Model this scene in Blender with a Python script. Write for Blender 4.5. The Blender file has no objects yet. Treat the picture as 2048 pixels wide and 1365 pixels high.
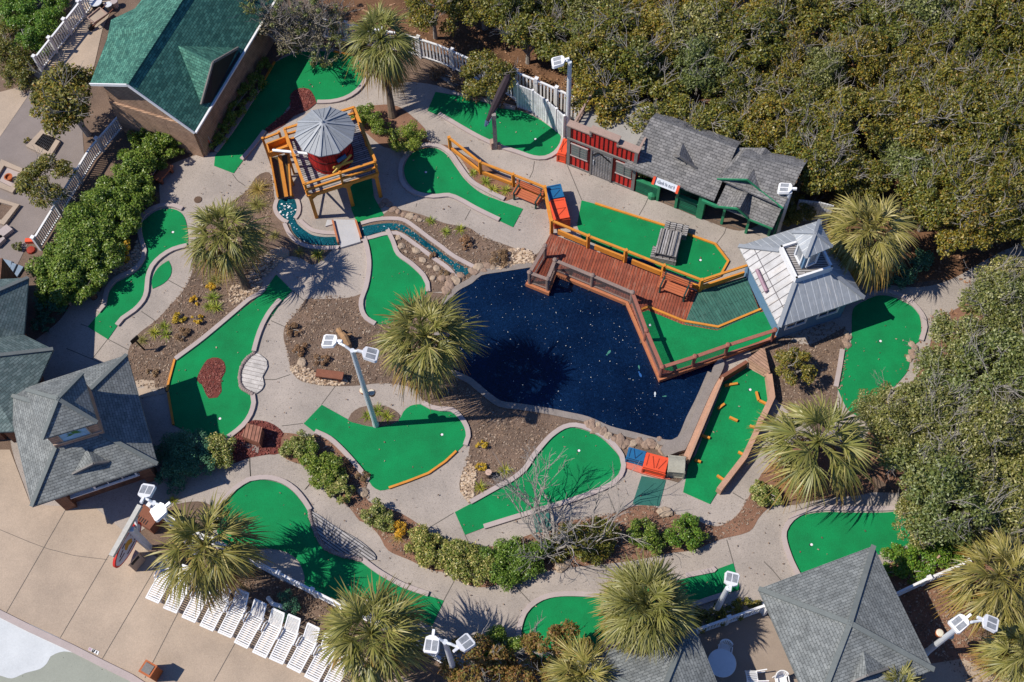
import bpy, math, random
import numpy as np
from mathutils import Vector, Matrix
from mathutils.geometry import tessellate_polygon
random.seed(7); rng = np.random.default_rng(7)
scene = bpy.context.scene
COL = scene.collection
# ------------------------------------------------------------------ camera
FPX = 2400.0; CAMH = 50.0; NAD = (1085.0, 1900.0)
_n = Vector((NAD[0]-1024.0, -(NAD[1]-682.5), -FPX)).normalized()
_up = -_n
_x = (Vector((1, 0, 0)) - _up*_up.x).normalized()
_y = _up.cross(_x)
ROT = Matrix((_x, _y, _up))
cam = bpy.data.cameras.new('camera'); camo = bpy.data.objects.new('camera', cam)
COL.objects.link(camo); scene.camera = camo
cam.sensor_width = 36.0; cam.lens = FPX/2048.0*36.0; cam.clip_start = 1.0; cam.clip_end = 2000.0
camo.matrix_world = Matrix.Translation((0, 0, CAMH)) @ ROT.to_4x4()

def P(x, y, z=0.0):
    d = ROT @ Vector((x-1024.0, -(y-682.5), -FPX)); t = (z-CAMH)/d.z
    return Vector((d.x*t, d.y*t, z))
def fitz(px, xy):
    a = P(px[0], px[1], 0); b = P(px[0], px[1], 1)-a
    return ((xy[0]-a.x)*b.x+(xy[1]-a.y)*b.y)/(b.x*b.x+b.y*b.y)
def rayplane(px, p0, n):
    a = P(px[0], px[1], 0); b = P(px[0], px[1], 1)-a
    return a + b*(((p0-a).dot(n))/b.dot(n))
CR = {'A': (0, 0), 'B': (500, 0), 'C': (1000, 0), 'D': (1528, 0), 'E': (0, 450), 'F': (500, 450), 'G': (1000, 450),
      'H': (1528, 450), 'I': (0, 905), 'J': (500, 905), 'K': (1000, 905), 'L': (1528, 905), 'X': (0, 0)}
SC = 1543/520.0
def q(crop, X, Y, s=None):
    if isinstance(crop, tuple): return (crop[0]+X/s, crop[1]+Y/s)
    s = 1.0 if crop == 'X' else SC
    return (CR[crop][0]+X/s, CR[crop][1]+Y/s)
def pts(crop, txt, s=None):
    out = []
    for tok in txt.split():
        sharp = tok.endswith('*'); a, b = tok.rstrip('*').split(',')
        out.append((*q(crop, float(a), float(b), s), sharp))
    return out
def curve(pl, z=0.0, closed=False, step=0.16, smooth=True):
    """pixel control points -> smooth world polyline on height z"""
    w = [P(a, b, z) for a, b, _ in pl]; sh = [c for _, _, c in pl]; n = len(w)
    if not smooth: return w
    res = []; rngm = n if closed else n-1
    for i in range(rngm):
        p1, p2 = w[i], w[(i+1) % n]
        p0 = w[i-1] if (closed or i > 0) else p1*2-p2
        p3 = w[(i+2) % n] if (closed or i+2 < n) else p2*2-p1
        if sh[i]: p0 = p1*2-p2
        if sh[(i+1) % n]: p3 = p2*2-p1
        k = max(1, int((p2-p1).length/step)) if not (sh[i] and sh[(i+1) % n]) else 1
        m1 = (p2-p0)*0.5; m2 = (p3-p1)*0.5; L = (p2-p1).length
        for m in (m1, m2):
            if m.length > L: m *= L/m.length
        for j in range(k):
            t = j/k; t2 = t*t; t3 = t2*t
            res.append(p1*(2*t3-3*t2+1)+m1*(t3-2*t2+t)+p2*(-2*t3+3*t2)+m2*(t3-t2))
    if not closed: res.append(w[-1])
    return res
# ------------------------------------------------------------------ mesh builder
class MB:
    def __init__(s): s.v = []; s.f = []; s.m = []; s.uang = 0.0
    def face(s, p, m=0):
        i = len(s.v); s.v += [Vector(a) for a in p]; s.f.append(tuple(range(i, i+len(p)))); s.m.append(m)
    def sheet(s, poly, m=0):
        tris = tessellate_polygon([[Vector(a) for a in poly]]); i = len(s.v); s.v += [Vector(a) for a in poly]
        for t in tris:
            a, b, c = [s.v[i+k] for k in t]
            if (b-a).cross(c-a).length < 1e-9: continue
            t = t if (b-a).cross(c-a).z > 0 else t[::-1]
            s.f.append(tuple(i+k for k in t)); s.m.append(m)
    def prism(s, poly, z0, z1, m=0, ms=None):
        ms = m if ms is None else ms
        poly = [Vector((a[0], a[1], 0)) for a in poly]
        ar = sum(poly[i-1].x*poly[i].y-poly[i].x*poly[i-1].y for i in range(len(poly)))
        if ar < 0: poly = poly[::-1]
        s.sheet([(a.x, a.y, z1) for a in poly], m)
        for i in range(len(poly)):
            a, b = poly[i-1], poly[i]
            s.face([(a.x, a.y, z0), (b.x, b.y, z0), (b.x, b.y, z1), (a.x, a.y, z1)], ms)
    def box(s, c, sx, sy, sz, ang=0.0, m=0):
        """c = centre of the bottom"""
        ca, sa = math.cos(ang), math.sin(ang); c = Vector(c)
        def t(x, y, z): return Vector((c.x+x*ca-y*sa, c.y+x*sa+y*ca, c.z+z))
        x, y = sx/2, sy/2
        p = [t(-x, -y, 0), t(x, -y, 0), t(x, y, 0), t(-x, y, 0), t(-x, -y, sz), t(x, -y, sz), t(x, y, sz), t(-x, y, sz)]
        for f in ((3, 2, 1, 0), (4, 5, 6, 7), (0, 1, 5, 4), (1, 2, 6, 5), (2, 3, 7, 6), (3, 0, 4, 7)): s.face([p[k] for k in f], m)
    def bar(s, a, b, w, h, m=0, upv=(0, 0, 1)):
        a, b = Vector(a), Vector(b); d = (b-a).normalized(); u = Vector(upv)
        if abs(d.dot(u)) > 0.98: u = Vector((1, 0, 0))
        r = d.cross(u).normalized(); u = r.cross(d).normalized()
        o = [(-w/2, -h/2), (w/2, -h/2), (w/2, h/2), (-w/2, h/2)]
        A = [a+r*i+u*j for i, j in o]; B = [b+r*i+u*j for i, j in o]
        s.face(A[::-1], m) if False else s.face([A[0], A[1], A[2], A[3]], m); s.face(B[::-1], m)
        for k in range(4):
            l = (k+1) % 4; s.face([A[k], B[k], B[l], A[l]], m)
    def tube(s, pl, rad, n=6, m=0, cap=True):
        pl = [Vector(a) for a in pl]; rings = []
        if not hasattr(rad, '__len__'): rad = [rad]*len(pl)
        for i, p in enumerate(pl):
            d = (pl[min(i+1, len(pl)-1)]-pl[max(i-1, 0)]).normalized()
            u = Vector((0, 0, 1)) if abs(d.z) < 0.9 else Vector((1, 0, 0))
            r = d.cross(u).normalized(); u = r.cross(d)
            rings.append([p+(r*math.cos(2*math.pi*k/n)+u*math.sin(2*math.pi*k/n))*rad[i] for k in range(n)])
        i0 = len(s.v)
        for r in rings: s.v += r
        for i in range(len(pl)-1):
            for k in range(n):
                l = (k+1) % n; s.f.append((i0+i*n+k, i0+i*n+l, i0+(i+1)*n+l, i0+(i+1)*n+k)); s.m.append(m)
        if cap:
            s.f.append(tuple(i0+k for k in range(n))[::-1]); s.m.append(m)
            s.f.append(tuple(i0+(len(pl)-1)*n+k for k in range(n))); s.m.append(m)
    def lathe(s, c, prof, n=16, m=0, ang0=0.0):
        c = Vector(c); i0 = len(s.v)
        for r, z in prof:
            for k in range(n):
                a = ang0+2*math.pi*k/n; s.v.append(c+Vector((r*math.cos(a), r*math.sin(a), z)))
        for i in range(len(prof)-1):
            for k in range(n):
                l = (k+1) % n; s.f.append((i0+i*n+k, i0+i*n+l, i0+(i+1)*n+l, i0+(i+1)*n+k)); s.m.append(m)
        s.f.append(tuple(i0+(len(prof)-1)*n+k for k in range(n))); s.m.append(m)
    def ribbon(s, pl, w, z0, z1, m=0, closed=False, off=0.0):
        """solid strip of width w following a polyline"""
        pl = [Vector((a[0], a[1], 0)) for a in pl]; n = len(pl); L = []; R = []
        for i in range(n):
            a = pl[i-1] if (closed or i > 0) else None; b = pl[(i+1) % n] if (closed or i < n-1) else None
            d1 = (pl[i]-a).normalized() if a is not None else None; d2 = (b-pl[i]).normalized() if b is not None else None
            if d1 is None: d1 = d2
            if d2 is None: d2 = d1
            n1 = Vector((-d1.y, d1.x, 0)); n2 = Vector((-d2.y, d2.x, 0)); nn = (n1+n2)
            nn = nn.normalized() if nn.length > 1e-6 else n1
            k = 1/max(0.45, nn.dot(n1)); c = pl[i]+nn*off*k
            L.append(c+nn*w/2*k); R.append(c-nn*w/2*k)
        def up(p, z): return Vector((p.x, p.y, z))
        for i in range(n if closed else n-1):
            j = (i+1) % n
            s.face([up(R[i], z1), up(R[j], z1), up(L[j], z1), up(L[i], z1)], m)
            s.face([up(L[i], z1), up(L[j], z1), up(L[j], z0), up(L[i], z0)], m)
            s.face([up(R[j], z1), up(R[i], z1), up(R[i], z0), up(R[j], z0)], m)
        if not closed:
            for i in (0, n-1): s.face([up(L[i], z0), up(R[i], z0), up(R[i], z1), up(L[i], z1)], m)
    def panel(s, p, t=0.1, m=0, ms=None):
        """roof panel: given top outline, with a thickness below"""
        ms = m if ms is None else ms; p = [Vector(a) for a in p]
        nrm = Vector((0, 0, 0))
        for i in range(len(p)): nrm += (p[i-1]-p[0]).cross(p[i]-p[0])
        if nrm.z < 0: p = p[::-1]
        s.face(p, m); b = [a-Vector((0, 0, t)) for a in p]; s.face(b[::-1], ms)
        for i in range(len(p)): s.face([p[i-1], b[i-1], b[i], p[i]][::-1], ms)
    def build(s, name, mats, parent=None, smooth=False):
        if not isinstance(mats, (list, tuple)): mats = [mats]
        off = parent_loc(parent)
        me = bpy.data.meshes.new(name)
        me.from_pydata([tuple(a-off) for a in s.v], [], s.f); me.update()
        for mt in mats: me.materials.append(mt)
        me.polygons.foreach_set('material_index', s.m)
        uv = me.uv_layers.new(name='UVMap'); data = np.zeros(len(me.loops)*2, dtype=np.float32)
        ca, sa = math.cos(s.uang), math.sin(s.uang)
        for po in me.polygons:
            n = po.normal
            if abs(n.z) > 0.999: u = Vector((ca, sa, 0)); v = Vector((-sa, ca, 0))
            else:
                u = Vector((-n.y, n.x, 0)).normalized(); v = n.cross(u)
            for li in po.loop_indices:
                p = s.v[me.loops[li].vertex_index]; data[2*li] = p.dot(u); data[2*li+1] = p.dot(v)
        uv.data.foreach_set('uv', data)
        if smooth: me.polygons.foreach_set('use_smooth', [True]*len(me.polygons))
        o = bpy.data.objects.new(name, me); COL.objects.link(o)
        if parent is not None: o.parent = parent
        return o
def parent_loc(p):
    v = Vector((0, 0, 0))
    while p is not None: v += p.location; p = p.parent
    return v
def tag(o, label, cat, group=None, kind=None):
    if label: o['label'] = label
    if cat: o['category'] = cat
    if group: o['group'] = group
    if kind: o['kind'] = kind
    return o
def thing(name, label, cat, loc=(0, 0, 0), group=None):
    o = bpy.data.objects.new(name, None); COL.objects.link(o); o.location = loc; o.empty_display_size = 0.2
    return tag(o, label, cat, group)
def struct(o): o['kind'] = 'structure'; return o
def dup(root, loc, rz=0.0, label=None, group=None, scale=1.0):
    def cp(o, par):
        c = o.copy(); COL.objects.link(c); c.parent = par
        for ch in list(o.children): cp(ch, c)
        return c
    r = cp(root, None); r.location = loc; r.rotation_euler = (0, 0, rz); r.scale = (scale,)*3
    if label: r['label'] = label
    if group: r['group'] = group
    return r
# ------------------------------------------------------------------ materials
def _new(name):
    m = bpy.data.materials.new(name); m.use_nodes = True; nt = m.node_tree
    b = nt.nodes['Principled BSDF']; return m, nt, b
def _mix(nt, f, a, b, mode='MIX'):
    x = nt.nodes.new('ShaderNodeMix'); x.data_type = 'RGBA'; x.blend_type = mode
    for s, val in ((x.inputs[0], f), (x.inputs[6], a), (x.inputs[7], b)):
        if isinstance(val, (int, float)): s.default_value = val
        elif isinstance(val, tuple): s.default_value = (*val[:3], 1)
        else: nt.links.new(val, s)
    return x.outputs[2]
def _noise(nt, scale, detail=4, co=None, rough=0.6):
    t = nt.nodes.new('ShaderNodeTexNoise'); t.inputs['Scale'].default_value = scale; t.inputs['Detail'].default_value = detail
    t.inputs['Roughness'].default_value = rough
    if co is not None: nt.links.new(co, t.inputs['Vector'])
    return t.outputs['Fac']
def _ramp(nt, fac, stops, interp='LINEAR'):
    r = nt.nodes.new('ShaderNodeValToRGB'); nt.links.new(fac, r.inputs[0]); cr = r.color_ramp; cr.interpolation = interp
    while len(cr.elements) < len(stops): cr.elements.new(0.5)
    for e, (p, c) in zip(cr.elements, stops):
        e.position = p; e.color = (*c[:3], 1) if isinstance(c, tuple) else (c, c, c, 1)
    return r.outputs[0]
def _geo(nt):
    return nt.nodes.new('ShaderNodeNewGeometry')
def _bump(nt, b, h, strength, dist=0.02):
    n = nt.nodes.new('ShaderNodeBump'); n.inputs['Strength'].default_value = strength; n.inputs['Distance'].default_value = dist
    nt.links.new(h, n.inputs['Height']); nt.links.new(n.outputs[0], b.inputs['Normal'])
def S(c): return tuple(max(0.0, a) for a in c)
def mul(c, k): return tuple(a*k for a in c)
def mat(name, c, rough=0.75, fine=40, coarse=1.2, amt=0.22, spec=0.3, bump=0.15, metal=0.0, c2=None, speck=None):
    m, nt, b = _new(name); co = _geo(nt).outputs['Position']
    n1 = _noise(nt, fine, 5, co); n2 = _noise(nt, coarse, 4, co)
    col = _ramp(nt, n1, [(0.25, mul(c, 1-amt*1.3)), (0.75, mul(c, 1+amt))])
    big = _ramp(nt, n2, [(0.3, mul(c2 or c, 1-amt*0.9)), (0.72, mul(c, 1+amt*0.5))])
    col = _mix(nt, 0.5, col, big)
    if speck:
        sc, thr, sc_c = speck
        nz = _noise(nt, sc, 2, co); f = _ramp(nt, nz, [(thr, 0.0), (thr+0.05, 1.0)]); col = _mix(nt, f, col, sc_c)
    nt.links.new(col, b.inputs['Base Color']); b.inputs['Roughness'].default_value = rough
    b.inputs['Specular IOR Level'].default_value = spec; b.inputs['Metallic'].default_value = metal
    if bump: _bump(nt, b, n1, bump)
    return m
def brickmat(name, c1, c2, mortar, bw, rh, ms=0.012, rough=0.8, offset=0.5, amt=0.25, bump=0.5, odd=None, rot=0.0, wear=None):
    m, nt, b = _new(name); uv = nt.nodes.new('ShaderNodeUVMap').outputs[0]
    if rot:
        mp = nt.nodes.new('ShaderNodeMapping'); mp.inputs['Rotation'].default_value = (0, 0, rot); nt.links.new(uv, mp.inputs[0]); uv = mp.outputs[0]
    t = nt.nodes.new('ShaderNodeTexBrick'); nt.links.new(uv, t.inputs['Vector'])
    t.inputs['Scale'].default_value = 1.0; t.inputs['Brick Width'].default_value = bw; t.inputs['Row Height'].default_value = rh
    t.inputs['Mortar Size'].default_value = ms; t.inputs['Mortar Smooth'].default_value = 0.2; t.offset = offset
    t.inputs['Color1'].default_value = (*c1, 1); t.inputs['Color2'].default_value = (*c2, 1); t.inputs['Mortar'].default_value = (*mortar, 1)
    co = _geo(nt).outputs['Position']; n = _noise(nt, 3.0, 5, co); n2 = _noise(nt, 45, 4, co)
    k = _ramp(nt, n, [(0.3, 1-amt), (0.7, 1+amt)]); k2 = _ramp(nt, n2, [(0.3, 1-amt), (0.7, 1+amt)])
    col = _mix(nt, 1.0, t.outputs['Color'], k, 'MULTIPLY'); col = _mix(nt, 1.0, col, k2, 'MULTIPLY')
    if wear:
        mp = nt.nodes.new('ShaderNodeMapping'); mp.inputs['Scale'].default_value = (0.7, 14, 1); nt.links.new(uv, mp.inputs[0])
        w = _noise(nt, 1.6, 6, mp.outputs[0], 0.7); big = _noise(nt, 0.5, 2, co)
        f = nt.nodes.new('ShaderNodeMath'); f.operation = 'MULTIPLY'
        nt.links.new(_ramp(nt, w, [(0.52, 0.0), (0.66, 1.0)]), f.inputs[0]); nt.links.new(_ramp(nt, big, [(0.4, 0.12), (0.62, 0.85)]), f.inputs[1])
        col = _mix(nt, f.outputs[0], col, wear)
    nt.links.new(col, b.inputs['Base Color']); b.inputs['Roughness'].default_value = rough; b.inputs['Specular IOR Level'].default_value = 0.25
    inv = nt.nodes.new('ShaderNodeMath'); inv.operation = 'SUBTRACT'; inv.inputs[0].default_value = 1.0; nt.links.new(t.outputs['Fac'], inv.inputs[1])
    _bump(nt, b, inv.outputs[0], bump, 0.015)
    return m
def leafmat(name, cols, rough=0.5, trans=0.25, tip=None, tint=True):
    m, nt, b = _new(name); r = _geo(nt).outputs['Random Per Island']
    n = len(cols); col = _ramp(nt, r, [((i+0.5)/n, c) for i, c in enumerate(cols)])
    oi = nt.nodes.new('ShaderNodeObjectInfo'); k = _ramp(nt, oi.outputs['Random'], [(0.0, (0.85, 0.95, 0.88)), (0.35, (1.02, 1.05, 0.97)), (0.65, (1.15, 1.09, 1.03)), (1.0, (1.36, 1.18, 1.0))])
    if tint and trans > 0: col = _mix(nt, 1.0, col, k, 'MULTIPLY')
    if tip:
        at = nt.nodes.new('ShaderNodeAttribute'); at.attribute_name = 'tip'
        f = _ramp(nt, at.outputs['Fac'], tip[0])
        col = _mix(nt, f, col, tip[1])
    nt.links.new(col, b.inputs['Base Color']); b.inputs['Roughness'].default_value = rough; b.inputs['Specular IOR Level'].default_value = 0.35
    tr = nt.nodes.new('ShaderNodeBsdfTranslucent'); nt.links.new(col, tr.inputs[0])
    mx = nt.nodes.new('ShaderNodeMixShader'); mx.inputs[0].default_value = trans
    nt.links.new(b.outputs[0], mx.inputs[1]); nt.links.new(tr.outputs[0], mx.inputs[2])
    nt.links.new(mx.outputs[0], nt.nodes['Material Output'].inputs[0])
    return m
M = {}
M['soil'] = mat('soil', (0.185, 0.125, 0.09), 0.95, 22, 0.7, 0.65, 0.1, 0.7, c2=(0.135, 0.11, 0.095), speck=(30, 0.66, (0.42, 0.34, 0.26)))
M['litter'] = mat('leaf_litter', (0.17, 0.09, 0.05), 0.95, 16, 0.8, 0.6, 0.1, 0.8, c2=(0.09, 0.055, 0.035), speck=(14, 0.66, (0.34, 0.2, 0.11)))
M['mulch'] = mat('red_mulch', (0.16, 0.045, 0.035), 0.9, 26, 2, 0.6, 0.15, 0.9, speck=(30, 0.64, (0.36, 0.16, 0.12)))
M['bark'] = mat('bark_mulch', (0.24, 0.13, 0.085), 0.95, 24, 1.2, 0.5, 0.1, 0.8, speck=(26, 0.66, (0.45, 0.28, 0.18)))
M['path'] = mat('concrete_path', (0.385, 0.33, 0.285), 0.85, 24, 0.45, 0.32, 0.2, 0.15, c2=(0.30, 0.265, 0.235), speck=(20, 0.63, (0.19, 0.16, 0.14)))
M['joint'] = mat('joint', (0.12, 0.105, 0.09), 0.9, 20, 2, 0.3)
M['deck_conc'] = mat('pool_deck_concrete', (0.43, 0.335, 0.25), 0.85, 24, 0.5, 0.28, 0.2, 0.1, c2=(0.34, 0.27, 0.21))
M['asphalt'] = mat('asphalt', (0.24, 0.2, 0.18), 0.9, 35, 0.9, 0.25, 0.2)
M['kerb'] = mat('kerb_concrete', (0.42, 0.35, 0.325), 0.85, 30, 1.5, 0.2, 0.2, 0.2)
M['turf'] = mat('green_turf', (0.005, 0.225, 0.068), 0.9, 24, 0.8, 0.36, 0.15, 0.5, c2=(0.014, 0.185, 0.062))
M['mat_green'] = mat('dark_green_mat', (0.035, 0.135, 0.11), 0.9, 40, 1.5, 0.25, 0.1)
M['rock'] = mat('rock', (0.3, 0.21, 0.155), 0.9, 9, 1.5, 0.4, 0.2, 0.5)
M['pebble'] = leafmat('pebbles', [(0.5, 0.38, 0.26), (0.36, 0.24, 0.15), (0.6, 0.48, 0.36), (0.28, 0.2, 0.14)], 0.9, 0.0)
M['yellow'] = mat('yellow_wood', (0.62, 0.25, 0.035), 0.6, 18, 2, 0.22, 0.3, 0.2, c2=(0.55, 0.2, 0.03))
M['orange'] = mat('orange_paint', (0.72, 0.085, 0.03), 0.55, 14, 2, 0.18, 0.3, 0.15)
M['orange_dark'] = mat('orange_groove', (0.3, 0.03, 0.012), 0.7, 14, 2, 0.2)
M['blue'] = mat('blue_paint', (0.012, 0.115, 0.26), 0.55, 14, 2, 0.22, 0.3, 0.15)
M['blue_dark'] = mat('blue_groove', (0.004, 0.03, 0.09), 0.7, 14, 2, 0.2)
M['red'] = mat('red_board', (0.56, 0.028, 0.02), 0.6, 14, 3, 0.22, 0.3, 0.2)
M['red_dark'] = mat('red_batten', (0.07, 0.006, 0.006), 0.8, 14, 3, 0.2)
M['trim'] = mat('grey_trim', (0.2, 0.185, 0.17), 0.8, 18, 3, 0.3, 0.2, 0.3)
M['taupe'] = mat('taupe_cap', (0.36, 0.25, 0.2), 0.8, 18, 3, 0.22, 0.2, 0.2)
M['greywood'] = brickmat('weathered_planks', (0.36, 0.34, 0.33), (0.25, 0.23, 0.22), (0.05, 0.045, 0.04), 3.0, 0.12, 0.02)
M['white'] = mat('white_paint', (0.74, 0.73, 0.72), 0.5, 12, 2, 0.1, 0.4, 0.05)
M['plastic'] = mat('white_plastic', (0.78, 0.77, 0.76), 0.4, 8, 2, 0.06, 0.5, 0.0)
M['whiteboard'] = brickmat('white_boards', (0.62, 0.62, 0.62), (0.52, 0.53, 0.55), (0.25, 0.25, 0.27), 6, 0.14, 0.01, rot=math.pi/2)
M['metal_white'] = mat('painted_steel', (0.6, 0.62, 0.64), 0.4, 10, 2, 0.12, 0.5, 0.05)
M['dark'] = mat('dark_metal', (0.015, 0.014, 0.016), 0.6, 10, 2, 0.3, 0.3)
M['glass'] = mat('dark_glass', (0.012, 0.016, 0.022), 0.1, 6, 2, 0.2, 0.6, 0.0)
M['lens'] = mat('lamp_glass', (0.3, 0.31, 0.32), 0.2, 30, 4, 0.5, 0.6, 0.0)
M['shingle_green'] = brickmat('green_shingles', (0.085, 0.235, 0.17), (0.03, 0.11, 0.085), (0.018, 0.065, 0.052), 0.26, 0.13, 0.011)
M['shingle_grey'] = brickmat('grey_shingles', (0.215, 0.225, 0.215), (0.155, 0.165, 0.16), (0.07, 0.075, 0.073), 0.26, 0.12, 0.009)
M['shingle_teal'] = brickmat('grey_green_shingles', (0.15, 0.195, 0.185), (0.085, 0.125, 0.12), (0.05, 0.068, 0.066), 0.26, 0.12, 0.009)
M['shingle_old'] = brickmat('weathered_shingles', (0.22, 0.21, 0.2), (0.15, 0.145, 0.14), (0.06, 0.057, 0.055), 0.3, 0.14, 0.011)
M['ridge'] = mat('ridge_cap', (0.165, 0.18, 0.17), 0.85, 20, 2, 0.25, 0.2)
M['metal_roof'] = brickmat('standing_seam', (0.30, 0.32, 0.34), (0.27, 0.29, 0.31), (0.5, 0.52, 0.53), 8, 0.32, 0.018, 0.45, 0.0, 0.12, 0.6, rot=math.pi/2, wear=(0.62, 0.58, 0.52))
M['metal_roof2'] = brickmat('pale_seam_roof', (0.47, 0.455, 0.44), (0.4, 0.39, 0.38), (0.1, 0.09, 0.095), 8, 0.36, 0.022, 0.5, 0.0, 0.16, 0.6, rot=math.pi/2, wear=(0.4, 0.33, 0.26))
M['tin'] = mat('grey_tin', (0.26, 0.275, 0.29), 0.5, 14, 2, 0.16, 0.4, 0.1)
M['brickwall'] = brickmat('brown_brick', (0.24, 0.11, 0.06), (0.17, 0.075, 0.042), (0.1, 0.06, 0.045), 0.24, 0.08, 0.01)
M['clap'] = brickmat('tan_clapboard', (0.42, 0.27, 0.18), (0.36, 0.225, 0.15), (0.12, 0.075, 0.05), 6, 0.13, 0.014)
M['greenwood'] = brickmat('green_boards', (0.012, 0.15, 0.075), (0.01, 0.1, 0.055), (0.003, 0.03, 0.02), 5, 0.13, 0.012)
M['green_post'] = mat('green_painted_post', (0.025, 0.21, 0.095), 0.6, 12, 3, 0.25)
M['darkgreen'] = mat('bench_iron', (0.01, 0.05, 0.045), 0.6, 12, 3, 0.2)
M['bluewall'] = mat('blue_wall', (0.12, 0.22, 0.33), 0.7, 14, 3, 0.15)
M['dock'] = brickmat('red_stained_planks', (0.29, 0.072, 0.036), (0.2, 0.05, 0.028), (0.05, 0.015, 0.01), 6, 0.135, 0.012, wear=(0.38, 0.24, 0.17))
M['dock_edge'] = mat('dock_edge_timber', (0.45, 0.165, 0.075), 0.75, 16, 3, 0.25)
M['rail'] = mat('brown_rail', (0.3, 0.115, 0.08), 0.75, 16, 3, 0.25)
M['railgrey'] = mat('weathered_rail', (0.25, 0.18, 0.15), 0.8, 16, 3, 0.3)
M['greenplank'] = brickmat('green_stained_planks', (0.045, 0.14, 0.105), (0.032, 0.105, 0.08), (0.012, 0.035, 0.028), 6, 0.14, 0.01, wear=(0.12, 0.22, 0.17))
M['bench'] = mat('bench_slat', (0.45, 0.13, 0.055), 0.65, 20, 3, 0.25, 0.3)
M['tanwood'] = brickmat('tan_planks', (0.52, 0.31, 0.21), (0.44, 0.26, 0.17), (0.14, 0.08, 0.05), 5, 0.17, 0.012)
M['tanplain'] = mat('tan_timber', (0.46, 0.27, 0.18), 0.75, 18, 2.5, 0.28, 0.2, 0.3)
M['brownwood'] = mat('brown_timber', (0.22, 0.085, 0.05), 0.75, 18, 3, 0.3, 0.2, 0.3)
M['log'] = mat('dark_log', (0.12, 0.075, 0.05), 0.9, 16, 3, 0.4)
M['trunk'] = mat('palm_trunk', (0.17, 0.125, 0.09), 0.95, 14, 4, 0.5, 0.1, 0.8)
M['bark_grey'] = mat('grey_bark', (0.3, 0.27, 0.24), 0.9, 16, 4, 0.4, 0.1, 0.5)
M['twig'] = mat('pale_twig', (0.36, 0.32, 0.28), 0.9, 16, 4, 0.35, 0.1, 0.2)
M['stone_wall'] = mat('stone_coping', (0.25, 0.215, 0.19), 0.9, 18, 2, 0.3, 0.2, 0.4)
M['tan_bin'] = mat('tan_bin', (0.45, 0.33, 0.24), 0.7, 14, 3, 0.15)
M['rust'] = mat('rust_orange', (0.42, 0.11, 0.03), 0.6, 14, 3, 0.3)
M['water_teal'] = None
def water(name, deep, edge, rough, sc, spark):
    m, nt, b = _new(name); co = _geo(nt).outputs['Position']
    n = _noise(nt, sc, 6, co); big = _noise(nt, 0.35, 3, co)
    col = _ramp(nt, n, [(0.3, mul(deep, 0.5)), (0.55, deep), (0.8, mul(edge, 1.0))])
    col = _mix(nt, 0.35, col, _ramp(nt, big, [(0.35, mul(deep, 0.5)), (0.7, edge)]))
    gr = _noise(nt, 26, 3, co, 0.8); col = _mix(nt, 1.0, col, _ramp(nt, gr, [(0.35, (0.35, 0.4, 0.45)), (0.65, (1.7, 1.9, 2.1))]), 'MULTIPLY')
    sp = _noise(nt, spark[0], 1.0, co, 0.5); f = _ramp(nt, sp, [(spark[1], 0.0), (spark[1]+0.03, 1.0)])  # ripple glints painted into the water colour as pale specks
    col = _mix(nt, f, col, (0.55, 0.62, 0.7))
    nt.links.new(col, b.inputs['Base Color']); b.inputs['Roughness'].default_value = rough; b.inputs['IOR'].default_value = 1.33
    _bump(nt, b, n, 0.35, 0.03)
    return m
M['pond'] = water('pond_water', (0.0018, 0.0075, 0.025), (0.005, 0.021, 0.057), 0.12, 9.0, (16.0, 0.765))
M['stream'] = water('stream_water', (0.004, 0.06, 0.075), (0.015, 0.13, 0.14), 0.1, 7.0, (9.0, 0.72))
# wire mesh of the dock railing: thin wires with open gaps
def wiremesh(name):
    m, nt, b = _new(name); b.inputs['Base Color'].default_value = (0.19, 0.155, 0.14, 1); b.inputs['Roughness'].default_value = 0.6
    uv = nt.nodes.new('ShaderNodeUVMap').outputs[0]
    t = nt.nodes.new('ShaderNodeTexBrick'); nt.links.new(uv, t.inputs['Vector']); t.offset = 0.0
    t.inputs['Scale'].default_value = 1; t.inputs['Brick Width'].default_value = 0.06; t.inputs['Row Height'].default_value = 0.06; t.inputs['Mortar Size'].default_value = 0.0075
    tr = nt.nodes.new('ShaderNodeBsdfTransparent'); mx = nt.nodes.new('ShaderNodeMixShader')
    nt.links.new(t.outputs['Fac'], mx.inputs[0]); nt.links.new(tr.outputs[0], mx.inputs[1]); nt.links.new(b.outputs[0], mx.inputs[2])
    nt.links.new(mx.outputs[0], nt.nodes['Material Output'].inputs[0]); return m
M['wire'] = wiremesh('wire_mesh')
M['pool'] = mat('pool_plaster', (0.3, 0.31, 0.255), 0.85, 20, 0.8, 0.16, 0.2, 0.1, speck=(7, 0.72, (0.12, 0.12, 0.1)))
M['pool_white'] = mat('pool_white_paint', (0.58, 0.595, 0.59), 0.8, 18, 0.7, 0.14, 0.2, 0.1, c2=(0.48, 0.5, 0.5))
# ================================================================== GROUND
def sheet_obj(name, poly, z, m, parent=None, extra=None):
    b = MB(); b.sheet(poly); o = b.build(name, m, parent); return o
g = MB(); R_ = 160
g.sheet([(-R_, -60, 0), (R_, -60, 0), (R_, R_+60, 0), (-R_, R_+60, 0)])
struct(g.build('ground', M['soil']))
# leaf litter under the wood
fl = curve(pts('X', '640,10 760,60 850,110 950,150 1030,205 1130,235 1200,240 1300,270 1440,290 1580,350 1660,430 1760,560 1900,560 2200,600 2400,500 2500,-300 600,-300'), 0.012, True, 0.5)
struct(sheet_obj('forest_floor', fl, 0.012, M['litter']))
rf = curve(pts('X', '1830,640 2200,560 2300,1100 1990,1230 1940,1370 1860,1370 1800,1190 1750,1100 1830,1010 1760,960 1720,880 1790,800 1850,700'), 0.013, True, 0.5)
struct(sheet_obj('bark_floor', rf, 0.013, M['bark']))
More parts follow.
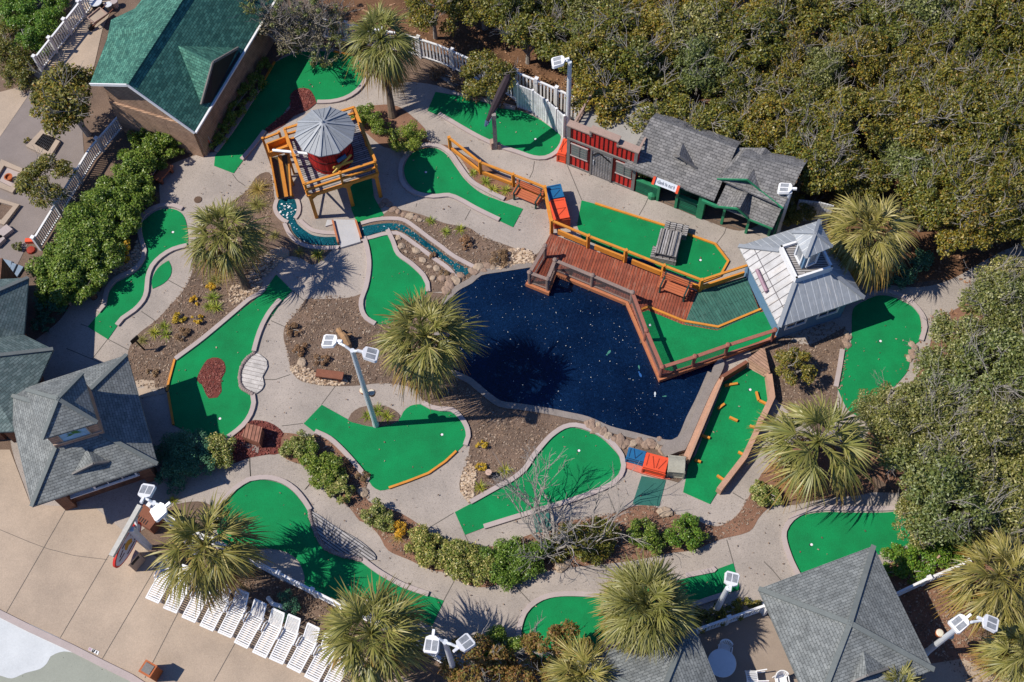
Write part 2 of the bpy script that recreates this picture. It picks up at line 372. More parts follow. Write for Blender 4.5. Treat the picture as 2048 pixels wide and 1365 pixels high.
# concrete of the course
cp = pts('X', '318,415 318,360 330,335 400,308 428,305* 520,175 550,125 600,98 670,98 735,130 770,165 830,165 875,172 975,205 1040,222 1100,240 1128,275* 1134,330* 1268,383* 1400,437* 1480,462 1545,440 1640,440 1700,520 1745,560 1830,575 1900,560 1990,510 2060,480* 2090,570* 1960,600 1880,640 1850,720 1800,800 1745,850 1715,890 1640,880 1570,900 1535,960 1560,1010 1640,1000 1750,985 1850,1000 1900,1060 1860,1110 1800,1120 1700,1160 1640,1250 1525,1215 1392,1262 1330,1270 1200,1300 1120,1310 1040,1310 980,1345 900,1330 830,1285 760,1240 668,1205 560,1160 480,1110 430,1080 420,1010 350,1010 300,1050 262,1075* 190,1015* 62,1010* 20,870 60,770 55,700 120,640 165,575 200,585* 212,560 225,520 265,500 278,460 284,425')
path = MB(); path.sheet(curve(cp, 0.02, True, 0.3))
JN = [('E', '395,735 600,820'), ('E', '640,680 550,795'), ('E', '520,605 480,590'), ('E', '645,682 765,745'), ('E', '840,515 920,570'), ('E', '1000,330 1100,385'), ('F', '250,392 345,470'), ('F', '125,570 215,610'), ('F', '75,920 150,920 240,890'), ('F', '425,1068 510,955'), ('F', '190,1195 315,1180'), ('J', '0,30 5,175'), ('J', '395,150 330,220'), ('J', '1045,460 1210,360'), ('J', '1275,490 1310,560'), ('J', '1225,740 1150,880'), ('K', '60,760 180,890'), ('K', '640,245 690,370'), ('K', '1380,240 1445,280'), ('K', '1345,520 1385,660'), ('L', '190,280 240,370'), ('C', '205,960 195,1020 175,1060'), ('C', '400,985 485,1190'), ('C', '880,1175 860,1220 825,1280'), ('C', '800,1130 1543,1400'), ('A', '1380,1035 1410,1075 1455,1105'), ('B', '990,1210 985,1230'), ('B', '1310,1245 1275,1310'), ('E', '1170,1080 1175,1090'), ((1280, 430, 7.183), '1240,180 1210,270 1095,420'), ((470, 820, 4.48), '125,430 145,640'), ((470, 820, 4.48), '730,605 690,640 625,720'), ('L', '0,650 50,700 100,760'), ('X', '800,160 812,163')]
for c, t in JN:
    p = pts(c[:2], t, c[2]) if isinstance(c, tuple) else pts(c, t)
    path.ribbon([P(a, b) for a, b, _ in p], 0.035, 0.0, 0.0245, 1)
struct(path.build('path', [M['path'], M['joint']]))
# pool deck
pd = [P(*a) for a in ((-400, 900), (20, 900), (62, 1010), (190, 1015), (262, 1075), (308, 1112), (520, 1208), (780, 1340), (1000, 1460), (700, 1700), (290, 1366), (0, 1220), (-500, 960))]
dk = MB(); dk.sheet([(a.x, a.y, 0.018) for a in pd])
for t in ('6.7,1237 148,992', '121,1276 232,1087', '205,1318 317,1127', '290,1357 357,1225', '428,1363 480,1270'):
    dk.ribbon([P(a, b) for a, b, _ in pts('X', t)], 0.03, 0.0, 0.0225, 1)
dk.ribbon([P(a, b) for a, b, _ in pts('X', '0,1060 60,1085 95,1098 150,1112 215,1120')], 0.02, 0.0, 0.0222, 1)
struct(dk.build('pool_deck', [M['deck_conc'], M['joint']]))
# swimming pool (empty, pale plaster) with its coping
pl = [P(*a) for a in ((-500, 965), (0, 1228), (60, 1258), (140, 1295), (205, 1328), (262, 1356), (330, 1400), (200, 1900), (-900, 1500))]
struct(sheet_obj('pool_floor', [(a.x, a.y, 0.03) for a in pl], 0.03, M['pool']))
struct(sheet_obj('pool_white_patch', curve(pts('I', '-200,860* 0,952* 60,968* 200,1030 350,1100 480,1165 600,1228 620,1240 560,1215 450,1192 380,1182 330,1195 300,1212 280,1250 240,1285 150,1310 70,1342 0,1325 -200,1290*'), .035, True, .15), 0, M['pool_white']))
cb = MB(); cb.ribbon(pl[:7], 0.28, 0.0, 0.075); struct(cb.build('pool_coping', M['kerb']))
# side courtyard by the shop and the car-side yard
yd = [P(*a) for a in ((250, -40), (205, 60), (180, 170), (90, 170), (68, 150), (175, -40))]
struct(sheet_obj('side_walk', [(a.x, a.y, 0.02) for a in yd], 0, M['deck_conc']))
sw = [P(*a) for a in ((-60, 200), (40, 175), (55, 195), (0, 275), (-60, 330))]
struct(sheet_obj('pavement', [(a.x, a.y, 0.024) for a in sw], 0, M['deck_conc']))
ad = [P(*a) for a in ((-60, 300), (60, 180), (160, 200), (170, 330), (60, 480), (20, 560), (-60, 580))]
struct(sheet_obj('asphalt_yard', [(a.x, a.y, 0.016) for a in ad], 0, M['asphalt']))
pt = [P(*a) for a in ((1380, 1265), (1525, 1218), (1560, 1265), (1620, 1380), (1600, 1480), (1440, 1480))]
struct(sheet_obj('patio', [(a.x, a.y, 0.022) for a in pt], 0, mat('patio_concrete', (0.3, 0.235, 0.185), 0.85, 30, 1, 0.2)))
p2_ = [P(*a) for a in ((1850, 1330), (1925, 1318), (1990, 1345), (2060, 1380), (2060, 1450), (1820, 1450))]
struct(sheet_obj('back_path', [(a.x, a.y, 0.022) for a in p2_], 0, M['deck_conc']))
# ------------------------------------------------------------------ planting beds
def bed(name, crop, txt, m='soil', z=0.035, s=None):
    return struct(sheet_obj(name, curve(pts(crop, txt, s), z, True, 0.2), z, M[m]))
bed('planting_bed', 'X', '386,497 384,545 367,580 337,615 313,640 280,665 264,685 256,705 256,730 264,765* 275,770* 335,785* 338,770* 345,722* 405,682 470,635 521,590* 521,565 530,540 548,522 575,513 600,516 625,530 645,520 665,500 682,497* 655,490 600,470 570,440 550,400 545,370 538,345 515,352 490,385 440,420 400,470')
bed('planting_bed', 'F', '430,440 330,440* 270,530 208,600 200,680 225,750 235,830 260,890 310,930 450,955 620,955 790,940 960,965 1010,1020 1035,1062 1080,1088 1200,1102 1290,1180 1305,1260 1305,1310* 1300,1350 1290,1410 1250,1500 1245,1570 1300,1655* 1420,1590 1543,1535 1630,1460 1700,1350 1780,1240 1870,1200 1960,1205 2100,1265 2180,1330 2215,1440* 2540,1530* 2590,1480 2800,880 2700,700 2000,300 1500,260 1300,320 1200,400 1060,400* 1000,460 750,590* 690,560 662,510 655,470 690,400 600,430')
bed('planting_bed', 'X', '776,462 786,484 797,509 824,529 847,553 855,568 857,585* 905,580 960,550 1064,535* 1088,490* 1067,511 1020,493 965,474 938,456 891,447 837,428 786,418 768,428 762,440 722,450* 730,470*')
bed('planting_bed', 'F', '580,1160 600,1120 650,1085 720,1072 790,1072 850,1095 890,1130 885,1155 830,1185 760,1198 700,1193 640,1180', 'soil', 0.05)
bed('mulch_bed', (470, 820), '95,130 150,95 250,98 345,130 410,180 440,215 415,260 395,390 300,400 130,430 -30,470 -20,270', 'mulch', 0.036, 4.48)
bed('planting_bed', 'X', '556,870 590,868 612,876 630,868 638,866* 685,905 736,966* 733,973 729,989 740,1005 793,1023 824,1040 847,1057 871,1080 904,1095 948,1100 1000,1089 1067,1067 1128,1043 1189,1036 1236,1025 1266,1013 1303,1012 1337,1026 1381,1035 1415,1050 1438,1053 1472,1033 1495,999 1506,978 1530,940 1575,905 1650,880 1720,900 1742,940 1742,985 1600,1000 1545,1012 1520,1033 1499,1063 1438,1080 1388,1100 1337,1107 1270,1121 1202,1129 1135,1136 1084,1145 1020,1161 972,1175 931,1168 904,1147 864,1141 820,1121 776,1101 759,1073 736,1048 719,1042 699,1016 665,989 635,952 608,932 567,914', 'bark', 0.034)
bed('planting_bed', 'X', '1500,700 1558,668* 1612,690 1690,655* 1697,690 1686,702* 1677,770 1668,828* 1640,868 1600,835 1570,817 1548,790 1540,740', 'soil', 0.035)
bed('planting_bed', 'X', '700,225 760,210 800,215 850,258 855,280 905,300 962,327 1030,365 1055,385 1012,402* 985,385 955,368 930,330 908,300 893,290 872,291 830,305 800,300 760,290', 'bark', 0.0365)
bed('mulch_patch', 'B', '240,560 290,525 350,530 385,580 395,612* 340,655 260,690 205,740 110,792* 88,768* 170,700 240,640', 'mulch', 0.056)
bed('mulch_patch', 'E', '1230,800 1290,788 1330,815 1338,870 1312,920 1315,990 1290,1025 1240,1030 1215,990 1200,950 1165,920 1180,880', 'mulch', 0.056)
bed('planting_bed', 'X', '395,310* 428,303* 500,195 545,128 520,110 405,280', 'soil', 0.033)
# flat mats and slabs
def slab(name, crop, txt, m, z, s=None):
    o = sheet_obj(name, [P(a, b, z) for a, b, _ in pts(crop, txt, s)], z, M[m]); return struct(o)
slab('green_mat', 'K', '840,140 985,165 945,320 785,310', 'mat_green', 0.04)
slab('green_mat', 'K', '195,370 290,345 310,465 215,480', 'mat_green', 0.0405)
slab('slate_plaque', (470, 820), '60,285 220,330 205,390 75,330', 'asphalt', 0.06, 4.48)
for k, t in enumerate(('802,928 850,915 870,950 815,965', '850,920 915,925 925,975 860,985', '925,970 970,960 985,1000 940,1010', '820,970 880,965 930,1010 830,1025')):
    slab('paving_slab', 'E', t, 'deck_conc', 0.041+0.002*k)
# ------------------------------------------------------------------ POND and STREAM
pond = curve(pts('X', '1064,531 1000,541 960,548 941,564 911,581 880,620 870,680 890,740 914,753 938,763 972,790* 1000,809 1040,815 1091,823 1131,831 1175,841 1219,860 1270,873 1317,885 1345,888 1360,880 1370,860 1378,840 1398,800 1421,747* 1450,690* 1430,640* 1300,520* 1120,500*'), 0.062, True, 0.25)
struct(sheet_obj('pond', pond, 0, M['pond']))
rim = curve(pts('X', '1064,531 1000,541 960,548 941,564 911,581 885,615 875,680 890,738 914,751 938,762 972,790* 1000,809 1040,815 1091,823 1131,831 1175,841 1219,860 1270,873 1317,885 1345,888 1360,880 1370,860 1378,840 1398,800 1421,747'), 0, False, 0.25)
b = MB(); b.ribbon(rim, 0.3, 0.0, 0.09, off=0.0); struct(b.build('pond_bank', M['stone_wall']))
st1 = curve(pts('F', '520,74 440,72 370,60 320,30 275,-10 260,-40 225,-20 240,0 250,35 290,82 350,108 430,120 530,118'), 0.062, True, 0.12)
st2 = curve(pts('F', '664,16 740,-2 830,-10 905,0 968,40 1048,100 1118,150 1198,210 1315,270* 1245,330* 1195,247 1112,187 1052,142 992,97 932,56 878,32 800,36 722,56 668,70'), 0.062, True, 0.12)
st3 = curve(pts((520, 380), '300,190 420,150 540,150 620,200 650,300 640,420 580,490 480,560 400,520 310,420 270,320', 8.533), 0.062, True, 0.12)
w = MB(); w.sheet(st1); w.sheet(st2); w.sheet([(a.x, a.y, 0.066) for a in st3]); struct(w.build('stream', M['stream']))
foam = MB()
for i in range(34):
    a = random.uniform(0, 6.28); r = 0.5*math.sqrt(random.random()); c = P(520+450/8.533, 380+330/8.533, 0.07)
    c = c+Vector((r*math.cos(a), r*math.sin(a)*1.1, 0)); s_ = random.uniform(0.015, 0.05)
    foam.sheet([(c.x+s_*math.cos(t*1.05+a)*(1+.5*random.random()), c.y+s_*math.sin(t*1.05+a), 0.071+0.0001*i) for t in range(6)])
tag(foam.build('foam', M['white']), 'white foam bubbles churning in the round pool below the flume', 'foam', kind='stuff')
sb = MB()
for t in ('520,54 440,50 376,38 336,12 298,-22', '530,138 430,142 340,130 274,100 228,46 206,-5', '660,-4 735,-24 830,-33 912,-24 982,20 1060,80 1130,130 1210,190 1325,252', '660,92 725,78 800,58 872,54 922,78 980,120 1040,164 1100,209 1182,268 1232,335'):
    sb.ribbon(curve(pts('F', t), 0, False, 0.2), 0.2, 0.0, 0.1)
sb.ribbon(curve(pts((520, 380), '480,570 400,530 300,430 258,320 290,190', 8.533), 0, False, 0.15), 0.2, 0, 0.1)
sb.ribbon(curve(pts((520, 380), '640,190 670,300 655,420 600,500', 8.533), 0, False, 0.15), 0.2, 0, 0.1)
struct(sb.build('stream_bank', M['kerb']))
# pale flecks laid on the pond as painted sun glints
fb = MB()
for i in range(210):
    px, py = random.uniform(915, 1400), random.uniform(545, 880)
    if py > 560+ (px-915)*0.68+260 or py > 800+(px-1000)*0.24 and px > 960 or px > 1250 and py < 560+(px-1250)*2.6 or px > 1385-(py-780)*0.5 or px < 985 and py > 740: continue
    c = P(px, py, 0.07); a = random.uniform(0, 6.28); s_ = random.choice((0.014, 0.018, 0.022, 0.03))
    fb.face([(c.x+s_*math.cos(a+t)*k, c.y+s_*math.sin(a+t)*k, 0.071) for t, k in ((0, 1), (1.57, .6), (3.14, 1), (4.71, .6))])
tag(fb.build('glint_flecks', mat('glint_fleck_white', (0.6, 0.6, 0.52), 0.7, 5, 2, 0.4)), 'pale flecks standing in for sun glints over the dark pond', 'painted glints', kind='stuff')
def koi(px, py, L, ang, m, label):
    b = MB(); c = P(px, py, 0.07)
    prof = [(-0.5, 0.02), (-0.38, 0.14), (-0.3, 0.04), (0, 0.16), (0.3, 0.15), (0.5, 0.02)]
    up = [(c.x+L*(x*math.cos(ang)-y*math.sin(ang)), c.y+L*(x*math.sin(ang)+y*math.cos(ang))) for x, y in prof]
    dn = [(c.x+L*(x*math.cos(ang)+y*math.sin(ang)), c.y+L*(x*math.sin(ang)-y*math.cos(ang))) for x, y in prof[::-1]]
    b.prism(up+dn, 0.055, 0.075); tag(b.build('fish', m), label, 'fish', 'fish at the pond surface')
km = mat('fish_green', (0.05, 0.2, 0.15), 0.5, 10, 2); kw = mat('fish_white', (0.55, 0.6, 0.62), 0.5, 10, 2); kb = mat('fish_blue', (0.02, 0.1, 0.3), 0.5, 10, 2)
koi(1217, 706, 0.34, 0.9, km, 'slim pale green fish in the middle of the pond')
koi(1278, 735, 0.22, 1.7, km, 'small green fish near the dock corner in the pond')
koi(1280, 749, 0.32, -1.2, kb, 'blue fish under the water by the dock corner')
koi(1310, 789, 0.26, 1.5, kw, 'white fish in the pond south of the dock corner')
koi(1329, 793, 0.2, 0.1, km, 'tiny green fish right of the white fish')
# ------------------------------------------------------------------ PUTTING GREENS
def cup(parent, px, z):
    b = MB(); c = P(px[0], px[1], z)
    b.lathe(c, [(0.075, 0.0), (0.075, 0.006)], 12, 1); b.lathe(c+Vector((0.022, 0.006, 0.002)), [(0.058, 0.0), (0.058, 0.008)], 12, 0)  # white disc offset on dark: cup's lit side and inner shade are painted
    return b.build('cup', [M['white'], M['dark']], parent)
def green(label, turf, borders=(), planks=(), cups=(), z=0.045, patches=(), smooth=True):
    pl = curve(pts(*turf), z, True, 0.18, smooth)
    c = sum(pl, Vector())/len(pl); t = thing('putting_green', label, 'golf green', (c.x, c.y, 0), None)
    b = MB(); b.sheet(pl)
    for cr, tx in patches: b.sheet(curve(pts(cr, tx), z, True, 0.18))
    b.build('turf', M['turf'], t)
    for a_ in borders:
        b = MB(); b.ribbon(curve(pts(*a_), 0, False, 0.25), 0.215, 0.0, z+0.085); b.build('border', M['kerb'], t)
    for a_ in planks:
        b = MB(); b.ribbon(curve(pts(*a_), 0, False, 0.2, False), 0.1, 0.0, z+0.075); b.build('plank_edge', M['yellow'], t)
    for c_ in cups: cup(t, c_, z)
    return t
green('green with an S-shaped border at the left hedge, a small half-moon patch beside it',
      ('E', '842,-20 842,40 855,90 876,150 866,205 822,270 752,312 692,345 652,395 640,440 630,485 595,520* 520,605* 640,680* 692,605* 725,560 800,510 850,450 868,400 880,315 905,250 955,195 1030,150 1115,130* 1115,60 1100,-30 1070,-75 1020,-95 960,-93 900,-65 860,-30'),
      (('E', '588,520 622,480 628,430 640,385 685,330 750,298 812,262 852,208 862,160 848,110 832,50 832,-10 850,-50 895,-85 960,-110 1030,-110 1085,-90'), ('E', '697,600 730,560 800,512 852,455 873,400 880,320 905,250 960,192 1030,150 1112,127')), (), [(345, 465)], 0.045,
      (('E', '1000,212* 1018,255 1010,305 970,348 905,380* 900,335 920,280 955,240'),))
green('long green with a kidney of red mulch in it, left of the centre',
      ('F', '155,295* 250,392* 190,455 130,540 80,610 45,690 25,760* -10,795 -45,840 -60,900 -45,970 10,1010* 5,1080 -15,1140 -65,1210 -130,1265* -340,1240 -450,1190* -480,1010* -478,940* -448,805* -280,690 -100,540 60,420'),
      (('F', '88,383 55,415 0,445 -105,535 -285,685 -440,800'), ('F', '180,447 120,520 75,600 45,680 25,755'), ('F', '18,1010 25,1060 5,1130 -40,1195 -100,1245 -128,1264')), (('F', '-444,803 -478,930 -490,990'), ('F', '-484,1000 -452,1190')), [(439, 838)])
green('fan-shaped green around the tall lamp bed in the centre with a yellow plank edge',
      ('F', '425,1068* 590,1160* 640,1180 700,1195 760,1200 830,1187 880,1165 910,1110 950,1075 1020,1065 1070,1090 1130,1105 1190,1108 1240,1150 1272,1200 1282,1260 1265,1310* 1225,1350* 1160,1410 1060,1480 940,1530 825,1567* 770,1577 725,1550 705,1520* 550,1345 480,1275 385,1232* 318,1180*'),
      (('F', '1025,1060 1075,1087 1130,1098 1200,1102 1250,1145 1285,1200 1296,1260 1278,1312'), ('F', '388,1230 475,1272 555,1345 640,1440 703,1520')), (('F', '1225,1347 1160,1408 1060,1478 940,1525 825,1565'),), [(883, 870)])
green('egg-shaped green below the pond with bare branches reaching over it',
      ('K', '-268,355* -170,303 0,213 70,175 150,115 205,35 240,-10 300,-80 380,-135 440,-145 520,-125 600,-85 660,-30 705,25 718,80 700,140 650,185 560,225 440,270 300,310 100,370 0,410 -208,490*'),
      (('K', '-175,300 0,202 62,170 145,105 198,25 235,-20 300,-92 380,-146 450,-157 530,-135 610,-95 677,-38 722,25 733,80 713,145 655,195 560,238 440,282 300,325 100,385 -20,422 -95,445'),), (), [(1157, 902)])
green('large round-ended green at the lower left beside a cobble and plank bridge',
      ('J', '0,170 60,165 130,170 200,195 260,240 310,300 350,350* 362,400 390,480 440,560 520,605 610,625 660,642* 760,720 900,800 1050,848 1150,880* 1080,1032* 900,960 700,870 500,870* 330,810 325,740 290,650 230,600 150,575 50,570 -60,565 -150,540 -190,490 -198,430 -183,370 -145,300 -80,230'),
      (('J', '-205,430 -190,362 -150,290 -85,217 0,164 60,154 130,156 205,180 270,226 320,285 358,345'), ('J', '668,640 770,715 900,788 1000,825 1060,845')))
green('long curved green at the bottom edge passing under the dense round palm',
      ('K', '130,1100 140,1000 190,910 260,872 340,856 580,858 700,830 850,800 1000,770 1130,740 1270,700* 1385,658* 1425,815* 1300,852 1160,895 900,980 700,1060 610,1120 560,1190* 400,1260 250,1250 160,1180'),
      (('K', '112,1140 112,1060 145,955 210,890 290,855 400,843 590,850'), ('K', '1100,735 1200,715 1262,703 1275,690'), ('K', '1140,910 1250,872 1335,845')))
green('wide green at the lower right half under the square grey pavilion roof',
      ('L', '205,720* 170,640 138,530 142,470 180,410 250,370 370,355 500,358 700,358 850,352 1000,400 1120,440 1120,510 1000,525 850,568 690,602 500,720*'),
      (('L', '203,735 160,650 122,540 118,470 165,397 245,352 370,335 500,338 700,338 830,333'), ('L', '690,607 850,572 1010,528')), (), [(1622, 1090)])
green('green right of the metal-roofed shack, its upper half in shade',
      ('H', '520,640* 515,700 475,740* 455,850 433,965* 500,1100 600,1155* 640,1100 700,1040 765,970 850,870 868,790 880,720 922,690 932,610 922,540 900,500 830,457 760,427 680,420 600,450 530,500'),
      (('H', '462,745 446,850 424,965'), ('H', '590,445 640,412 700,398 770,408 850,448 910,505 945,560 952,610 930,690'), ('H', '762,970 690,1050 615,1150')), (), [(1760, 683)])
dk_z = 0.3
green('straight green between the yellow fence and the shops, with a plank tunnel across it',
      ('X', '1163,401* 1190,408* 1330,452* 1372,470* 1430,491* 1455,524* 1438,552* 1400,566* 1164,478* 1154,452*'), (),
      (('X', '1190,409 1329,453'), ('X', '1374,470 1430,490 1456,524 1440,553 1402,567')), [(1400, 521)])
green('dappled green at the top in the shade of the white board fence',
      ('X', '871,184* 930,195 972,206 1000,217 1040,222 1080,240 1105,258 1121,272 1118,288 1106,303 1088,312 1066,312 1034,301 1000,291 952,269 905,244 855,222*'),
      (('X', '878,230 952,273 1000,295 1034,306 1066,317 1090,318 1110,308 1123,291 1127,274'), ('X', '905,187 972,203 1030,219')), (), [(1070, 279)])
green('paddle-shaped green right of the water tower, the tower shadow on its round end',
      ('X', '808,342 812,325 825,307 845,298 872,297 893,310 908,330 930,360 960,385 1000,402 1046,418* 1026,455* 995,440 960,420 930,407 900,396 862,391 835,382 815,364'),
      (('B', '985,880 1040,866 1120,873 1190,918 1242,990 1312,1080 1420,1145 1510,1187'), ('B', '950,905 907,960 893,1020 902,1080 942,1130 1010,1160 1090,1172 1180,1165 1250,1192 1330,1237 1420,1282 1480,1310')), (), [(851, 345)])
green('boot-shaped green south of the stream bridge beside the central palm',
      ('F', '692,80* 805,38* 830,92 870,180 960,250 1020,310 1045,350 1050,400 1000,460 920,540 830,590 750,585 702,560 687,500 692,420 712,350 727,270 720,180'),
      (('F', '678,78 696,140 708,220 704,300 688,380 662,450 664,510 692,560 745,592'), ('F', '817,35 848,100 880,177 960,237 1030,305 1053,350 1058,402')))
green('L-shaped green along the shop, its arm in deep shade',
      ('X', '428,332* 467,347* 484,324* 530,263 560,236 585,208 633,205* 665,203 692,195 719,176 732,152 715,120 690,108 650,103 600,105 570,115 545,128* 500,200 430,313*'),
      (('B', '400,612 480,610 560,592 630,552 680,490 697,440'), ('X', '484,321 505,297 530,264'), ('X', '433,305 470,255 500,208 520,178')), (('X', '521,176 550,126'), ('X', '668,105 702,112')))
green('short green under the legs of the water tower',
      ('X', '690,330* 738,318* 748,395* 768,431* 715,448* 703,420*'))
# cobble edgings and plank bridges on the greens
def cobbles(label, crop, txt, n):
    t = curve(pts(crop, txt), 0, False, 0.1); L = len(t); b = MB()
    for i in range(n):
        p = t[int(i*(L-1)/(n-1))]; r = random.uniform(0.085, 0.12)
        b.lathe((p.x, p.y, 0.0), [(r, 0.0), (r*1.02, 0.1), (r*0.7, 0.16), (r*0.2, 0.18)], 7, 0, random.random())
    tag(b.build('cobble_edge', mat('cobbles_'+crop, (0.27, 0.21, 0.19), 0.9, 9, 5, 0.4), smooth=True), label, 'edging')
cobbles('row of small cobbles edging the plank bridge left of the centre path', 'F', '25,768 -8,792 -42,838 -58,900 -46,968 15,1008', 26)
cobbles('row of dark cobbles edging the shaded plank bridge at the lower left green', 'J', '356,352 364,402 392,482 440,562 520,606 608,628 662,644', 38)
def plankbridge(label, crop, txt, ang, m):
    b = MB(); b.uang = ang; pl = curve(pts(crop, txt), 0, True, 0.15)
    b.prism([(a.x, a.y) for a in pl], 0.0, 0.1); tag(b.build('plank_bridge', m), label, 'bridge')
bleached = brickmat('bleached_planks', (0.5, 0.465, 0.43), (0.42, 0.39, 0.36), (0.22, 0.19, 0.17), 4.0, 0.2, 0.012)
plankbridge('bleached wooden plank bridge beside the kidney mulch green', 'F', '38,766 75,785 102,812 106,845 90,880 76,905 86,950 68,985 40,1006 15,1004 -35,965 -48,900 -32,845 0,795', math.radians(-14), bleached)
plankbridge('grey plank bridge in palm shade on the lower left green', 'J', '370,355 400,370 500,440 640,520 735,600 745,640 665,638 610,618 520,596 448,556 400,478 372,400', math.radians(-35), M['greywood'])
# ------------------------------------------------------------------ pebble beds (loose stones)
def inside(p, poly):
    c = False; n = len(poly)
    for i in range(n):
        a, b = poly[i-1], poly[i]
        if (a.y > p[1]) != (b.y > p[1]) and p[0] < (b.x-a.x)*(p[1]-a.y)/(b.y-a.y)+a.x: c = not c
    return c
def pebbles(label, crop, txt, n, s=None, sz=(0.04, 0.085), m='pebble'):
    poly = curve(pts(crop, txt, s), 0, True, 0.3); xs = [a.x for a in poly]; ys = [a.y for a in poly]; b = MB(); k = 0
    while k < n:
        p = (random.uniform(min(xs), max(xs)), random.uniform(min(ys), max(ys)))
        if not inside(p, poly): continue
        k += 1; r = random.uniform(*sz); a = random.uniform(0, 6.28); z = 0.035+random.random()*0.03
        ring = [(p[0]+r*(1+.4*random.random())*math.cos(a+t*1.2566), p[1]+r*math.sin(a+t*1.2566)*0.8, z) for t in range(5)]
        top = [(p[0]+(x-p[0])*.55, p[1]+(y-p[1])*.55, z+r*0.6) for x, y, _ in ring]; i = len(b.v)
        b.v += [Vector(v) for v in ring+top]
        b.f.append((i+5, i+6, i+7, i+8, i+9)); b.m.append(0)
        for t in range(5): b.f.append((i+t, i+(t+1) % 5, i+5+(t+1) % 5, i+5+t)); b.m.append(0)
    tag(b.build('pebbles', M[m]), label, 'pebbles', kind='stuff')
pebbles('tan pebbles spread around the left palm base', 'E', '1350,430 1360,380 1420,350 1480,290 1543,190 1640,150 1700,180 1640,240 1560,330 1543,390 1460,440 1390,480', 620)
pebbles('tan pebbles along the border under the left hedge', 'E', '680,270 700,240 760,200 800,140 815,90 850,150 845,200 790,262 720,290 670,300', 260)
pebbles('pebbles along the lower rim of the centre bed by the timber bench', 'F', '240,845 290,835 380,870 430,910 560,915 600,945 450,955 310,928 262,890', 330)
pebbles('pebbles in the bed between the fan-shaped and egg-shaped greens', 'J', '1300,50 1345,120 1330,200 1330,260 1300,298 1250,220 1258,150 1290,80', 260)
pebbles('tan pebbles by the path south of the stream pool', (520, 380), '0,1180 120,1090 220,1040 330,1060 340,1140 220,1200 120,1280 0,1290', 170, 8.533)
pebbles('white gravel beyond the shop roof at the top', 'A', '1270,-60 1500,-60 1540,60 1440,100 1330,50', 500, None, (0.06, 0.13))
pebbles('broken stone along the pond bank beside the dock', 'G', '-20,200 60,140 150,150 215,180 200,230 120,235 40,260 -60,275', 240, None, (0.05, 0.12))
# bark chips and dead leaves lying on the beds
def chips(label, regions, n, m, sz=(.03, .08), z0=.04):
    b = MB(); tot = 0
    polys = [curve(pts(*r_), 0, True, .6) for r_ in regions]
    ars = [abs(sum(p[i-1].x*p[i].y-p[i].x*p[i-1].y for i in range(len(p))))/2 for p in polys]
    for p, a in zip(polys, ars):
        xs = [v.x for v in p]; ys = [v.y for v in p]; k = int(n*a/sum(ars)); tr_ = 0
        while k > 0 and tr_ < 400000:
            tr_ += 1; c = (random.uniform(min(xs), max(xs)), random.uniform(min(ys), max(ys)))
            if not inside(c, p) or inside(c, pond): continue
            k -= 1; a_ = random.uniform(0, 6.28); l = random.uniform(*sz); w_ = l*random.uniform(.25, .6); z = z0+random.random()*.02; ca, sa = math.cos(a_), math.sin(a_)
            b.face([(c[0]+x*ca-y*sa, c[1]+x*sa+y*ca, z+q_) for x, y, q_ in ((-l, -w_, 0), (l*.8, -w_, random.uniform(0, .03)), (l, w_, .01), (-l*.7, w_, random.uniform(0, .03)))])
    tag(b.build('chips', m), label, 'mulch', kind='stuff')
cm = leafmat('chip_colours', [(0.12, 0.075, 0.05), (0.3, 0.2, 0.13), (0.2, 0.13, 0.09), (0.42, 0.31, 0.22), (0.08, 0.055, 0.04), (0.26, 0.16, 0.1), (0.34, 0.27, 0.21)], .9, 0)
rc = leafmat('red_chip_colours', [(0.14, 0.035, 0.03), (0.24, 0.07, 0.055), (0.09, 0.025, 0.025), (0.33, 0.13, 0.1), (0.18, 0.05, 0.04)], .9, 0)
B1 = ('X', '386,497 384,545 337,615 266,690 256,730 275,770 335,780 345,722 405,680 520,590 525,560 530,535 545,352 490,385 440,425 400,470'); B2 = ('F', '340,445 208,600 200,680 235,830 310,925 620,950 960,960 1035,1060 1200,1100 1300,1200 1305,1310 1250,1500 1300,1640 1543,1530 1780,1240 1900,1200 1400,1080 1250,900 1100,600 1000,480 740,595 662,520 600,430'); B3 = ('X', '780,462 797,509 847,553 900,575 1064,525 1020,497 938,460 891,450 786,422'); B4 = ('X', '565,880 612,876 640,868 736,966 740,1005 847,1057 904,1095 1000,1089 1128,1043 1236,1025 1303,1012 1415,1050 1472,1033 1506,978 1530,1020 1438,1080 1270,1121 1135,1136 1020,1161 931,1168 820,1121 759,1073 699,1016 635,952'); B5 = ('X', '1510,695 1558,668 1690,655 1668,828 1600,835 1548,790'); B6 = ('X', '430,1100 520,1140 680,1215 830,1300 780,1330 520,1200 330,1110'); B7 = ('X', '1880,1130 1960,1110 2040,1380 1900,1340 1790,1180')
chips('bark chips and dry leaf bits scattered over the planting beds', [B1, B2, B3, B4, B5, B6, B7], 17000, cm, (.02, .06))
chips('red bark chips on the red mulch patches of the course', [('B', '240,570 290,530 350,535 390,605 340,650 205,735 110,785 95,770 240,640'), ('E', '1230,805 1325,815 1330,870 1310,985 1240,1025 1170,915'), ((470, 820), '100,135 150,100 250,102 340,135 405,182 430,215 408,260 388,385 300,395 130,425 0,460 -10,270', 4.48)], 1300, rc, (.025, .06), .06)
chips('dead leaves covering the ground beneath the wood', [('X', '640,20 850,115 1030,210 1200,245 1440,290 1660,430 1900,560 2100,560 2100,-20'), ('X', '1760,880 1850,640 2060,600 2060,1100 1850,1000')], 6000, leafmat('dead_leaf_colours', [(0.2, 0.1, 0.055), (0.3, 0.16, 0.09), (0.13, 0.07, 0.04), (0.38, 0.22, 0.13)], .9, 0), (.05, .1), .02)
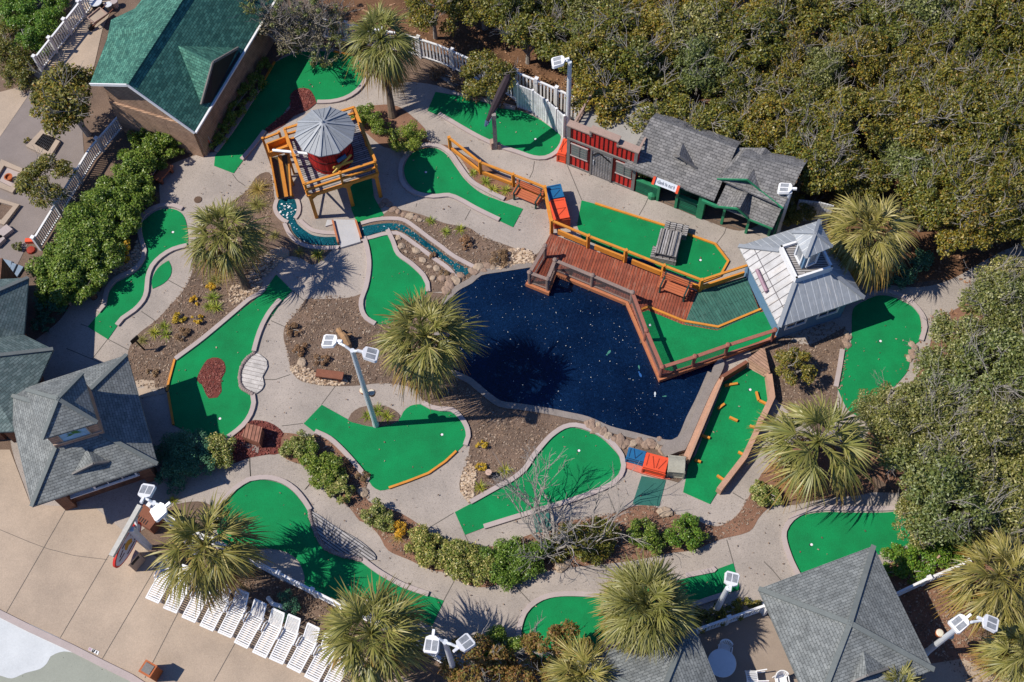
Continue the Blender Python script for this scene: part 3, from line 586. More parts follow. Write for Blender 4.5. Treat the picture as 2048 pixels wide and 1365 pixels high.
chips('stray dry leaves blown over the greens, paths and beds', [('X', '430,330 560,120 760,130 1100,240 1130,330 1480,470 1560,640 1840,590 1800,800 1600,1000 1850,1030 1850,1090 1640,1180 1380,1250 1050,1300 700,1200 430,1050 560,900 350,860 190,640 300,430')], 900, cm, (.02, .05), .062)
# boulders
def boulder(px, py, r, label, seed, c=None):
    rr = random.Random(seed); b = MB(); p = P(px, py, 0); n = 9; a0 = rr.random()*6; ex = 1+rr.random()*0.5; an = rr.random()*3.14
    prof = [(1.0, 0.0), (1.05, 0.35), (0.8, 0.7), (0.35, 0.85)]; i0 = len(b.v)
    for f, z in prof:
        for k in range(n):
            a = a0+6.283*k/n; q_ = f*r*(1+rr.uniform(-.22, .22)); x, y = q_*math.cos(a)*ex, q_*math.sin(a)
            b.v.append(Vector((p.x+x*math.cos(an)-y*math.sin(an), p.y+x*math.sin(an)+y*math.cos(an), 0.03+z*r*0.8*(1+rr.uniform(-.12, .12)))))
    for i in range(3):
        for k in range(n): l = (k+1) % n; b.f.append((i0+i*n+k, i0+i*n+l, i0+(i+1)*n+l, i0+(i+1)*n+k)); b.m.append(0)
    b.f.append(tuple(i0+3*n+k for k in range(n))); b.m.append(0)
    return b.build('boulder', c or M['rock'])
rk2 = mat('pale_rock', (0.38, 0.29, 0.21), 0.9, 9, 2, 0.35, 0.2, 0.5)
seed = 0
for lab, grp, lst in (
    ('boulder in the rough row of stones between pond rim and egg-shaped green', 'boulders below the pond', [(1180, 852, .3), (1192, 862, .26), (1205, 866, .28), (1216, 874, .3), (1228, 880, .25), (1240, 883, .32), (1253, 887, .25), (1266, 888, .22), (1278, 884, .25), (1291, 891, .26), (1303, 888, .3), (1313, 893, .2), (1325, 902, .25), (1185, 845, .2), (1247, 893, .2), (1196, 852, .2), (1262, 897, .16), (1318, 880, .16)]),
    ('rounded boulder where the stream runs into the pond', 'boulders at the stream mouth', [(900, 570, .3), (912, 562, .28), (893, 583, .3), (885, 558, .25), (948, 545, .28), (957, 537, .3), (966, 541, .22), (905, 552, .2), (975, 533, .25), (985, 537, .2), (922, 552, .24), (897, 557, .2)]),
    ('light stone on the bare bank between boot-shaped green and stream', 'stones on the stream bank', [(797, 477, .2), (802, 494, .24), (833, 503, .24), (845, 521, .2), (873, 538, .2), (859, 535, .12), (866, 558, .2), (812, 505, .12)]),
    ('stone in the heap beside the water tower path and stream', 'stones by the tower path', [(808, 430, .2), (820, 434, .24), (832, 437, .2), (797, 425, .2), (786, 420, .22), (840, 442, .16), (770, 404, .2), (778, 410, .22), (764, 412, .2)]),
    ('dull stone stacked at the border of the green right of the shack', 'stacked border stones', [(1692, 668, .2), (1697, 677, .2), (1690, 684, .2), (1695, 692, .18), (1823, 690, .2), (1829, 697, .2), (1822, 706, .2), (1827, 714, .2), (1818, 718, .2)]),
    ):
    for x, y, r in lst:
        seed += 1; o = boulder(x, y, r*0.72, lab, seed, rk2 if 'light' in lab or seed % 4 == 0 else None); tag(o, lab, 'boulder', grp)
for x, y, r, lab in ((563, 508, .3, 'rusty tan boulder by the path south of the stream pool'), (605, 727, .22, 'flat pale stone in the centre bed above the pebbles'), (1330, 1026, .24, 'pale boulder at the tip of the bed below the green mat'), (1124, 1132, .26, 'brown boulder at the foot of the long lower hedge'), (724, 984, .2, 'pale block in the hedge strip by the path bend')):
    seed += 1; tag(boulder(x, y, r, lab, seed, rk2), lab, 'boulder')
# broken concrete pads round the bases (grate frames in the side yard)
def frame_planter(label, crop, outer, inner, fill, s=None):
    po = [P(a, b, 0) for a, b, _ in pts(crop, outer, s)]; pi_ = [P(a, b, 0) for a, b, _ in pts(crop, inner, s)]
    c = sum(po, Vector())/4; t = thing('planter_frame', label, 'planter', (c.x, c.y, 0)); b = MB(); n = 4
    for i in range(n):
        j = (i+1) % n
        b.prism([po[i], po[j], pi_[j], pi_[i]], 0.0, 0.2)
    b.build('concrete_rim', M['deck_conc'], t)
    b = MB(); b.sheet([(a.x, a.y, 0.05) for a in pi_]); b.build('bed', M['soil'] if fill != 'pale' else M['kerb'], t)
    if fill == 'grate':
        b = MB()
        for k in range(1, 9):
            f = k/9; b.bar(pi_[0].lerp(pi_[1], f)+Vector((0, 0, .14)), pi_[3].lerp(pi_[2], f)+Vector((0, 0, .14)), 0.035, 0.03)
        for k in range(1, 5):
            f = k/5; b.bar(pi_[0].lerp(pi_[3], f)+Vector((0, 0, .17)), pi_[1].lerp(pi_[2], f)+Vector((0, 0, .17)), 0.035, 0.02)
        b.build('grate', M['dark'], t)
    return t
yc = (0, 180)
frame_planter('square concrete planter with a metal grate in the side yard', yc, '310,300 440,385 365,505 195,420', '320,330 415,365 355,460 258,405', 'grate', 3.592)
frame_planter('concrete planter with an orange pot at the left edge of the yard', yc, '20,515 205,595 100,755 -60,690', '40,560 160,605 90,715 -20,660', 'pale', 3.592)
frame_planter('broken concrete planter below the orange pot planter', yc, '0,795 150,840 40,985 -120,930', '0,820 105,850 20,950 -80,900', 'soil', 3.592)
b = MB(); c = P(75/3.592, 180+648/3.592, 0.05); b.lathe(c, [(0.1, 0), (0.2, 0.25), (0.22, 0.3), (0.16, 0.3), (0.14, 0.2)], 14); tag(b.build('clay_pot', M['rust']), 'round orange clay pot inside the left concrete planter', 'pot')
b = MB(); b.ribbon([P(190/3.592, 180+1095/3.592), P(272/3.592, 180+1090/3.592)], 0.22, 0, 0.2); tag(b.build('float_bar', M['orange']), 'orange painted bar at the foot of the left railing', 'kerb bar')
b = MB(); b.lathe(P(225/3.592, 180+1155/3.592, 0.02), [(0.22, 0), (0.2, 0.1), (0.05, 0.12)], 10); tag(b.build('red_lid', M['orange_dark']), 'dull red lid on the ground under the left railing', 'lid')
for t, lab in (('-20,1050 60,985 105,1020 20,1085', 'upper of two pale concrete blocks at the left edge'), ('-40,1100 20,1060 50,1085 -10,1145', 'lower of two pale concrete blocks at the left edge')):
    b = MB(); b.prism([P(a, b_) for a, b_, _ in pts(yc, t, 3.592)], 0, 0.25); tag(b.build('concrete_block', M['kerb']), lab, 'block')
b = MB()
for t in ('0,1215 90,1240 80,1310 0,1270', '95,1250 125,1262 85,1345 60,1340', '140,1265 175,1280 130,1350 105,1345'):
    b.prism([P(a, b_) for a, b_, _ in pts(yc, t, 3.592)], 0.02, 0.12)
tag(b.build('stair_tread', mat('blue_steps', (0.2, 0.26, 0.32), 0.7, 10, 2)), 'grey blue steps behind the left roof', 'steps')
# ================================================================== BUILDINGS
Z = Vector((0, 0, 1))
def plane_n(a, b, c): return (b-a).cross(c-a).normalized()
def quadwall(b, p, q_, z0, z1, m=0, t=0.12):
    """solid wall between ground points p,q_"""
    d = Vector((q_.x-p.x, q_.y-p.y, 0)).normalized(); n = Vector((-d.y, d.x, 0))*t
    b.prism([(p.x, p.y), (q_.x, q_.y), (q_.x+n.x, q_.y+n.y), (p.x+n.x, p.y+n.y)], z0, z1, m)
def ridge_caps(parent, lines, m, r=0.085):
    for a, c in lines:
        b = MB(); b.bar(Vector(a)+Z*0.03, Vector(c)+Z*0.03, r*2, 0.07); b.build('ridge_cap', m, parent)
def inset(poly, d):
    n = len(poly); c = sum(poly, Vector())/n; out = []
    for i in range(n):
        a, p, b_ = poly[i-1], poly[i], poly[(i+1) % n]
        d1 = (p-a); d1.z = 0; d1.normalize(); d2 = (b_-p); d2.z = 0; d2.normalize()
        n1 = Vector((-d1.y, d1.x, 0)); n2 = Vector((-d2.y, d2.x, 0))
        if n1.dot(c-p) < 0: n1, n2 = -n1, -n2
        nn = (n1+n2).normalized(); out.append(p+nn*(d/max(0.4, nn.dot(n1))))
    return out
def window(parent, p, q_, z0, z1, outn, rows=2, cols=2, frame='white', pane='glass'):
    """window set on a wall face between p and q_ (plan points), facing outn"""
    d = (q_-p); d.z = 0; L = d.length; d.normalize(); p = p+outn*0.02; b = MB()
    def at(u, z, o=0.0): return Vector((p.x, p.y, 0))+d*u+outn*o+Z*z
    fr = 0.08
    for u in (fr/2, L-fr/2): b.bar(at(u, z0, .03), at(u, z1, .03), fr, 0.07, upv=outn)
    for z in (z0+fr/2, z1-fr/2): b.bar(at(fr, z, .03), at(L-fr, z, .03), fr, 0.07, upv=outn)
    for k in range(1, cols): b.bar(at(L*k/cols, z0+fr, .025), at(L*k/cols, z1-fr, .025), 0.035, 0.04, upv=outn)
    for k in range(1, rows): zz = z0+(z1-z0)*k/rows; b.bar(at(fr, zz, .022), at(L-fr, zz, .022), 0.035, 0.03, upv=outn)
    w_ = b.build('window', M[frame], parent)
    b = MB(); b.face([at(fr, z0+fr, .005), at(L-fr, z0+fr, .005), at(L-fr, z1-fr, .005), at(fr, z1-fr, .005)]); b.build('pane', M[pane], w_)
    return w_
def dormer(parent, fl, fr, bk, plane_pt, plane_nrm, apex_px, roofm, frontm, apz=None, name='dormer', base=None):
    """small gable dormer: feet and back point lie on the slope, its ridge runs level"""
    A = rayplane(fl, plane_pt, plane_nrm); B = rayplane(fr, plane_pt, plane_nrm); K = rayplane(bk, plane_pt, plane_nrm)
    mid = (A+B)/2; zk = apz if apz is not None else K.z
    T = P(apex_px[0], apex_px[1], zk); K = K+Z*0.02
    b = MB(); b.panel([A, T, K], 0.05); b.panel([T, B, K], 0.05)
    o = b.build(name, roofm, parent)
    inn = (K-T)*0.06
    b = MB()
    if base: b.face([A-Z*.03, rayplane(base[0], plane_pt, plane_nrm)+Z*.03, rayplane(base[1], plane_pt, plane_nrm)+Z*.03, B-Z*.03, T-Z*0.07])
    else: b.face([A+inn, B+inn, T+inn-Z*0.06])
    b.build('gable_face', frontm, o)
    b = MB(); b.bar(A, T, 0.08, 0.12); b.bar(T, B, 0.08, 0.12); b.build('fascia', M['trim'], o)
    return o
# ---------------- green-roofed shop, top left
ze = 2.6
C0 = P(389, 264.6, ze); C1 = P(509, 66, ze); d = (C1-C0).normalized(); n_ = Vector((-d.y, d.x, 0))
if n_.x > 0: n_ = -n_
AP = rayplane((254.5, 168.5), C0, d); hw = (AP-C0).dot(n_); AP = Vector((AP.x, AP.y, AP.z))
print('shop ridge z', AP.z, 'half width', hw)
LL = 9.5; CL = rayplane((180, 167), C0, d); zl_ = CL.z; print('shop left eave', zl_)
t = thing('shop_building', 'tan clapboard shop with green shingled gable roof and a dark dormer at the top left', 'building', (AP.x, AP.y, 0))
b = MB(); b.panel([C0, C0+d*LL, AP+d*LL, AP], 0.12)
wa = P(222, 40, zl_); wb = P(270, 17, zl_); wm = P(254, 57, zl_+.55)
b.panel([AP, AP+d*3.4, wm, P(214, 78, zl_), CL], 0.1); b.panel([P(214, 78, zl_), wm, wa], .1); b.panel([wm, wb, wa], .1)
b.panel([AP+d*3.4, AP+d*LL, P(330, -60, zl_), wb, wm], .1)
roof = b.build('roof', M['shingle_green'], t)
b = MB(); b.lathe(P(297, 40, 3.3), [(0.05, -0.3), (0.05, 0.55), (0.08, 0.56), (0.08, 0.62)], 8); b.build('vent_pipe', M['dark'], roof)
ridge_caps(t, [(AP, AP+d*LL)], M['shingle_green'])
b = MB()
ins = 0.35; w0 = C0+n_*ins+d*ins; w1 = C0+n_*ins+d*LL; w2 = Vector((CL.x, CL.y, 0))-n_*ins+d*LL; w3 = Vector((CL.x, CL.y, 0))-n_*ins+d*ins
for p, q_ in ((w1, w0), (w0, w3), (w3, w2)): quadwall(b, p, q_, 0.0, ze-0.05)
apw = AP+d*ins
b.face([Vector((w0.x, w0.y, ze-0.06)), Vector((w3.x, w3.y, ze-0.06)), Vector((w3.x, w3.y, zl_-.2)), Vector((apw.x, apw.y, AP.z-0.25))])
b.build('wall', M['clap'], t)
b = MB()
off = -d*0.03
b.bar(C0+off-Z*.06, AP+off-Z*.06, 0.05, 0.16); b.bar(AP+off-Z*.06, CL+off-Z*.06, 0.05, 0.16); b.bar(C0-n_*0.05-Z*0.05, C0-n_*0.05+d*LL-Z*0.05, 0.1, 0.1)
b.build('white_fascia', M['white'], t)
pn = plane_n(C0, C1, AP); D8 = lambda X, Y: q((230, 60), X, Y, 5.055)
dormer(t, D8(872, 752), D8(1245, 182), D8(640, 165), C0, pn, D8(988, 330), M['shingle_green'], M['dark'], None, base=(D8(975, 738), D8(1272, 248)))  # dark face sheet paints the shade under the dormer overhang
# ---------------- left grey-green roofs (two hips, mostly beyond the frame)
zl = 2.7
t = thing('club_building', 'grey-green hip roofed building cut off by the left edge', 'building', (*P(-60, 680, 0).xy, 0))
a1 = P(56.7, 556, zl); a2 = P(47.5, 670, zl); a3 = P(106.5, 699, zl); a4 = P(31, 863, zl); a0 = P(-90, 562, zl); a5 = P(-90, 868, zl)
r1 = P(0, 581, 3.35); dd = (r1-a1); r1b = a1+dd*2.6; r2 = P(0, 711, 3.5); r2b = a3+(r2-a3)*1.5
b = MB(); b.panel([a0, a1, r1b], 0.12); b.panel([a1, a2, a2+(r2-a3)*1.2, r1b], 0.12); b.panel([a2, a3, r2b, a2+(r2-a3)*1.2+Z*0.03], 0.12); b.panel([a3, a4, a5, r2b], 0.12)
b.build('roof', M['shingle_teal'], t); ridge_caps(t, [(a1, r1b), (a3, r2b)], M['ridge'])
b = MB()
W = [P(48, 572, 0), P(40, 675, 0), P(88, 712, 0), P(40, 790, 0), P(12, 880, 0), P(-90, 890, 0)]
for i in range(5): quadwall(b, W[i+1], W[i], 0.0, zl-0.08, 0, 0.1)
b.build('wall', M['brickwall'], t)
for px, py in ((36, 862), (80, 755)):
    b = MB(); b.box(P(px, py+12, 0), 0.45, 0.45, zl-0.1, 0.4); b.build('brick_pier', M['brickwall'], t)
# ---------------- pavilion with the big cupola
zp = 2.8; v5 = lambda X, Y: q((0, 700), X, Y, 4.265)
ec = [P(*v5(50, 378), zp), P(*v5(270, 1338), zp), P(*v5(1345, 975), zp), P(*v5(1082, 42), zp)]
cen = sum(ec, Vector())/4
cq = [v5(220, 342), v5(362, 762), v5(832, 622), v5(706, 202)]
cpx = (sum(a[0] for a in cq)/4, sum(a[1] for a in cq)/4)
zc = fitz(cpx, cen); print('cupola eave z', zc)
cc = [P(*a, zc) for a in cq]
za = zc+0.95; AX = P(*v5(495, 420), za)
t = thing('snack_pavilion', 'square grey-shingled pavilion with a tall cupola carrying a painted panel, lower left', 'building', (cen.x, cen.y, 0))
zt = 3.8; ins4 = inset(ec, 1.75); top = [Vector((a.x, a.y, zt)) for a in ins4]
b = MB()
for i in range(4): j = (i+1) % 4; b.panel([ec[i], ec[j], top[j], top[i]], 0.12)
b.build('roof', M['shingle_grey'], t); ridge_caps(t, [(ec[i], top[i]) for i in range(4)], M['ridge'])
b = MB()
for i in range(4): b.panel([cc[i], cc[(i+1) % 4], AX], 0.1)
cup_ = b.build('cupola_roof', M['shingle_grey'], t)
ridge_caps(cup_, [(cc[i], AX) for i in range(4)], M['ridge'], 0.08)
ci = inset(cc, 0.12); b = MB()
for i in range(4): quadwall(b, ci[i], ci[(i+1) % 4], zt-0.3, zc-0.03, 0, 0.1)
cw = b.build('cupola_wall', M['tanwood'], t)
# painted panel on the cupola front (flat blue panel with a green leafy splash)
f0, f1 = ci[1], ci[2]; fd = (f1-f0); fd.z = 0; fl_ = fd.length; fd.normalize(); fn = Vector((fd.y, -fd.x, 0))
if fn.dot(ci[1]-cen) < 0: fn = -fn
def fat(u, z, o): return Vector((f0.x, f0.y, 0))+fd*(u*fl_)+fn*o+Z*z
zb, zt2 = zc-0.95, zc-0.1
b = MB(); b.face([fat(.22, zb, .012), fat(.78, zb, .012), fat(.78, zt2, .012), fat(.22, zt2, .012)])
mu = b.build('painted_panel', mat('sky_blue_panel', (0.25, 0.45, 0.62), 0.6, 6, 5, 0.35, c2=(0.5, 0.62, 0.66)), cw)
b = MB()
for k in range(11):
    a = -0.3+k*0.37; L_ = random.uniform(.1, .2); o_ = .016+0.0006*k; u0, z0_ = .5, zb+.42
    b.face([fat(u0, z0_, o_), fat(u0+L_*math.cos(a)*.6+.02, z0_+L_*1.3*math.sin(a)-.03, o_), fat(u0+L_*math.cos(a), z0_+L_*1.6*math.sin(a), o_), fat(u0+L_*math.cos(a)*.6-.02, z0_+L_*1.3*math.sin(a)+.05, o_)])
b.build('leafy_motif', mat('leaf_paint', (0.06, 0.2, 0.04), 0.6, 9, 5, 0.5), mu)
b = MB()
for z in (zb-.02, zt2+.02): b.bar(fat(0.0, z, .03), fat(1.0, z, .03), 0.05, 0.05)
for u in (.21, .79): b.bar(fat(u, zb, .02), fat(u, zt2, .02), 0.05, 0.04, upv=fn)
b.build('panel_frame', M['tan_bin'], cw)
pn = plane_n(ec[1], ec[2], top[1])
dormer(t, v5(620, 1062), v5(930, 955), v5(745, 845), ec[1], pn, v5(800, 972), M['shingle_grey'], M['dark'], 3.55)
wi = inset(ec, 0.85); b = MB()
for i in range(4): quadwall(b, wi[i], wi[(i+1) % 4], 0.0, 1.0 if i == 1 else zp, 0, 0.2)
b.build('brick_wall', M['brickwall'], t)
for i in range(4):
    b = MB(); b.box(Vector((wi[i].x, wi[i].y, 0)), 0.5, 0.5, zp-0.02, math.atan2(fd.y, fd.x)); b.build('brick_pier', M['brickwall'], t)
wd = (wi[2]-wi[1]); wd.z = 0; wd.normalize()
for u0, u1 in ((.38, .9),): window(t, wi[1].lerp(wi[2], u0)+fn*0.12, wi[1].lerp(wi[2], u1)+fn*0.12, 1.0, 2.0, fn, 1, 3)
b = MB(); b.bar(Vector((wi[1].x, wi[1].y, 1.02))+wd*.3+fn*.12, Vector((wi[2].x, wi[2].y, 1.02))-wd*.3+fn*.12, 0.25, 0.05); b.build('counter', M['white'], t)
# ---------------- square pavilion bottom right and its neighbour
def pyramid_pav(label, corners, apex_px=None, apz=None, name='picnic_pavilion', vent=True):
    c = sum(corners, Vector())/4; z0 = corners[0].z
    za = apz if apz else fitz(apex_px, c); print(label, 'apex z', za)
    ap = Vector((c.x, c.y, za)); t = thing(name, label, 'pavilion', (c.x, c.y, 0)); b = MB()
    for i in range(4): b.panel([corners[i], corners[(i+1) % 4], ap], 0.14)
    b.build('roof', M['shingle_grey'], t); ridge_caps(t, [(a, ap) for a in corners], M['ridge'], 0.1)
    wi = inset(corners, 0.5)
    for a in wi:
        b = MB(); b.box(Vector((a.x, a.y, 0)), 0.16, 0.16, z0-0.05, 0.4); b.build('post', M['white'], t)
    b = MB()
    for i in range(4): b.bar(Vector((wi[i].x, wi[i].y, z0-.15)), Vector((wi[(i+1) % 4].x, wi[(i+1) % 4].y, z0-.15)), 0.14, 0.2)
    b.build('beam', M['white'], t)
    return t, ap
zb_ = 2.8
c1, c2, c3 = P(1517, 1178, zb_), P(1747, 1092, zb_), P(1868, 1340, zb_); c4 = c1+c3-c2
tp, ap = pyramid_pav('large square grey-shingled pavilion roof at the bottom right', [c1, c2, c3, c4], (1705, 1252))
pn = plane_n(c3, c4, ap)
dormer(tp, q('L', 520, 1365), q('L', 735, 1285), q('L', 590, 1180), c3, pn, q('L', 612, 1325), M['shingle_grey'], M['dark'], 3.5)
e1 = P(1383, 1238, zb_); s1, s2 = c3-c2, c1-c2
pyramid_pav('grey-shingled pavilion roof under the dense round palm at the bottom edge', [e1+s2*0.95, e1, e1+s1*0.95, e1+s1*0.95+s2*0.95], None, ap.z-0.1)
# ---------------- metal-roofed shack with cupola
zm = 2.3; v7 = lambda X, Y: q((1400, 330), X, Y, 4.55)
mc = [P(1477, 492.6, zm), P(1558, 655, zm), P(1728.6, 596.5, zm), P(1640.6, 440.5, zm)]
cen = sum(mc, Vector())/4
pq = [v7(730, 735), v7(876, 1036), v7(1214, 928)]
zpf = fitz(((pq[0][0]+pq[2][0])/2, (pq[0][1]+pq[2][1])/2), cen); print('platform z', zpf)
pp = [P(*a, zpf) for a in pq]; pp.append(pp[0]+pp[2]-pp[1])
lf, lo, ri = v7(840, 614), v7(962, 852), v7(1206, 746)
zcr = fitz(((lf[0]+ri[0])/2, (lf[1]+ri[1])/2), cen); print('cupola roof z', zcr)
cr_ = [P(*a, zcr) for a in (lf, lo, ri)]; cr_.append(cr_[0]+cr_[2]-cr_[1]); zca = fitz(v7(1046, 620), cen); print('apex', zca)
t = thing('metal_roof_shack', 'blue shack with pale standing-seam hip roof and glazed cupola, right of the dock', 'building', (cen.x, cen.y, 0))
it = [Vector((a.x, a.y, 3.3)) for a in inset(pp, 0.02)]
for i in range(4):
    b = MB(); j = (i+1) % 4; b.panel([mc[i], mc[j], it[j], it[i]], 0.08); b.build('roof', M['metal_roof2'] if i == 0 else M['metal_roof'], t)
for i in range(4):
    b = MB(); b.bar(mc[i]+Z*.03, it[i]+Z*.03, 0.2, 0.06); b.build('hip_cap', M['tin'], t)
b = MB()
for i in range(4): quadwall(b, pp[i], pp[(i+1) % 4], 3.15, zpf, 0, 0.1)
b.prism([(a.x, a.y) for a in inset(pp, 0.1)], 3.4, zpf-0.18, 1)
pf = b.build('cupola_base', [M['white'], M['greywood']], t)
cw_ = inset(cr_, 0.28); b = MB()
for i in range(4): quadwall(b, cw_[i], cw_[(i+1) % 4], zpf-0.2, zcr-0.02, 0, 0.06)
wl_ = b.build('cupola_wall', M['bluewall'], t)
cax = Vector((cen.x, cen.y, zca))
for i in range(4):
    p0, p1 = cw_[i], cw_[(i+1) % 4]; dv = (p1-p0); dv.z = 0; dv.normalize(); on = Vector((dv.y, -dv.x, 0))
    if on.dot(p0-cen) < 0: on = -on
    window(wl_, p0+dv*.12, p1-dv*.12, zpf-0.05, zcr-0.12, on, 1, 1, 'white', 'lens')
b = MB()
for i in range(4): b.panel([cr_[i], cr_[(i+1) % 4], cax], 0.05)
crf = b.build('cupola_roof', M['metal_roof'], t)
for i in range(4):
    b = MB(); b.bar(cr_[i]+Z*.02, cax+Z*.02, 0.14, 0.05); b.build('hip_cap', M['tin'], crf)
mw = inset(mc, 0.42); b = MB()
for i in range(4): quadwall(b, mw[i], mw[(i+1) % 4], 0.0, zm-0.03, 0, 0.1)
b.build('wall', M['bluewall'], t)
p0, p1 = mw[1], mw[2]; dv = (p1-p0); dv.z = 0; dv.normalize(); on = Vector((dv.y, -dv.x, 0))
if on.dot(p0-cen) < 0: on = -on
for u0, u1 in ((.08, .4), (.56, .88)): window(t, p0.lerp(p1, u0), p0.lerp(p1, u1), 0.9, 1.75, on, 2, 2)
pn = plane_n(mc[0], mc[1], it[0]); a_, b_2 = rayplane(v7(512, 970), mc[0], pn), rayplane(v7(600, 1168), mc[0], pn)
b = MB(); b.tube([a_+Z*.16, b_2+Z*.16], 0.09, 8); b.tube([a_+Z*.16, a_], 0.03, 6); b.tube([b_2+Z*.16, b_2], 0.03, 6)
b.build('tube_light', mat('mauve_tube', (0.32, 0.2, 0.24), 0.5, 10, 3), t)
# ---------------- red western front
v6 = lambda X, Y: q((1100, 190), X, Y, 5.15)
F0 = P(*v6(172, 712), 0); F1 = P(*v6(864, 988), 0); fd = (F1-F0); FL = fd.length; fd.normalize(); fn = Vector((fd.y, -fd.x, 0))
if fn.y > 0: fn = -fn
zh = fitz(v6(200, 300), F0); zh2 = fitz(v6(900, 590), F1); zh = (zh+zh2)/2; print('facade', FL, zh, zh2)
t = thing('western_front', 'red board false-front saloon with grey trim, shuttered windows and a plank door', 'building', (*(F0.lerp(F1, .5)).xy, 0))
def fa(u, z, o=0.0): return F0+fd*(u*FL)+fn*o+Z*z
def fbox(b, u0, u1, z0, z1, o0, o1, m=0):
    p = [fa(u0, 0, o0), fa(u1, 0, o0), fa(u1, 0, o1), fa(u0, 0, o1)]; b.prism([(a.x, a.y) for a in p], z0, z1, m)
b = MB(); fbox(b, 0, .335, 0, zh-.08, -.22, 0); fbox(b, .335, .70, 0, zh+.18, -.22, 0); fbox(b, .70, 1, 0, zh-.08, -.22, 0); b.build('red_boards', M['red'], t)
b = MB()
for k in range(1, 16):
    u = k/15.5
    if .35 < u < .66: z0 = 2.15
    else: z0 = 0.1
    for a_, c_ in ((z0, zh+.12 if .335 < u < .70 else zh-.12),): fbox(b, u-.006, u+.006, a_, c_, 0, .025)
b.build('battens', M['red_dark'], t)
b = MB()
for u0, u1 in ((0, .045), (.955, 1)): fbox(b, u0, u1, 0, zh-.082, .001, .05)
fbox(b, .045, .955, 0, .12, .001, .04); fbox(b, .0, 1, 2.2, 2.32, .03, .1)
for u0 in (.315, .70): fbox(b, u0, u0+.03, zh-.2, zh+.16, .002, .06)
b.build('grey_trim', M['trim'], t)
b = MB(); fbox(b, -.01, .335, zh-.08, zh, -.3, .08); fbox(b, .315, .72, zh+.18, zh+.26, -.3, .08); fbox(b, .70, 1.01, zh-.08, zh, -.3, .08); b.build('cap_boards', M['taupe'], t)
b = MB(); fbox(b, .375, .645, .02, 2.1, .03, .07); dr = b.build('door', M['greywood'], t)
b = MB()
for k in range(1, 7): fbox(b, .375+.27*k/7-.004, .375+.27*k/7+.004, .1, 2.0, .07, .08)
b.build('door_grooves', M['trim'], dr)
b = MB(); fbox(b, .35, .375, 0, 2.14, .03, .1); fbox(b, .645, .67, 0, 2.14, .03, .1); fbox(b, .375, .645, 2.1, 2.2, .03, .1); b.build('door_frame', M['trim'], dr)
b = MB()
b.bar(fa(.38, 1.72, .1), fa(.47, 2.12, .1), .06, .05, upv=fn); b.bar(fa(.47, 2.12, .1), fa(.64, 1.7, .1), .06, .05, upv=fn)
b.build('door_brace', M['dark'], dr)
b = MB(); b.tube([fa(.40, 1.0, .1), fa(.40, 1.35, .1)], .025, 6); b.build('door_handle', M['metal_white'], dr)
for u0, u1 in ((.065, .3), (.72, .94)):
    b = MB(); fbox(b, u0, u1, 1.0, 1.95, .03, .06); w_ = b.build('shuttered_window', M['trim'], t)
    for zz in (.97, 1.92):
        b = MB(); fbox(b, u0-.008, u1+.008, zz, zz+.05, .03, .09); b.build('sill', M['kerb'], w_)
    b = MB(); fbox(b, u0+.015, u1-.015, 1.08, 1.88, .06, .065)
    b.build('shutter_panel', mat('shutter_grey', (0.16, 0.19, 0.17), 0.8, 12, 3), w_)
    b = MB()
    for k in range(1, 4): zz = 1.08+.2*k; fbox(b, u0+.015, u1-.015, zz, zz+.03, .066, .08)
    fbox(b, (u0+u1)/2-.008, (u0+u1)/2+.008, 1.08, 1.88, .081, .09)
    b.build('shutter_bars', M['trim'], w_)
# flat roof behind the front
zr = 2.45; R0 = fa(.04, zr, -.24); R1 = fa(.97, zr, -.24); B0 = P(*v6(378, 88), zr); B1 = P(*v6(940, 268), zr)
bd = 2.9; B0 = R0-fn*bd; B1 = R1-fn*bd
b = MB(); b.panel([R0, R1, B1, B0], 0.12); b.build('flat_roof', mat('roof_felt', (0.33, 0.31, 0.28), 0.9, 20, 1, 0.3), t)
b = MB()
for p, q_ in ((R0, B0), (B0, B1), (B1, R1)): quadwall(b, p, q_, 0.0, zr-.13, 0, .08)
b.build('side_wall', M['greywood'], t)
for (p, q_) in ((R0, B0), (R1, R1.lerp(B1, .3))):
    b = MB(); L_ = (q_-p).length; k_ = max(3, int(L_/.22))
    b.bar(p+Z*.5, q_+Z*.5, .1, .05); b.bar(p+Z*.06, q_+Z*.06, .06, .05)
    for k in range(k_+1): c_ = p.lerp(q_, k/k_); b.box(c_, .06, .06, .5, math.atan2(fd.y, fd.x))
    b.build('roof_railing', M['taupe'], t)
b = MB(); b.bar(B0+Z*.04, B1+Z*.04, .1, .1); b.build('roof_edge', M['white'], t)
# ---------------- row of green shops with shingle roofs
v3 = lambda X, Y: q((1390, 300), X, Y, 7.585)
zs = 2.2
S0 = P(*q('C', 733, 985), zs); S1 = P(*q('C', 1272, 1190), zs); sd = (S1-S0); sd.z = 0; SL = sd.length; sd.normalize(); sn = Vector((sd.y, -sd.x, 0))
if sn.y > 0: sn = -sn
zr2 = 3.3; T0 = P(*q('C', 862, 690), zr2); T1 = P(*q('C', 1375, 862), zr2)
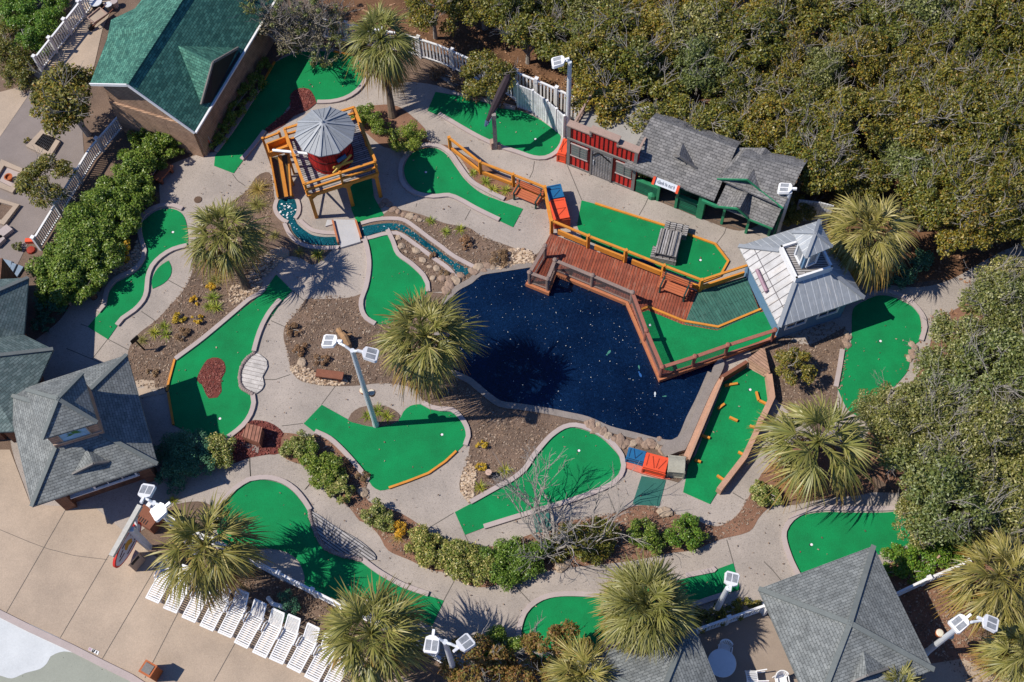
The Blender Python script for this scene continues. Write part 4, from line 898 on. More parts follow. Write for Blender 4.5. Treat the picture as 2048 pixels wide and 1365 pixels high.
# squared-up slope
dep = ((S0-T0).dot(sn)+(S1-T1).dot(sn))/2; dep = min(max(dep, 2.0), 3.6); print('shop slope depth', dep)
T0 = S0+sd*0.35-sn*dep+Z*(zr2-zs); T1 = S1-sn*dep+Z*(zr2-zs)
t = thing('shop_row', 'green board shop under a weathered shingle roof with a red-ended sign, beside the red front', 'building', (*(S0.lerp(S1, .5)).xy, 0))
b = MB(); b.panel([S0, S1, T1, T0], 0.1); b.panel([T0+sd*0, T1, T1-sn*.8-Z*.5, T0-sn*.8-Z*.5], .1); b.build('roof', M['shingle_old'], t)
pn = plane_n(S0, S1, T0)
dormer(t, q('C', 1035, 925), q('C', 1165, 1000), q('C', 1085, 850), S0, pn, q('C', 1062, 928), M['shingle_old'], M['greenwood'], 3.35)
G0 = P(*v6(868, 990), 0); G1 = P(*v3(60, 1020), 0)
gd = (G1-G0); GL = gd.length; gd.normalize(); gn = Vector((gd.y, -gd.x, 0))
if gn.y > 0: gn = -gn
def ga(u, z=0.0, o=0.0): return G0+gd*u+gn*o+Z*z
def gpanel(b, u0, u1, z0, z1, o, th=.08):
    p = [ga(u0, 0, o), ga(u1, 0, o), ga(u1, 0, o-th), ga(u0, 0, o-th)]; b.prism([(a.x, a.y) for a in p], z0, z1)
b = MB(); gpanel(b, 0, GL, 0.0, 2.15, -0.9); gpanel(b, .05, GL*.36, 0, .95, .0); gpanel(b, GL*.64, GL*.95, 0, .95, 0)
b.build('green_wall', M['greenwood'], t)
b = MB(); gpanel(b, .05, GL*.36, .95, 1.0, .03, .2); gpanel(b, GL*.64, GL*.95, .95, 1.0, .03, .2); b.build('counter_ledge', M['green_post'], t)
for u in (GL*.36, GL*.64, GL*.97):
    b = MB(); b.box(ga(u, 0, .0), .13, .13, 2.1, math.atan2(gd.y, gd.x)); b.build('post', M['green_post'], t)
b = MB(); c_ = ga(GL*.27, 0.0, -.05); b.lathe(c_, [(.22, 0), (.22, .3), (.1, .42), (.02, .5)], 10); b.build('green_tub', M['green_post'], t)
# sign board
sg0, sg1 = P(1308.5, 358.5, 2.25), P(1357.5, 377.5, 2.25); sdv = (sg1-sg0).normalized(); son = Vector((sdv.y, -sdv.x, 0))
if son.y > 0: son = -son
L_ = (sg1-sg0).length; hgt_ = .36; tilt = (Z*.8+son*-.6).normalized()
def sp(u, v, o=0.0): return sg0+sdv*(u*L_)+tilt*(v*hgt_)+son*.05+son.cross(sdv).normalized()*0+ (son*.8+Z*.6)*o
t2 = thing('shop_sign', 'long white sign board with red ends and dark lettering under the shingle eave', 'sign', (sg0.x, sg0.y, 0))
b = MB(); b.face([sp(0, -.55, 0), sp(1, -.55, 0), sp(1, .45, 0), sp(0, .45, 0)]); b.face([sp(0, -.55, -.04), sp(1, -.55, -.04), sp(1, .45, -.04), sp(0, .45, -.04)])
b.build('board', mat('sign_white', (0.62, 0.65, 0.68), 0.5, 8, 3, 0.1), t2)
for u0, u1 in ((-.035, .06), (.935, 1.035)):
    b = MB(); b.bar(sp(u0, -.05, .03), sp(u1, -.05, .03), hgt_*1.12, .08, upv=(son*.8+Z*.6)); b.build('red_end', M['orange'], t2)
b = MB(); rr = random.Random(4); u = .12; kk = 0
while u < .88:
    w_ = rr.choice((.018, .03, .024)); h_ = rr.choice((.35, .35, .5)); o_ = .012+kk*.0004; kk += 1
    if rr.random() > .15:
        v0 = -.25
        b.face([sp(u, v0, o_), sp(u+.01, v0, o_), sp(u+.013, v0+h_, o_), sp(u+.003, v0+h_, o_)])
        if rr.random() > .3: vv = v0+rr.choice((0, .2, .3)); b.face([sp(u, vv, o_+.0002), sp(u+w_, vv, o_+.0002), sp(u+w_, vv+.07, o_+.0002), sp(u, vv+.07, o_+.0002)])
    u += w_+.012
b.build('lettering', mat('sign_ink', (0.02, 0.025, 0.06), 0.6, 8, 3), t2)
# two-tier shelter right of it
t = thing('gabled_shelter', 'two-tiered weathered shingle shelter with cross gables on green posts', 'building', (*P(1490, 440, 0).xy, 0))
zl1 = 2.1
L0 = P(*v3(108, 752), zl1); L1 = P(*v3(1182, 1185), zl1); ld = (L1-L0); ld.z = 0; ld.normalize(); ln = Vector((ld.y, -ld.x, 0))
if ln.y > 0: ln = -ln
pitch = .42; dl = 1.55
LB = L0.copy(); L0 = L0.lerp(L1, .2)
K0 = L0-ln*dl+Z*(pitch*dl)+ld*.05; K1 = L1-ln*dl+Z*(pitch*dl)+ld*.0
b = MB(); b.panel([L0, L1, K1, K0], .09)
pn = plane_n(L0, L1, K0)
gl, gr_, gb = rayplane(v3(342, 850), L0, pn), rayplane(v3(812, 1030), L0, pn), None
ga_ = (gl+gr_)/2; zapx = 2.75; AP1 = P(*v3(650, 880), zapx); KB = AP1-ln*1.9
b.panel([gl+ln*.03, AP1, KB, gl-ln*1.9+Z*.0], .08); b.panel([AP1, gr_+ln*.03, gr_-ln*1.9, KB], .08)
lr = b.build('lower_roof', M['shingle_old'], t)
b = MB(); b.face([gl-ln*.08, gr_-ln*.08, AP1-ln*.08-Z*.05]); b.build('gable_face', M['greenwood'], lr)
b = MB(); b.bar(LB+ln*.03-Z*.05, LB.lerp(L1, .22)+ln*.03-Z*.05, .12, .14); b.bar(gl+ln*.06, AP1+ln*.06, .06, .1); b.bar(AP1+ln*.06, gr_+ln*.06, .06, .1); b.bar(gr_+ln*.05-Z*.06, L1+ln*.03-Z*.06, .05, .1); b.build('fascia', M['green_post'], lr)
ridge_caps(lr, [(AP1, KB)], M['shingle_old'], .1)
zu = 2.95
U0 = P(*v3(345, 432), zu); U1 = P(*v3(1340, 870), zu); ud = (U1-U0); ud.z = 0; ud.normalize(); un = Vector((ud.y, -ud.x, 0))
if un.y > 0: un = -un
du = 1.9; V0 = P(1480, 313, zu+.45*du); V1 = U1-un*du+Z*(.45*du)
b = MB(); b.panel([U0, U1, V1, V0], .09); b.panel([V0, V1, V1-un*.9-Z*.5, V0-un*.9-Z*.5], .09)
pn = plane_n(U0, U1, V1); hl, hr = rayplane(v3(345, 432), U0, pn), rayplane(v3(1000, 605), U0, pn); AP2 = P(*v3(800, 440), 3.55); KB2 = AP2-un*2.0
b.panel([hl+un*.03, AP2, KB2, hl-un*2.0], .08); b.panel([AP2, hr+un*.03, hr-un*2.0, KB2], .08)
ur = b.build('upper_roof', M['shingle_old'], t)
b = MB(); b.face([hl-un*.1, hr-un*.1, AP2-un*.1-Z*.05]); b.build('gable_face', M['greenwood'], ur)
b = MB(); b.bar(hl+un*.06, AP2+un*.06, .05, .08); b.bar(AP2+un*.06, hr+un*.06, .05, .08); b.bar(hr+un*.04-Z*.05, U1+un*.04-Z*.05, .05, .1); b.build('fascia', M['green_post'], ur)
b = MB(); W0, W1 = L0-ln*1.75+ld*.9, L1-ln*1.75; quadwall(b, W1, W0, 0, 2.8, 0, .1); quadwall(b, W1, W1+ln*.9, 0, 2.2, 0, .08); b.build('green_wall', M['greenwood'], t)
for (tx, ty), (bx, by), w_ in ((v3(95, 800), v3(72, 1015), .28), (v3(440, 890), v3(402, 1118), .12), (v3(820, 1060), v3(768, 1262), .12), (v3(1130, 1180), v3(1112, 1298), .12)):
    b = MB(); p = P(bx, by, 0); b.box(p, w_, w_, 2.08, math.atan2(ld.y, ld.x)); b.build('post', M['green_post'], t)
# ---------------- water tower
vM = lambda X, Y: q((500, 180), X, Y, 5.15)
fl0, fr0 = P(*vM(695, 1343), 0), P(*vM(1342, 1105), 0)
zd = (fitz(vM(592, 1085), fl0)+fitz(vM(1318, 852), fr0))/2; print('tower deck', zd, fitz(vM(592, 1085), fl0), fitz(vM(1318, 852), fr0))
zd = min(max(zd, 2.1), 2.7)
TL = P(*vM(592, 1085), zd); TR = P(*vM(1318, 852), zd); xd = (TR-TL); TW = xd.length; xd.normalize(); yd_ = Vector((-xd.y, xd.x, 0))
zrail = zd+.95; BL = P(*vM(348, 398), zrail); depth = (BL-TL).dot(yd_); print('tower w,d', TW, depth)
TD = min(max(depth, 2.8), 4.2)
def ta(u, v, z): return TL+xd*(u*TW)+yd_*(v*TD)+Z*(z-TL.z)
t = thing('water_tower', 'yellow timber water tower with a red tank under a grey faceted metal roof', 'tower', (*ta(.5, .5, 0).xy, 0))
b = MB(); b.uang = math.atan2(xd.y, xd.x); b.prism([(ta(u, v, 0).x, ta(u, v, 0).y) for u, v in ((0, 0), (1, 0), (1, 1), (0, 1))], zd-.12, zd); b.build('deck', M['greywood'], t)
b = MB()
for (a_, c_) in (((0, 0), (1, 0)), ((0, 1), (1, 1)), ((0, 0), (0, 1)), ((1, 0), (1, 1))):
    b.bar(ta(*a_, zd-.06)-yd_*.04*(1 if a_[1] == 0 == c_[1] else 0), ta(*c_, zd-.06)-yd_*.04*(1 if a_[1] == 0 == c_[1] else 0), .1, .2)
b.build('rim_beam', M['yellow'], t)
for u, v in ((.03, .03), (.56, .03), (.97, .03), (.03, .97), (.97, .97)):
    b = MB(); a_ = ta(u, v, zd-.12); f_ = ta(u, v, 0); f_.z = 0; b.bar(f_, a_, .17, .17, upv=yd_); b.build('leg', M['yellow'], t)
for u0, u1 in ((.03, .2), (.56, .44), (.56, .68), (.97, .85)):
    b = MB(); b.bar(ta(u0, .03, zd-.55), ta(u1, .03, zd-.14), .1, .09, upv=yd_); b.build('knee_brace', M['yellow'], t)
for v0, v1 in ((.05, .95), (.95, .05)): b = MB(); b.bar(ta(.03, v0, .25), ta(.03, v1, zd-.3), .07, .07, upv=xd); b.build('cross_brace', M['yellow'], t)
b = MB()
for (a_, c_) in (((.0, .0), (1, 0)), ((0, 1), (1, 1)), ((0, 0), (0, 1)), ((1, 0), (1, 1))):
    for z_ in (.9, .45): b.bar(ta(*a_, zd+z_), ta(*c_, zd+z_), .12, .07)
for u, v in ((.01, .01), (.5, .01), (.99, .01), (.01, .99), (.99, .99), (.01, .5), (.99, .5), (.5, .99)): b.box(ta(u, v, zd), .11, .11, .97, math.atan2(xd.y, xd.x))
b.build('railing', M['yellow'], t)
RC = ta(.46, .5, 0); ev = vM(773, 430); zev = fitz(ev, RC); print('tower roof eave z', zev); zev = min(max(zev, zd+1.1), zd+2.0)
RC = P(*ev, zev); RC.z = 0; zap = fitz(vM(730, 340), RC); print('tower apex', zap); zap = max(zap, zev+.4)
rt = 1.22; b = MB(); b.lathe(RC, [(1.08, zd), (1.08, zev+.1)], 20); tk = b.build('tank', brickmat('red_tank_boards', (0.42, 0.02, 0.016), (0.34, 0.016, 0.013), (0.07, 0.004, 0.004), 8, 0.17, 0.012, rot=math.pi/2), t)
for zz in (zd+.25, zd+.9):
    b = MB(); b.lathe(RC, [(1.085, zz), (1.11, zz), (1.11, zz+.05), (1.085, zz+.05)], 20); b.build('hoop', M['red_dark'], tk)
n10 = 10; rad = (P(*vM(1080, 430), zev)-P(*vM(468, 430), zev)).length/2; print('roof radius', rad)
ring = [Vector((RC.x+rad*1.03*math.cos(6.2832*(k+.35)/n10), RC.y+rad*1.03*math.sin(6.2832*(k+.35)/n10), zev)) for k in range(n10)]; apx = Vector((RC.x, RC.y, zap))
b = MB()
for k in range(n10): b.panel([ring[k], ring[(k+1) % n10], apx], .05)
rf_ = b.build('roof', M['tin'], t)
b = MB()
for k in range(n10):
    b.bar(ring[k]+Z*.02, apx+Z*.03, .09, .05)
    for f_ in (.33, .66): e_ = ring[k].lerp(ring[(k+1) % n10], f_); b.bar(e_+Z*.015, e_.lerp(apx, .75 if f_ == .33 else .6)+Z*.015, .02, .02)
b.lathe(apx, [(.12, -.05), (.05, .1), (.01, .14)], 8)
b.build('seams', mat('seam_tin', (0.33, 0.345, 0.36), 0.5, 14, 2), rf_)
# crossed boards on the tank front
fc = math.atan2(-yd_.y, -yd_.x)+.25; fr = Vector((math.cos(fc), math.sin(fc), 0)); tg = Vector((-fr.y, fr.x, 0)); cb_ = RC+fr*1.2; cb_.z = zd+.75
b = MB(); b.bar(cb_-tg*.55-Z*.3, cb_+tg*.55+Z*.3, .14, .05, upv=fr); b.bar(cb_-tg*.5+Z*.16+fr*.04, cb_+tg*.55-Z*.16+fr*.04, .12, .05, upv=fr); em = b.build('crossed_boards', mat('golden_board', (0.55, 0.4, 0.08), 0.6, 12, 3), tk)
b = MB(); b.bar(cb_-tg*.2+Z*.34-fr*.02, cb_+tg*.3+Z*.42-fr*.02, .26, .05, upv=fr); b.build('blue_badge', M['blue'], em)
# spout and flume on the left side
sp0 = RC-xd*1.0; sp0.z = zd+.75; sp1 = P(*vM(236, 622), zd+.45)
t2 = thing('flume', 'sloping yellow plank flume with a spout box pouring into the round pool', 'flume', (*P(563, 355, 0).xy, 0))
b = MB(); b.tube([sp0, sp1], .07, 8); b.build('spout_pipe', M['metal_white'], t2)
fx = [P(*vM(180, 580), 2.2), P(*vM(378, 505), 2.2), P(*vM(402, 600), 2.2), P(*vM(206, 668), 2.2)]
b = MB()
for i in range(4): b.bar(fx[i], fx[(i+1) % 4], .08, .4)
b.face([a-Z*.2 for a in fx]); b.build('spout_box', M['yellow'], t2)
g0, g1 = P(*vM(215, 700), 1.5), P(*vM(400, 660), 1.5); h0, h1 = P(*vM(292, 1118), .25), P(*vM(430, 1100), .25)
b = MB(); b.face([g0, g1, h1, h0]); b.build('trough_bed', mat('wet_planks', (0.1, 0.075, 0.03), 0.3, 10, 3), t2)
b = MB(); b.bar(g0+Z*.1, h0+Z*.1, .08, .3); b.bar(g1+Z*.1, h1+Z*.1, .08, .3); b.bar(g0.lerp(g1, .5)+Z*.06, h0.lerp(h1, .62)+Z*.06, .18, .08); b.build('trough_side', M['yellow'], t2)
for f_ in (.1, .5, .9):
    for a_, c_ in ((g0, h0), (g1, h1)): b = MB(); p = a_.lerp(c_, f_); b.bar((p.x, p.y, 0), p, .1, .1, upv=xd); b.build('support', M['yellow'], t2)
b = MB(); p = P(*vM(136, 520), 2.0); b.bar((p.x, p.y, 0), p+Z*.2, .12, .12, upv=xd); p2 = P(*vM(305, 455), 2.0); b.bar((p2.x, p2.y, 0), p2+Z*.2, .12, .12, upv=xd); b.bar(p+Z*.1, p2+Z*.1, .1, .08)
b.build('support', M['yellow'], t2)
# ---------------- DOCK
zk = dk_z
dkp = [P(a, b_, zk) for a, b_, _ in pts('X', '1101,467 1398,584 1421,574 1492,553 1521,624 1552,600 1570,640 1552,672 1520,687 1438,717 1320,759 1254,606 1111,547 1096,585 1052,567 1064,540')]
t = thing('dock', 'red-stained plank dock with an angled walkway along the pond', 'dock', (*P(1300, 600, 0).xy, 0))
b = MB(); b.uang = math.radians(-108); b.prism([(a.x, a.y) for a in dkp], zk-.14, zk); b.build('deck_boards', M['dock'], t)
b = MB(); b.ribbon([dkp[i] for i in (7, 8, 9, 10, 11, 12, 13, 14)], .12, zk-.2, zk+.04); b.build('edge_timber', M['dock_edge'], t)
for px, py in ((1060, 562), (1095, 580), (1180, 575), (1250, 604), (1285, 680), (1318, 750), (1380, 735)):
    b = MB(); p = P(px, py, zk); b.box((p.x, p.y, 0.0), .2, .2, zk-.14); b.build('pile', M['log'], t)
b = MB(); b.uang = math.radians(-66); b.sheet([P(a, b_, zk+.006) for a, b_, _ in pts('G', '1172,395 1462,308 1543,520 1540,525 1292,622 1095,588')]); b.build('green_ramp', M['greenplank'], t)
green('green on the dock walkway wrapped by the brown mesh railing',
      ((1240, 560), '262,408* 345,378* 780,555* 1205,628* 1735,405* 1850,375* 1935,600* 1900,700* 1240,940* 740,1140* 560,1120* 540,1080*', 6.203), (),
      ((( 1240, 560), '262,408 345,378 780,553 1205,626 1735,405', 6.203),), [(1299, 651)], zk+.008, (), False)
# brown railing with wire mesh
rp = [(1090, 493), (1059, 546), (1095, 559), (1110, 521), (1185, 552), (1265, 586), (1293, 662), (1324, 735), (1390, 714), (1456, 691), (1550, 661)]
RP = [P(a, b_, zk+1.0) for a, b_ in rp]; RP = [Vector((a.x, a.y, zk)) for a in RP]
t = thing('mesh_railing', 'brown timber railing with wire mesh along the pond edge of the dock', 'railing', (*RP[5].xy, 0))
for i, p in enumerate(RP):
    b = MB(); b.lathe(p, [(.085, 0), (.085, 1.0), (.12, 1.02), (.12, 1.08), (.06, 1.13)], 8); b.build('post', M['railgrey'] if i < 6 else M['rail'], t)
for i in range(len(RP)-1):
    m_ = M['railgrey'] if i < 5 else M['rail']; b = MB(); b.bar(RP[i]+Z*1.0, RP[i+1]+Z*1.0, .16, .05); b.build('top_rail', m_, t); b = MB(); b.bar(RP[i]+Z*.12, RP[i+1]+Z*.12, .06, .08); b.build('bottom_rail', m_, t)
    if i < 9: b = MB(); b.face([RP[i]+Z*.16, RP[i+1]+Z*.16, RP[i+1]+Z*.97, RP[i]+Z*.97]); b.build('wire_mesh', M['wire'], t)
# stone retaining wall end and steps between pond and trough hole
vt = lambda X, Y: q((1340, 680), X, Y, 4.015)
b = MB(); b.prism([(a.x, a.y) for a in curve(pts((1340, 680), '395,172 345,225 325,290 280,385 225,500 190,600 150,695 95,780 40,818 -30,830 -80,900* -40,960* 60,920* 115,905 200,720 270,560 340,410 400,300 430,220 420,180', 4.015), 0, True, .2)], 0, .32)
tag(b.build('retaining_wall', M['stone_wall']), 'curved grey stone retaining wall between pond and walled green', 'wall')
# ================================================================== PROPS
# yellow post-and-rail fence
YP = [((901, 300), 0), ((961.5, 348), 0), ((1027, 373), 0), ((1089.5, 398), 0), ((1103, 464), zk), ((1175.6, 494.6), zk), ((1249.5, 523.5), zk), ((1324.5, 553.5), zk), ((1398.5, 582), zk), ((1490, 552), zk)]
yp = [P(*a, z) for a, z in YP]
t = thing('post_and_rail_fence', 'yellow timber post-and-rail fence running from the tower past the crates and along the dock', 'fence', (*yp[4].xy, 0))
for i, p in enumerate(yp[:-1]):
    b = MB(); b.box((p.x, p.y, 0.0), .15, .15, p.z+1.08, .35); b.build('post', M['yellow'], t)
for i in range(len(yp)-1):
    a, c = yp[i], yp[i+1]; tz = 1.0; b = MB(); b.bar(a+Z*tz, c+Z*tz, .11, .09); b.build('top_rail', M['yellow'], t)
    if i == 3: b = MB(); b.bar(a+Z*.4, c+Z*.2, .07, .14); b.build('lower_rail', M['yellow'], t); continue
    dv = (c-a).normalized(); hb = .36 if i > 3 else .22
    b = MB(); b.bar(a+dv*(.35 if 3 < i < 8 else .1)+Z*(hb*.5+.08), c-dv*.1+Z*(hb*.5+.08), .09, hb); b.build('kick_board', M['yellow'], t)
# plank tunnel across the straight green
vw = lambda X, Y: q((1280, 430), X, Y, 7.183)
t = thing('plank_tunnel', 'weathered grey plank tunnel straddling the straight green', 'golf obstacle', (*P(*vw(400, 400), 0).xy, 0))
ta_, tb_ = P(*vw(455, 225), .75), P(*vw(365, 575), .75); tdv = (tb_-ta_); tdv.z = 0; tdv.normalize(); tside = Vector((-tdv.y, tdv.x, 0))
if tside.x < 0: tside = -tside
b = MB(); b.uang = math.atan2(tdv.y, tdv.x)
b.prism([((ta_+tside*s).x+tdv.x*u, (ta_+tside*s).y+tdv.y*u) for s, u in ((-.52, 0), (.52, 0), (.52, (tb_-ta_).length), (-.52, (tb_-ta_).length))], .68, .76); b.build('plank_roof', M['greywood'], t)
for s in (-.5, .5):
    b = MB(); b.bar(ta_+tside*s-Z*.36, tb_+tside*s-Z*.36, .07, .62); b.build('side_wall', M['greywood'], t)
for px, py, lx, ly, h in ((495, 235, 1.15, .62, .42), (325, 600, 1.25, .62, .42)):
    b = MB(); c_ = P(*vw(px+15, py+25), 0); b.uang = math.atan2(tside.y, tside.x); b.box(c_, lx, ly, h, b.uang)
    for k in range(4): b.box(c_-tside*(lx*.4-k*lx*.27)+Z*h, .2, ly*.9, .05, b.uang)
    b.build('platform', M['greywood'], t)
b = MB(); 
for s in (-.35, 0, .3): b.bar(ta_+tside*s+Z*.06, tb_+tside*s+Z*.06, .05, .04)
b.build('battens', M['trim'], t)
# walled trough green with bumpers
t = thing('putting_green', 'green inside low plank walls with short yellow bumpers, right of the pond', 'golf green', (*P(1450, 860, 0).xy, 0))
def TP(txt, z): return [P(*vt(float(a.split(',')[0]), float(a.split(',')[1])), z) for a in txt.split()]
b = MB(); b.sheet(TP('105,1225 320,1320 392,1205 590,925 690,715 745,620 788,500 765,300 620,225 430,345 210,920 150,1000', .06)); b.build('turf', M['turf'], t)
b = MB(); b.ribbon(TP('425,300 150,960', .6), .1, 0, .62); b.build('side_wall', M['tanplain'], t)
b = MB(); b.ribbon(TP('400,310 135,940', .3), .3, 0, .3); b.build('ledge', M['tanplain'], t)
b = MB(); b.ribbon(TP('412,300 618,172', .6), .16, 0, .6); b.build('side_wall', M['brownwood'], t)
rw = TP('797,270 822,455 745,622', .55)
b = MB(); b.ribbon(rw, .26, 0, .55); b.build('side_wall', M['tanplain'], t)
b = MB(); b.ribbon(TP('735,625 695,735 600,935 395,1200', .55), .24, 0, .55); b.build('side_wall', M['tanplain'], t)
b = MB(); w4 = [P(*vt(622, 150), .75), P(*vt(758, 52), .35), P(*vt(805, 262), .7), P(*vt(755, 298), .25), P(*vt(622, 218), .25)]
b.panel([w4[0], w4[1], w4[2]], .08); b.face([w4[0], w4[2], w4[3], w4[4]]); b.build('backboard', M['tanwood'], t)
for x0, y0, x1, y1 in ((440, 368, 543, 352), (385, 555, 437, 515), (477, 622, 542, 652), (640, 690, 695, 715), (548, 902, 592, 925), (378, 1090, 434, 1128), (692, 418, 712, 488), (715, 488, 783, 520), (255, 768, 320, 790), (200, 965, 247, 982)):
    b = MB(); b.bar(P(*vt(x0, y0), .12), P(*vt(x1, y1), .12), .1, .12); b.build('bumper', M['yellow'], t)
cup(t, vt(640, 402), .06)
# ------------------------------------------------------------------ crates
def crate(label, quad, ztop, z0, m, md, pattern=((.12, .1, .12, .9), (.3, .5, .9, .1), (.3, .5, .75, .45)), rounded=False):
    c = [P(a, b_, ztop) for a, b_ in quad]; cen = sum(c, Vector())/4
    ux = ((c[1]-c[0])+(c[2]-c[3]))*.25; uy = ((c[3]-c[0])+(c[2]-c[1]))*.25
    uy = uy-ux*(uy.dot(ux)/ux.dot(ux)); t = thing('crate', label, 'crate', (cen.x, cen.y, z0)); b = MB()
    pl = [(cen+ux*i+uy*j) for i, j in ((-1, -1), (1, -1), (1, 1), (-1, 1))]
    if rounded:
        n = 8; prev = None
        for k in range(n+1):
            f = -1+2*k/n; zz = ztop-.14*f*f
            cur = [cen+ux*i+uy*f for i in (-1, 1)]; cur = [Vector((a.x, a.y, zz)) for a in cur]
            if prev: b.face([prev[0], prev[1], cur[1], cur[0]])
            prev = cur
        b.prism([(a.x, a.y) for a in pl], z0, ztop-.14)
    else: b.prism([(a.x, a.y) for a in pl], z0, ztop)
    b.build('box', m, t)
    fr = MB(); e = .02
    for i in range(4):
        a_, d_ = pl[i], pl[(i+1) % 4]; fr.bar(Vector((a_.x, a_.y, z0+.06)), Vector((d_.x, d_.y, z0+.06)), .05, .1)
        fr.bar(Vector((a_.x, a_.y, ztop-.16)), Vector((d_.x, d_.y, ztop-.16)), .05, .08); fr.bar(Vector((a_.x, a_.y, z0)), Vector((a_.x, a_.y, ztop-.15)), .07, .07, upv=uy.normalized())
    fr.build('corner_frame', m, t)
    g_ = MB()
    for x0, y0, x1, y1 in pattern:
        def at(x, y): p = cen+ux*(2*x-1)+uy*(2*y-1); return Vector((p.x, p.y, ztop+.004))
        g_.bar(at(x0, y0), at(x1, y1), .035, .012)
    if pattern: g_.build('lid_grooves', md, t)
    return t
v9 = lambda *a: [q((1200, 850), a[i], a[i+1], 9.1) for i in range(0, len(a), 2)]
zpat = ((.08, .1, .92, .1), (.3, .5, .92, .9), (.3, .5, .92, .45))
crate('blue crate at the left end of the painted row below the pond', v9(540, 402, 846, 492, 790, 668, 478, 592), .6, .08, M['blue'], M['blue_dark'], ((.3, .1, .5, .9), (.5, .9, .8, .2), (.12, .1, .12, .9)))
crate('orange crate between blue crate and grey chest below the pond', v9(852, 498, 1250, 606, 1192, 872, 788, 770), .72, .08, M['orange'], M['orange_dark'], ((.12, .1, .12, .85), (.3, .15, .48, .9), (.6, .2, .56, .85), (.92, .2, .66, .88)))
crate('grey-green chest with a rounded lid at the right end of the crate row', v9(1272, 540, 1562, 572, 1540, 852, 1238, 826), .85, .02, mat('chest_grey', (0.36, 0.34, 0.27), 0.8, 10, 3, 0.25), M['trim'], (), True)
b = MB(); b.prism([(a.x, a.y) for a in [P(*k, 0) for k in v9(470, 680, 800, 780, 1200, 930, 1280, 1000, 1120, 1000, 760, 900, 480, 800)]], 0, .1); tag(b.build('plinth', mat('faded_red', (0.55, 0.16, 0.11), 0.7, 12, 3, 0.25)), 'faded red plinth under the painted crates below the pond', 'plinth')
vc = lambda *a: [q((960, 260), a[i], a[i+1], 6.827) for i in range(0, len(a), 2)]
crate('blue crate behind the orange one at the corner of the yellow fence', vc(906, 772, 1102, 735, 1150, 908, 948, 950), .8, .02, M['blue'], M['blue_dark'], ((.1, .1, .9, .1), (.1, .3, .9, .35), (.3, .9, .85, .45)))
crate('orange crate in front of the blue one at the yellow fence corner', vc(955, 960, 1160, 925, 1221, 1194, 1022, 1230), .8, .02, M['orange'], M['orange_dark'], ((.1, .08, .9, .1), (.25, .5, .9, .5), (.2, .88, .9, .5)))
crate('orange crate half hidden behind the left edge of the red front', vc(1135, 112, 1235, 140, 1180, 345, 1062, 312), .75, .02, M['orange'], M['orange_dark'], ((.15, .15, .4, .9), (.5, .1, .15, .8)))
# ------------------------------------------------------------------ benches
def make_bench():
    t = thing('park_bench', '', 'bench'); b = MB()
    for k in range(4): b.bar((-.75, -.2+.13*k, .44), (.75, -.2+.13*k, .44), .11, .04)
    b.build('seat', M['bench'], t); b = MB()
    for k in range(3): b.bar((-.75, .3+.03*k, .58+.13*k), (.75, .3+.03*k, .58+.13*k), .04, .115)
    b.build('backrest', M['bench'], t)
    for x in (-.6, .6):
        b = MB(); b.bar((x, -.24, .0), (x, -.2, .42), .07, .08, upv=(1, 0, 0)); b.bar((x, .24, 0), (x, .38, .92), .07, .07, upv=(1, 0, 0)); b.bar((x, -.26, .4), (x, .3, .4), .07, .05); b.bar((x, -.3, .62), (x, .3, .62), .07, .05); b.bar((x, -.26, .4), (x, -.26, .62), .06, .06, upv=(1, 0, 0)); b.build('leg', M['darkgreen'], t)
    return t
bn = make_bench(); first = True
for (px, py), a0, a1, z, lab in (((1054, 392), (1028, 388), (1075, 408), 0, 'orange-slatted bench with its back to the yellow fence, left of the crates'), ((1348, 577), (1329, 566), (1374, 583), zk, 'orange-slatted bench standing on the red dock boards')):
    d_ = P(*a1, z)-P(*a0, z); ang = math.atan2(d_.y, d_.x); p = P(px, py, z+.44); p.z = z
    o = bn if first else dup(bn, p, ang); o.location = p; o.rotation_euler.z = ang; o['label'] = lab; o['group'] = 'orange-slatted benches'; first = False
# plain backless benches
def timber_bench(label, px0, px1, w, h, m):
    p0, p1 = P(*px0, h), P(*px1, h); c = (p0+p1)/2; t = thing('timber_bench', label, 'bench', (c.x, c.y, 0)); b = MB(); b.bar(p0-Z*.05, p1-Z*.05, w, .1); b.build('seat', m, t)
    dv = (p1-p0).normalized()
    for f in (.15, .85):
        b = MB(); p = p0.lerp(p1, f); b.box((p.x, p.y, 0), .12, w*.8, h-.1, math.atan2(dv.y, dv.x)); b.build('leg', m, t)
timber_bench('low brown timber bench on the pebbles of the centre bed', (632, 745), (686, 752), .38, .45, M['brownwood'])
timber_bench('red-brown timber bench beside the left hedge below the shop', (312, 360), (340, 328), .42, .5, M['brownwood'])
timber_bench('grey-brown backless bench in shade under the left hedge', (133, 602), (147, 594), .3, .4, M['taupe'])
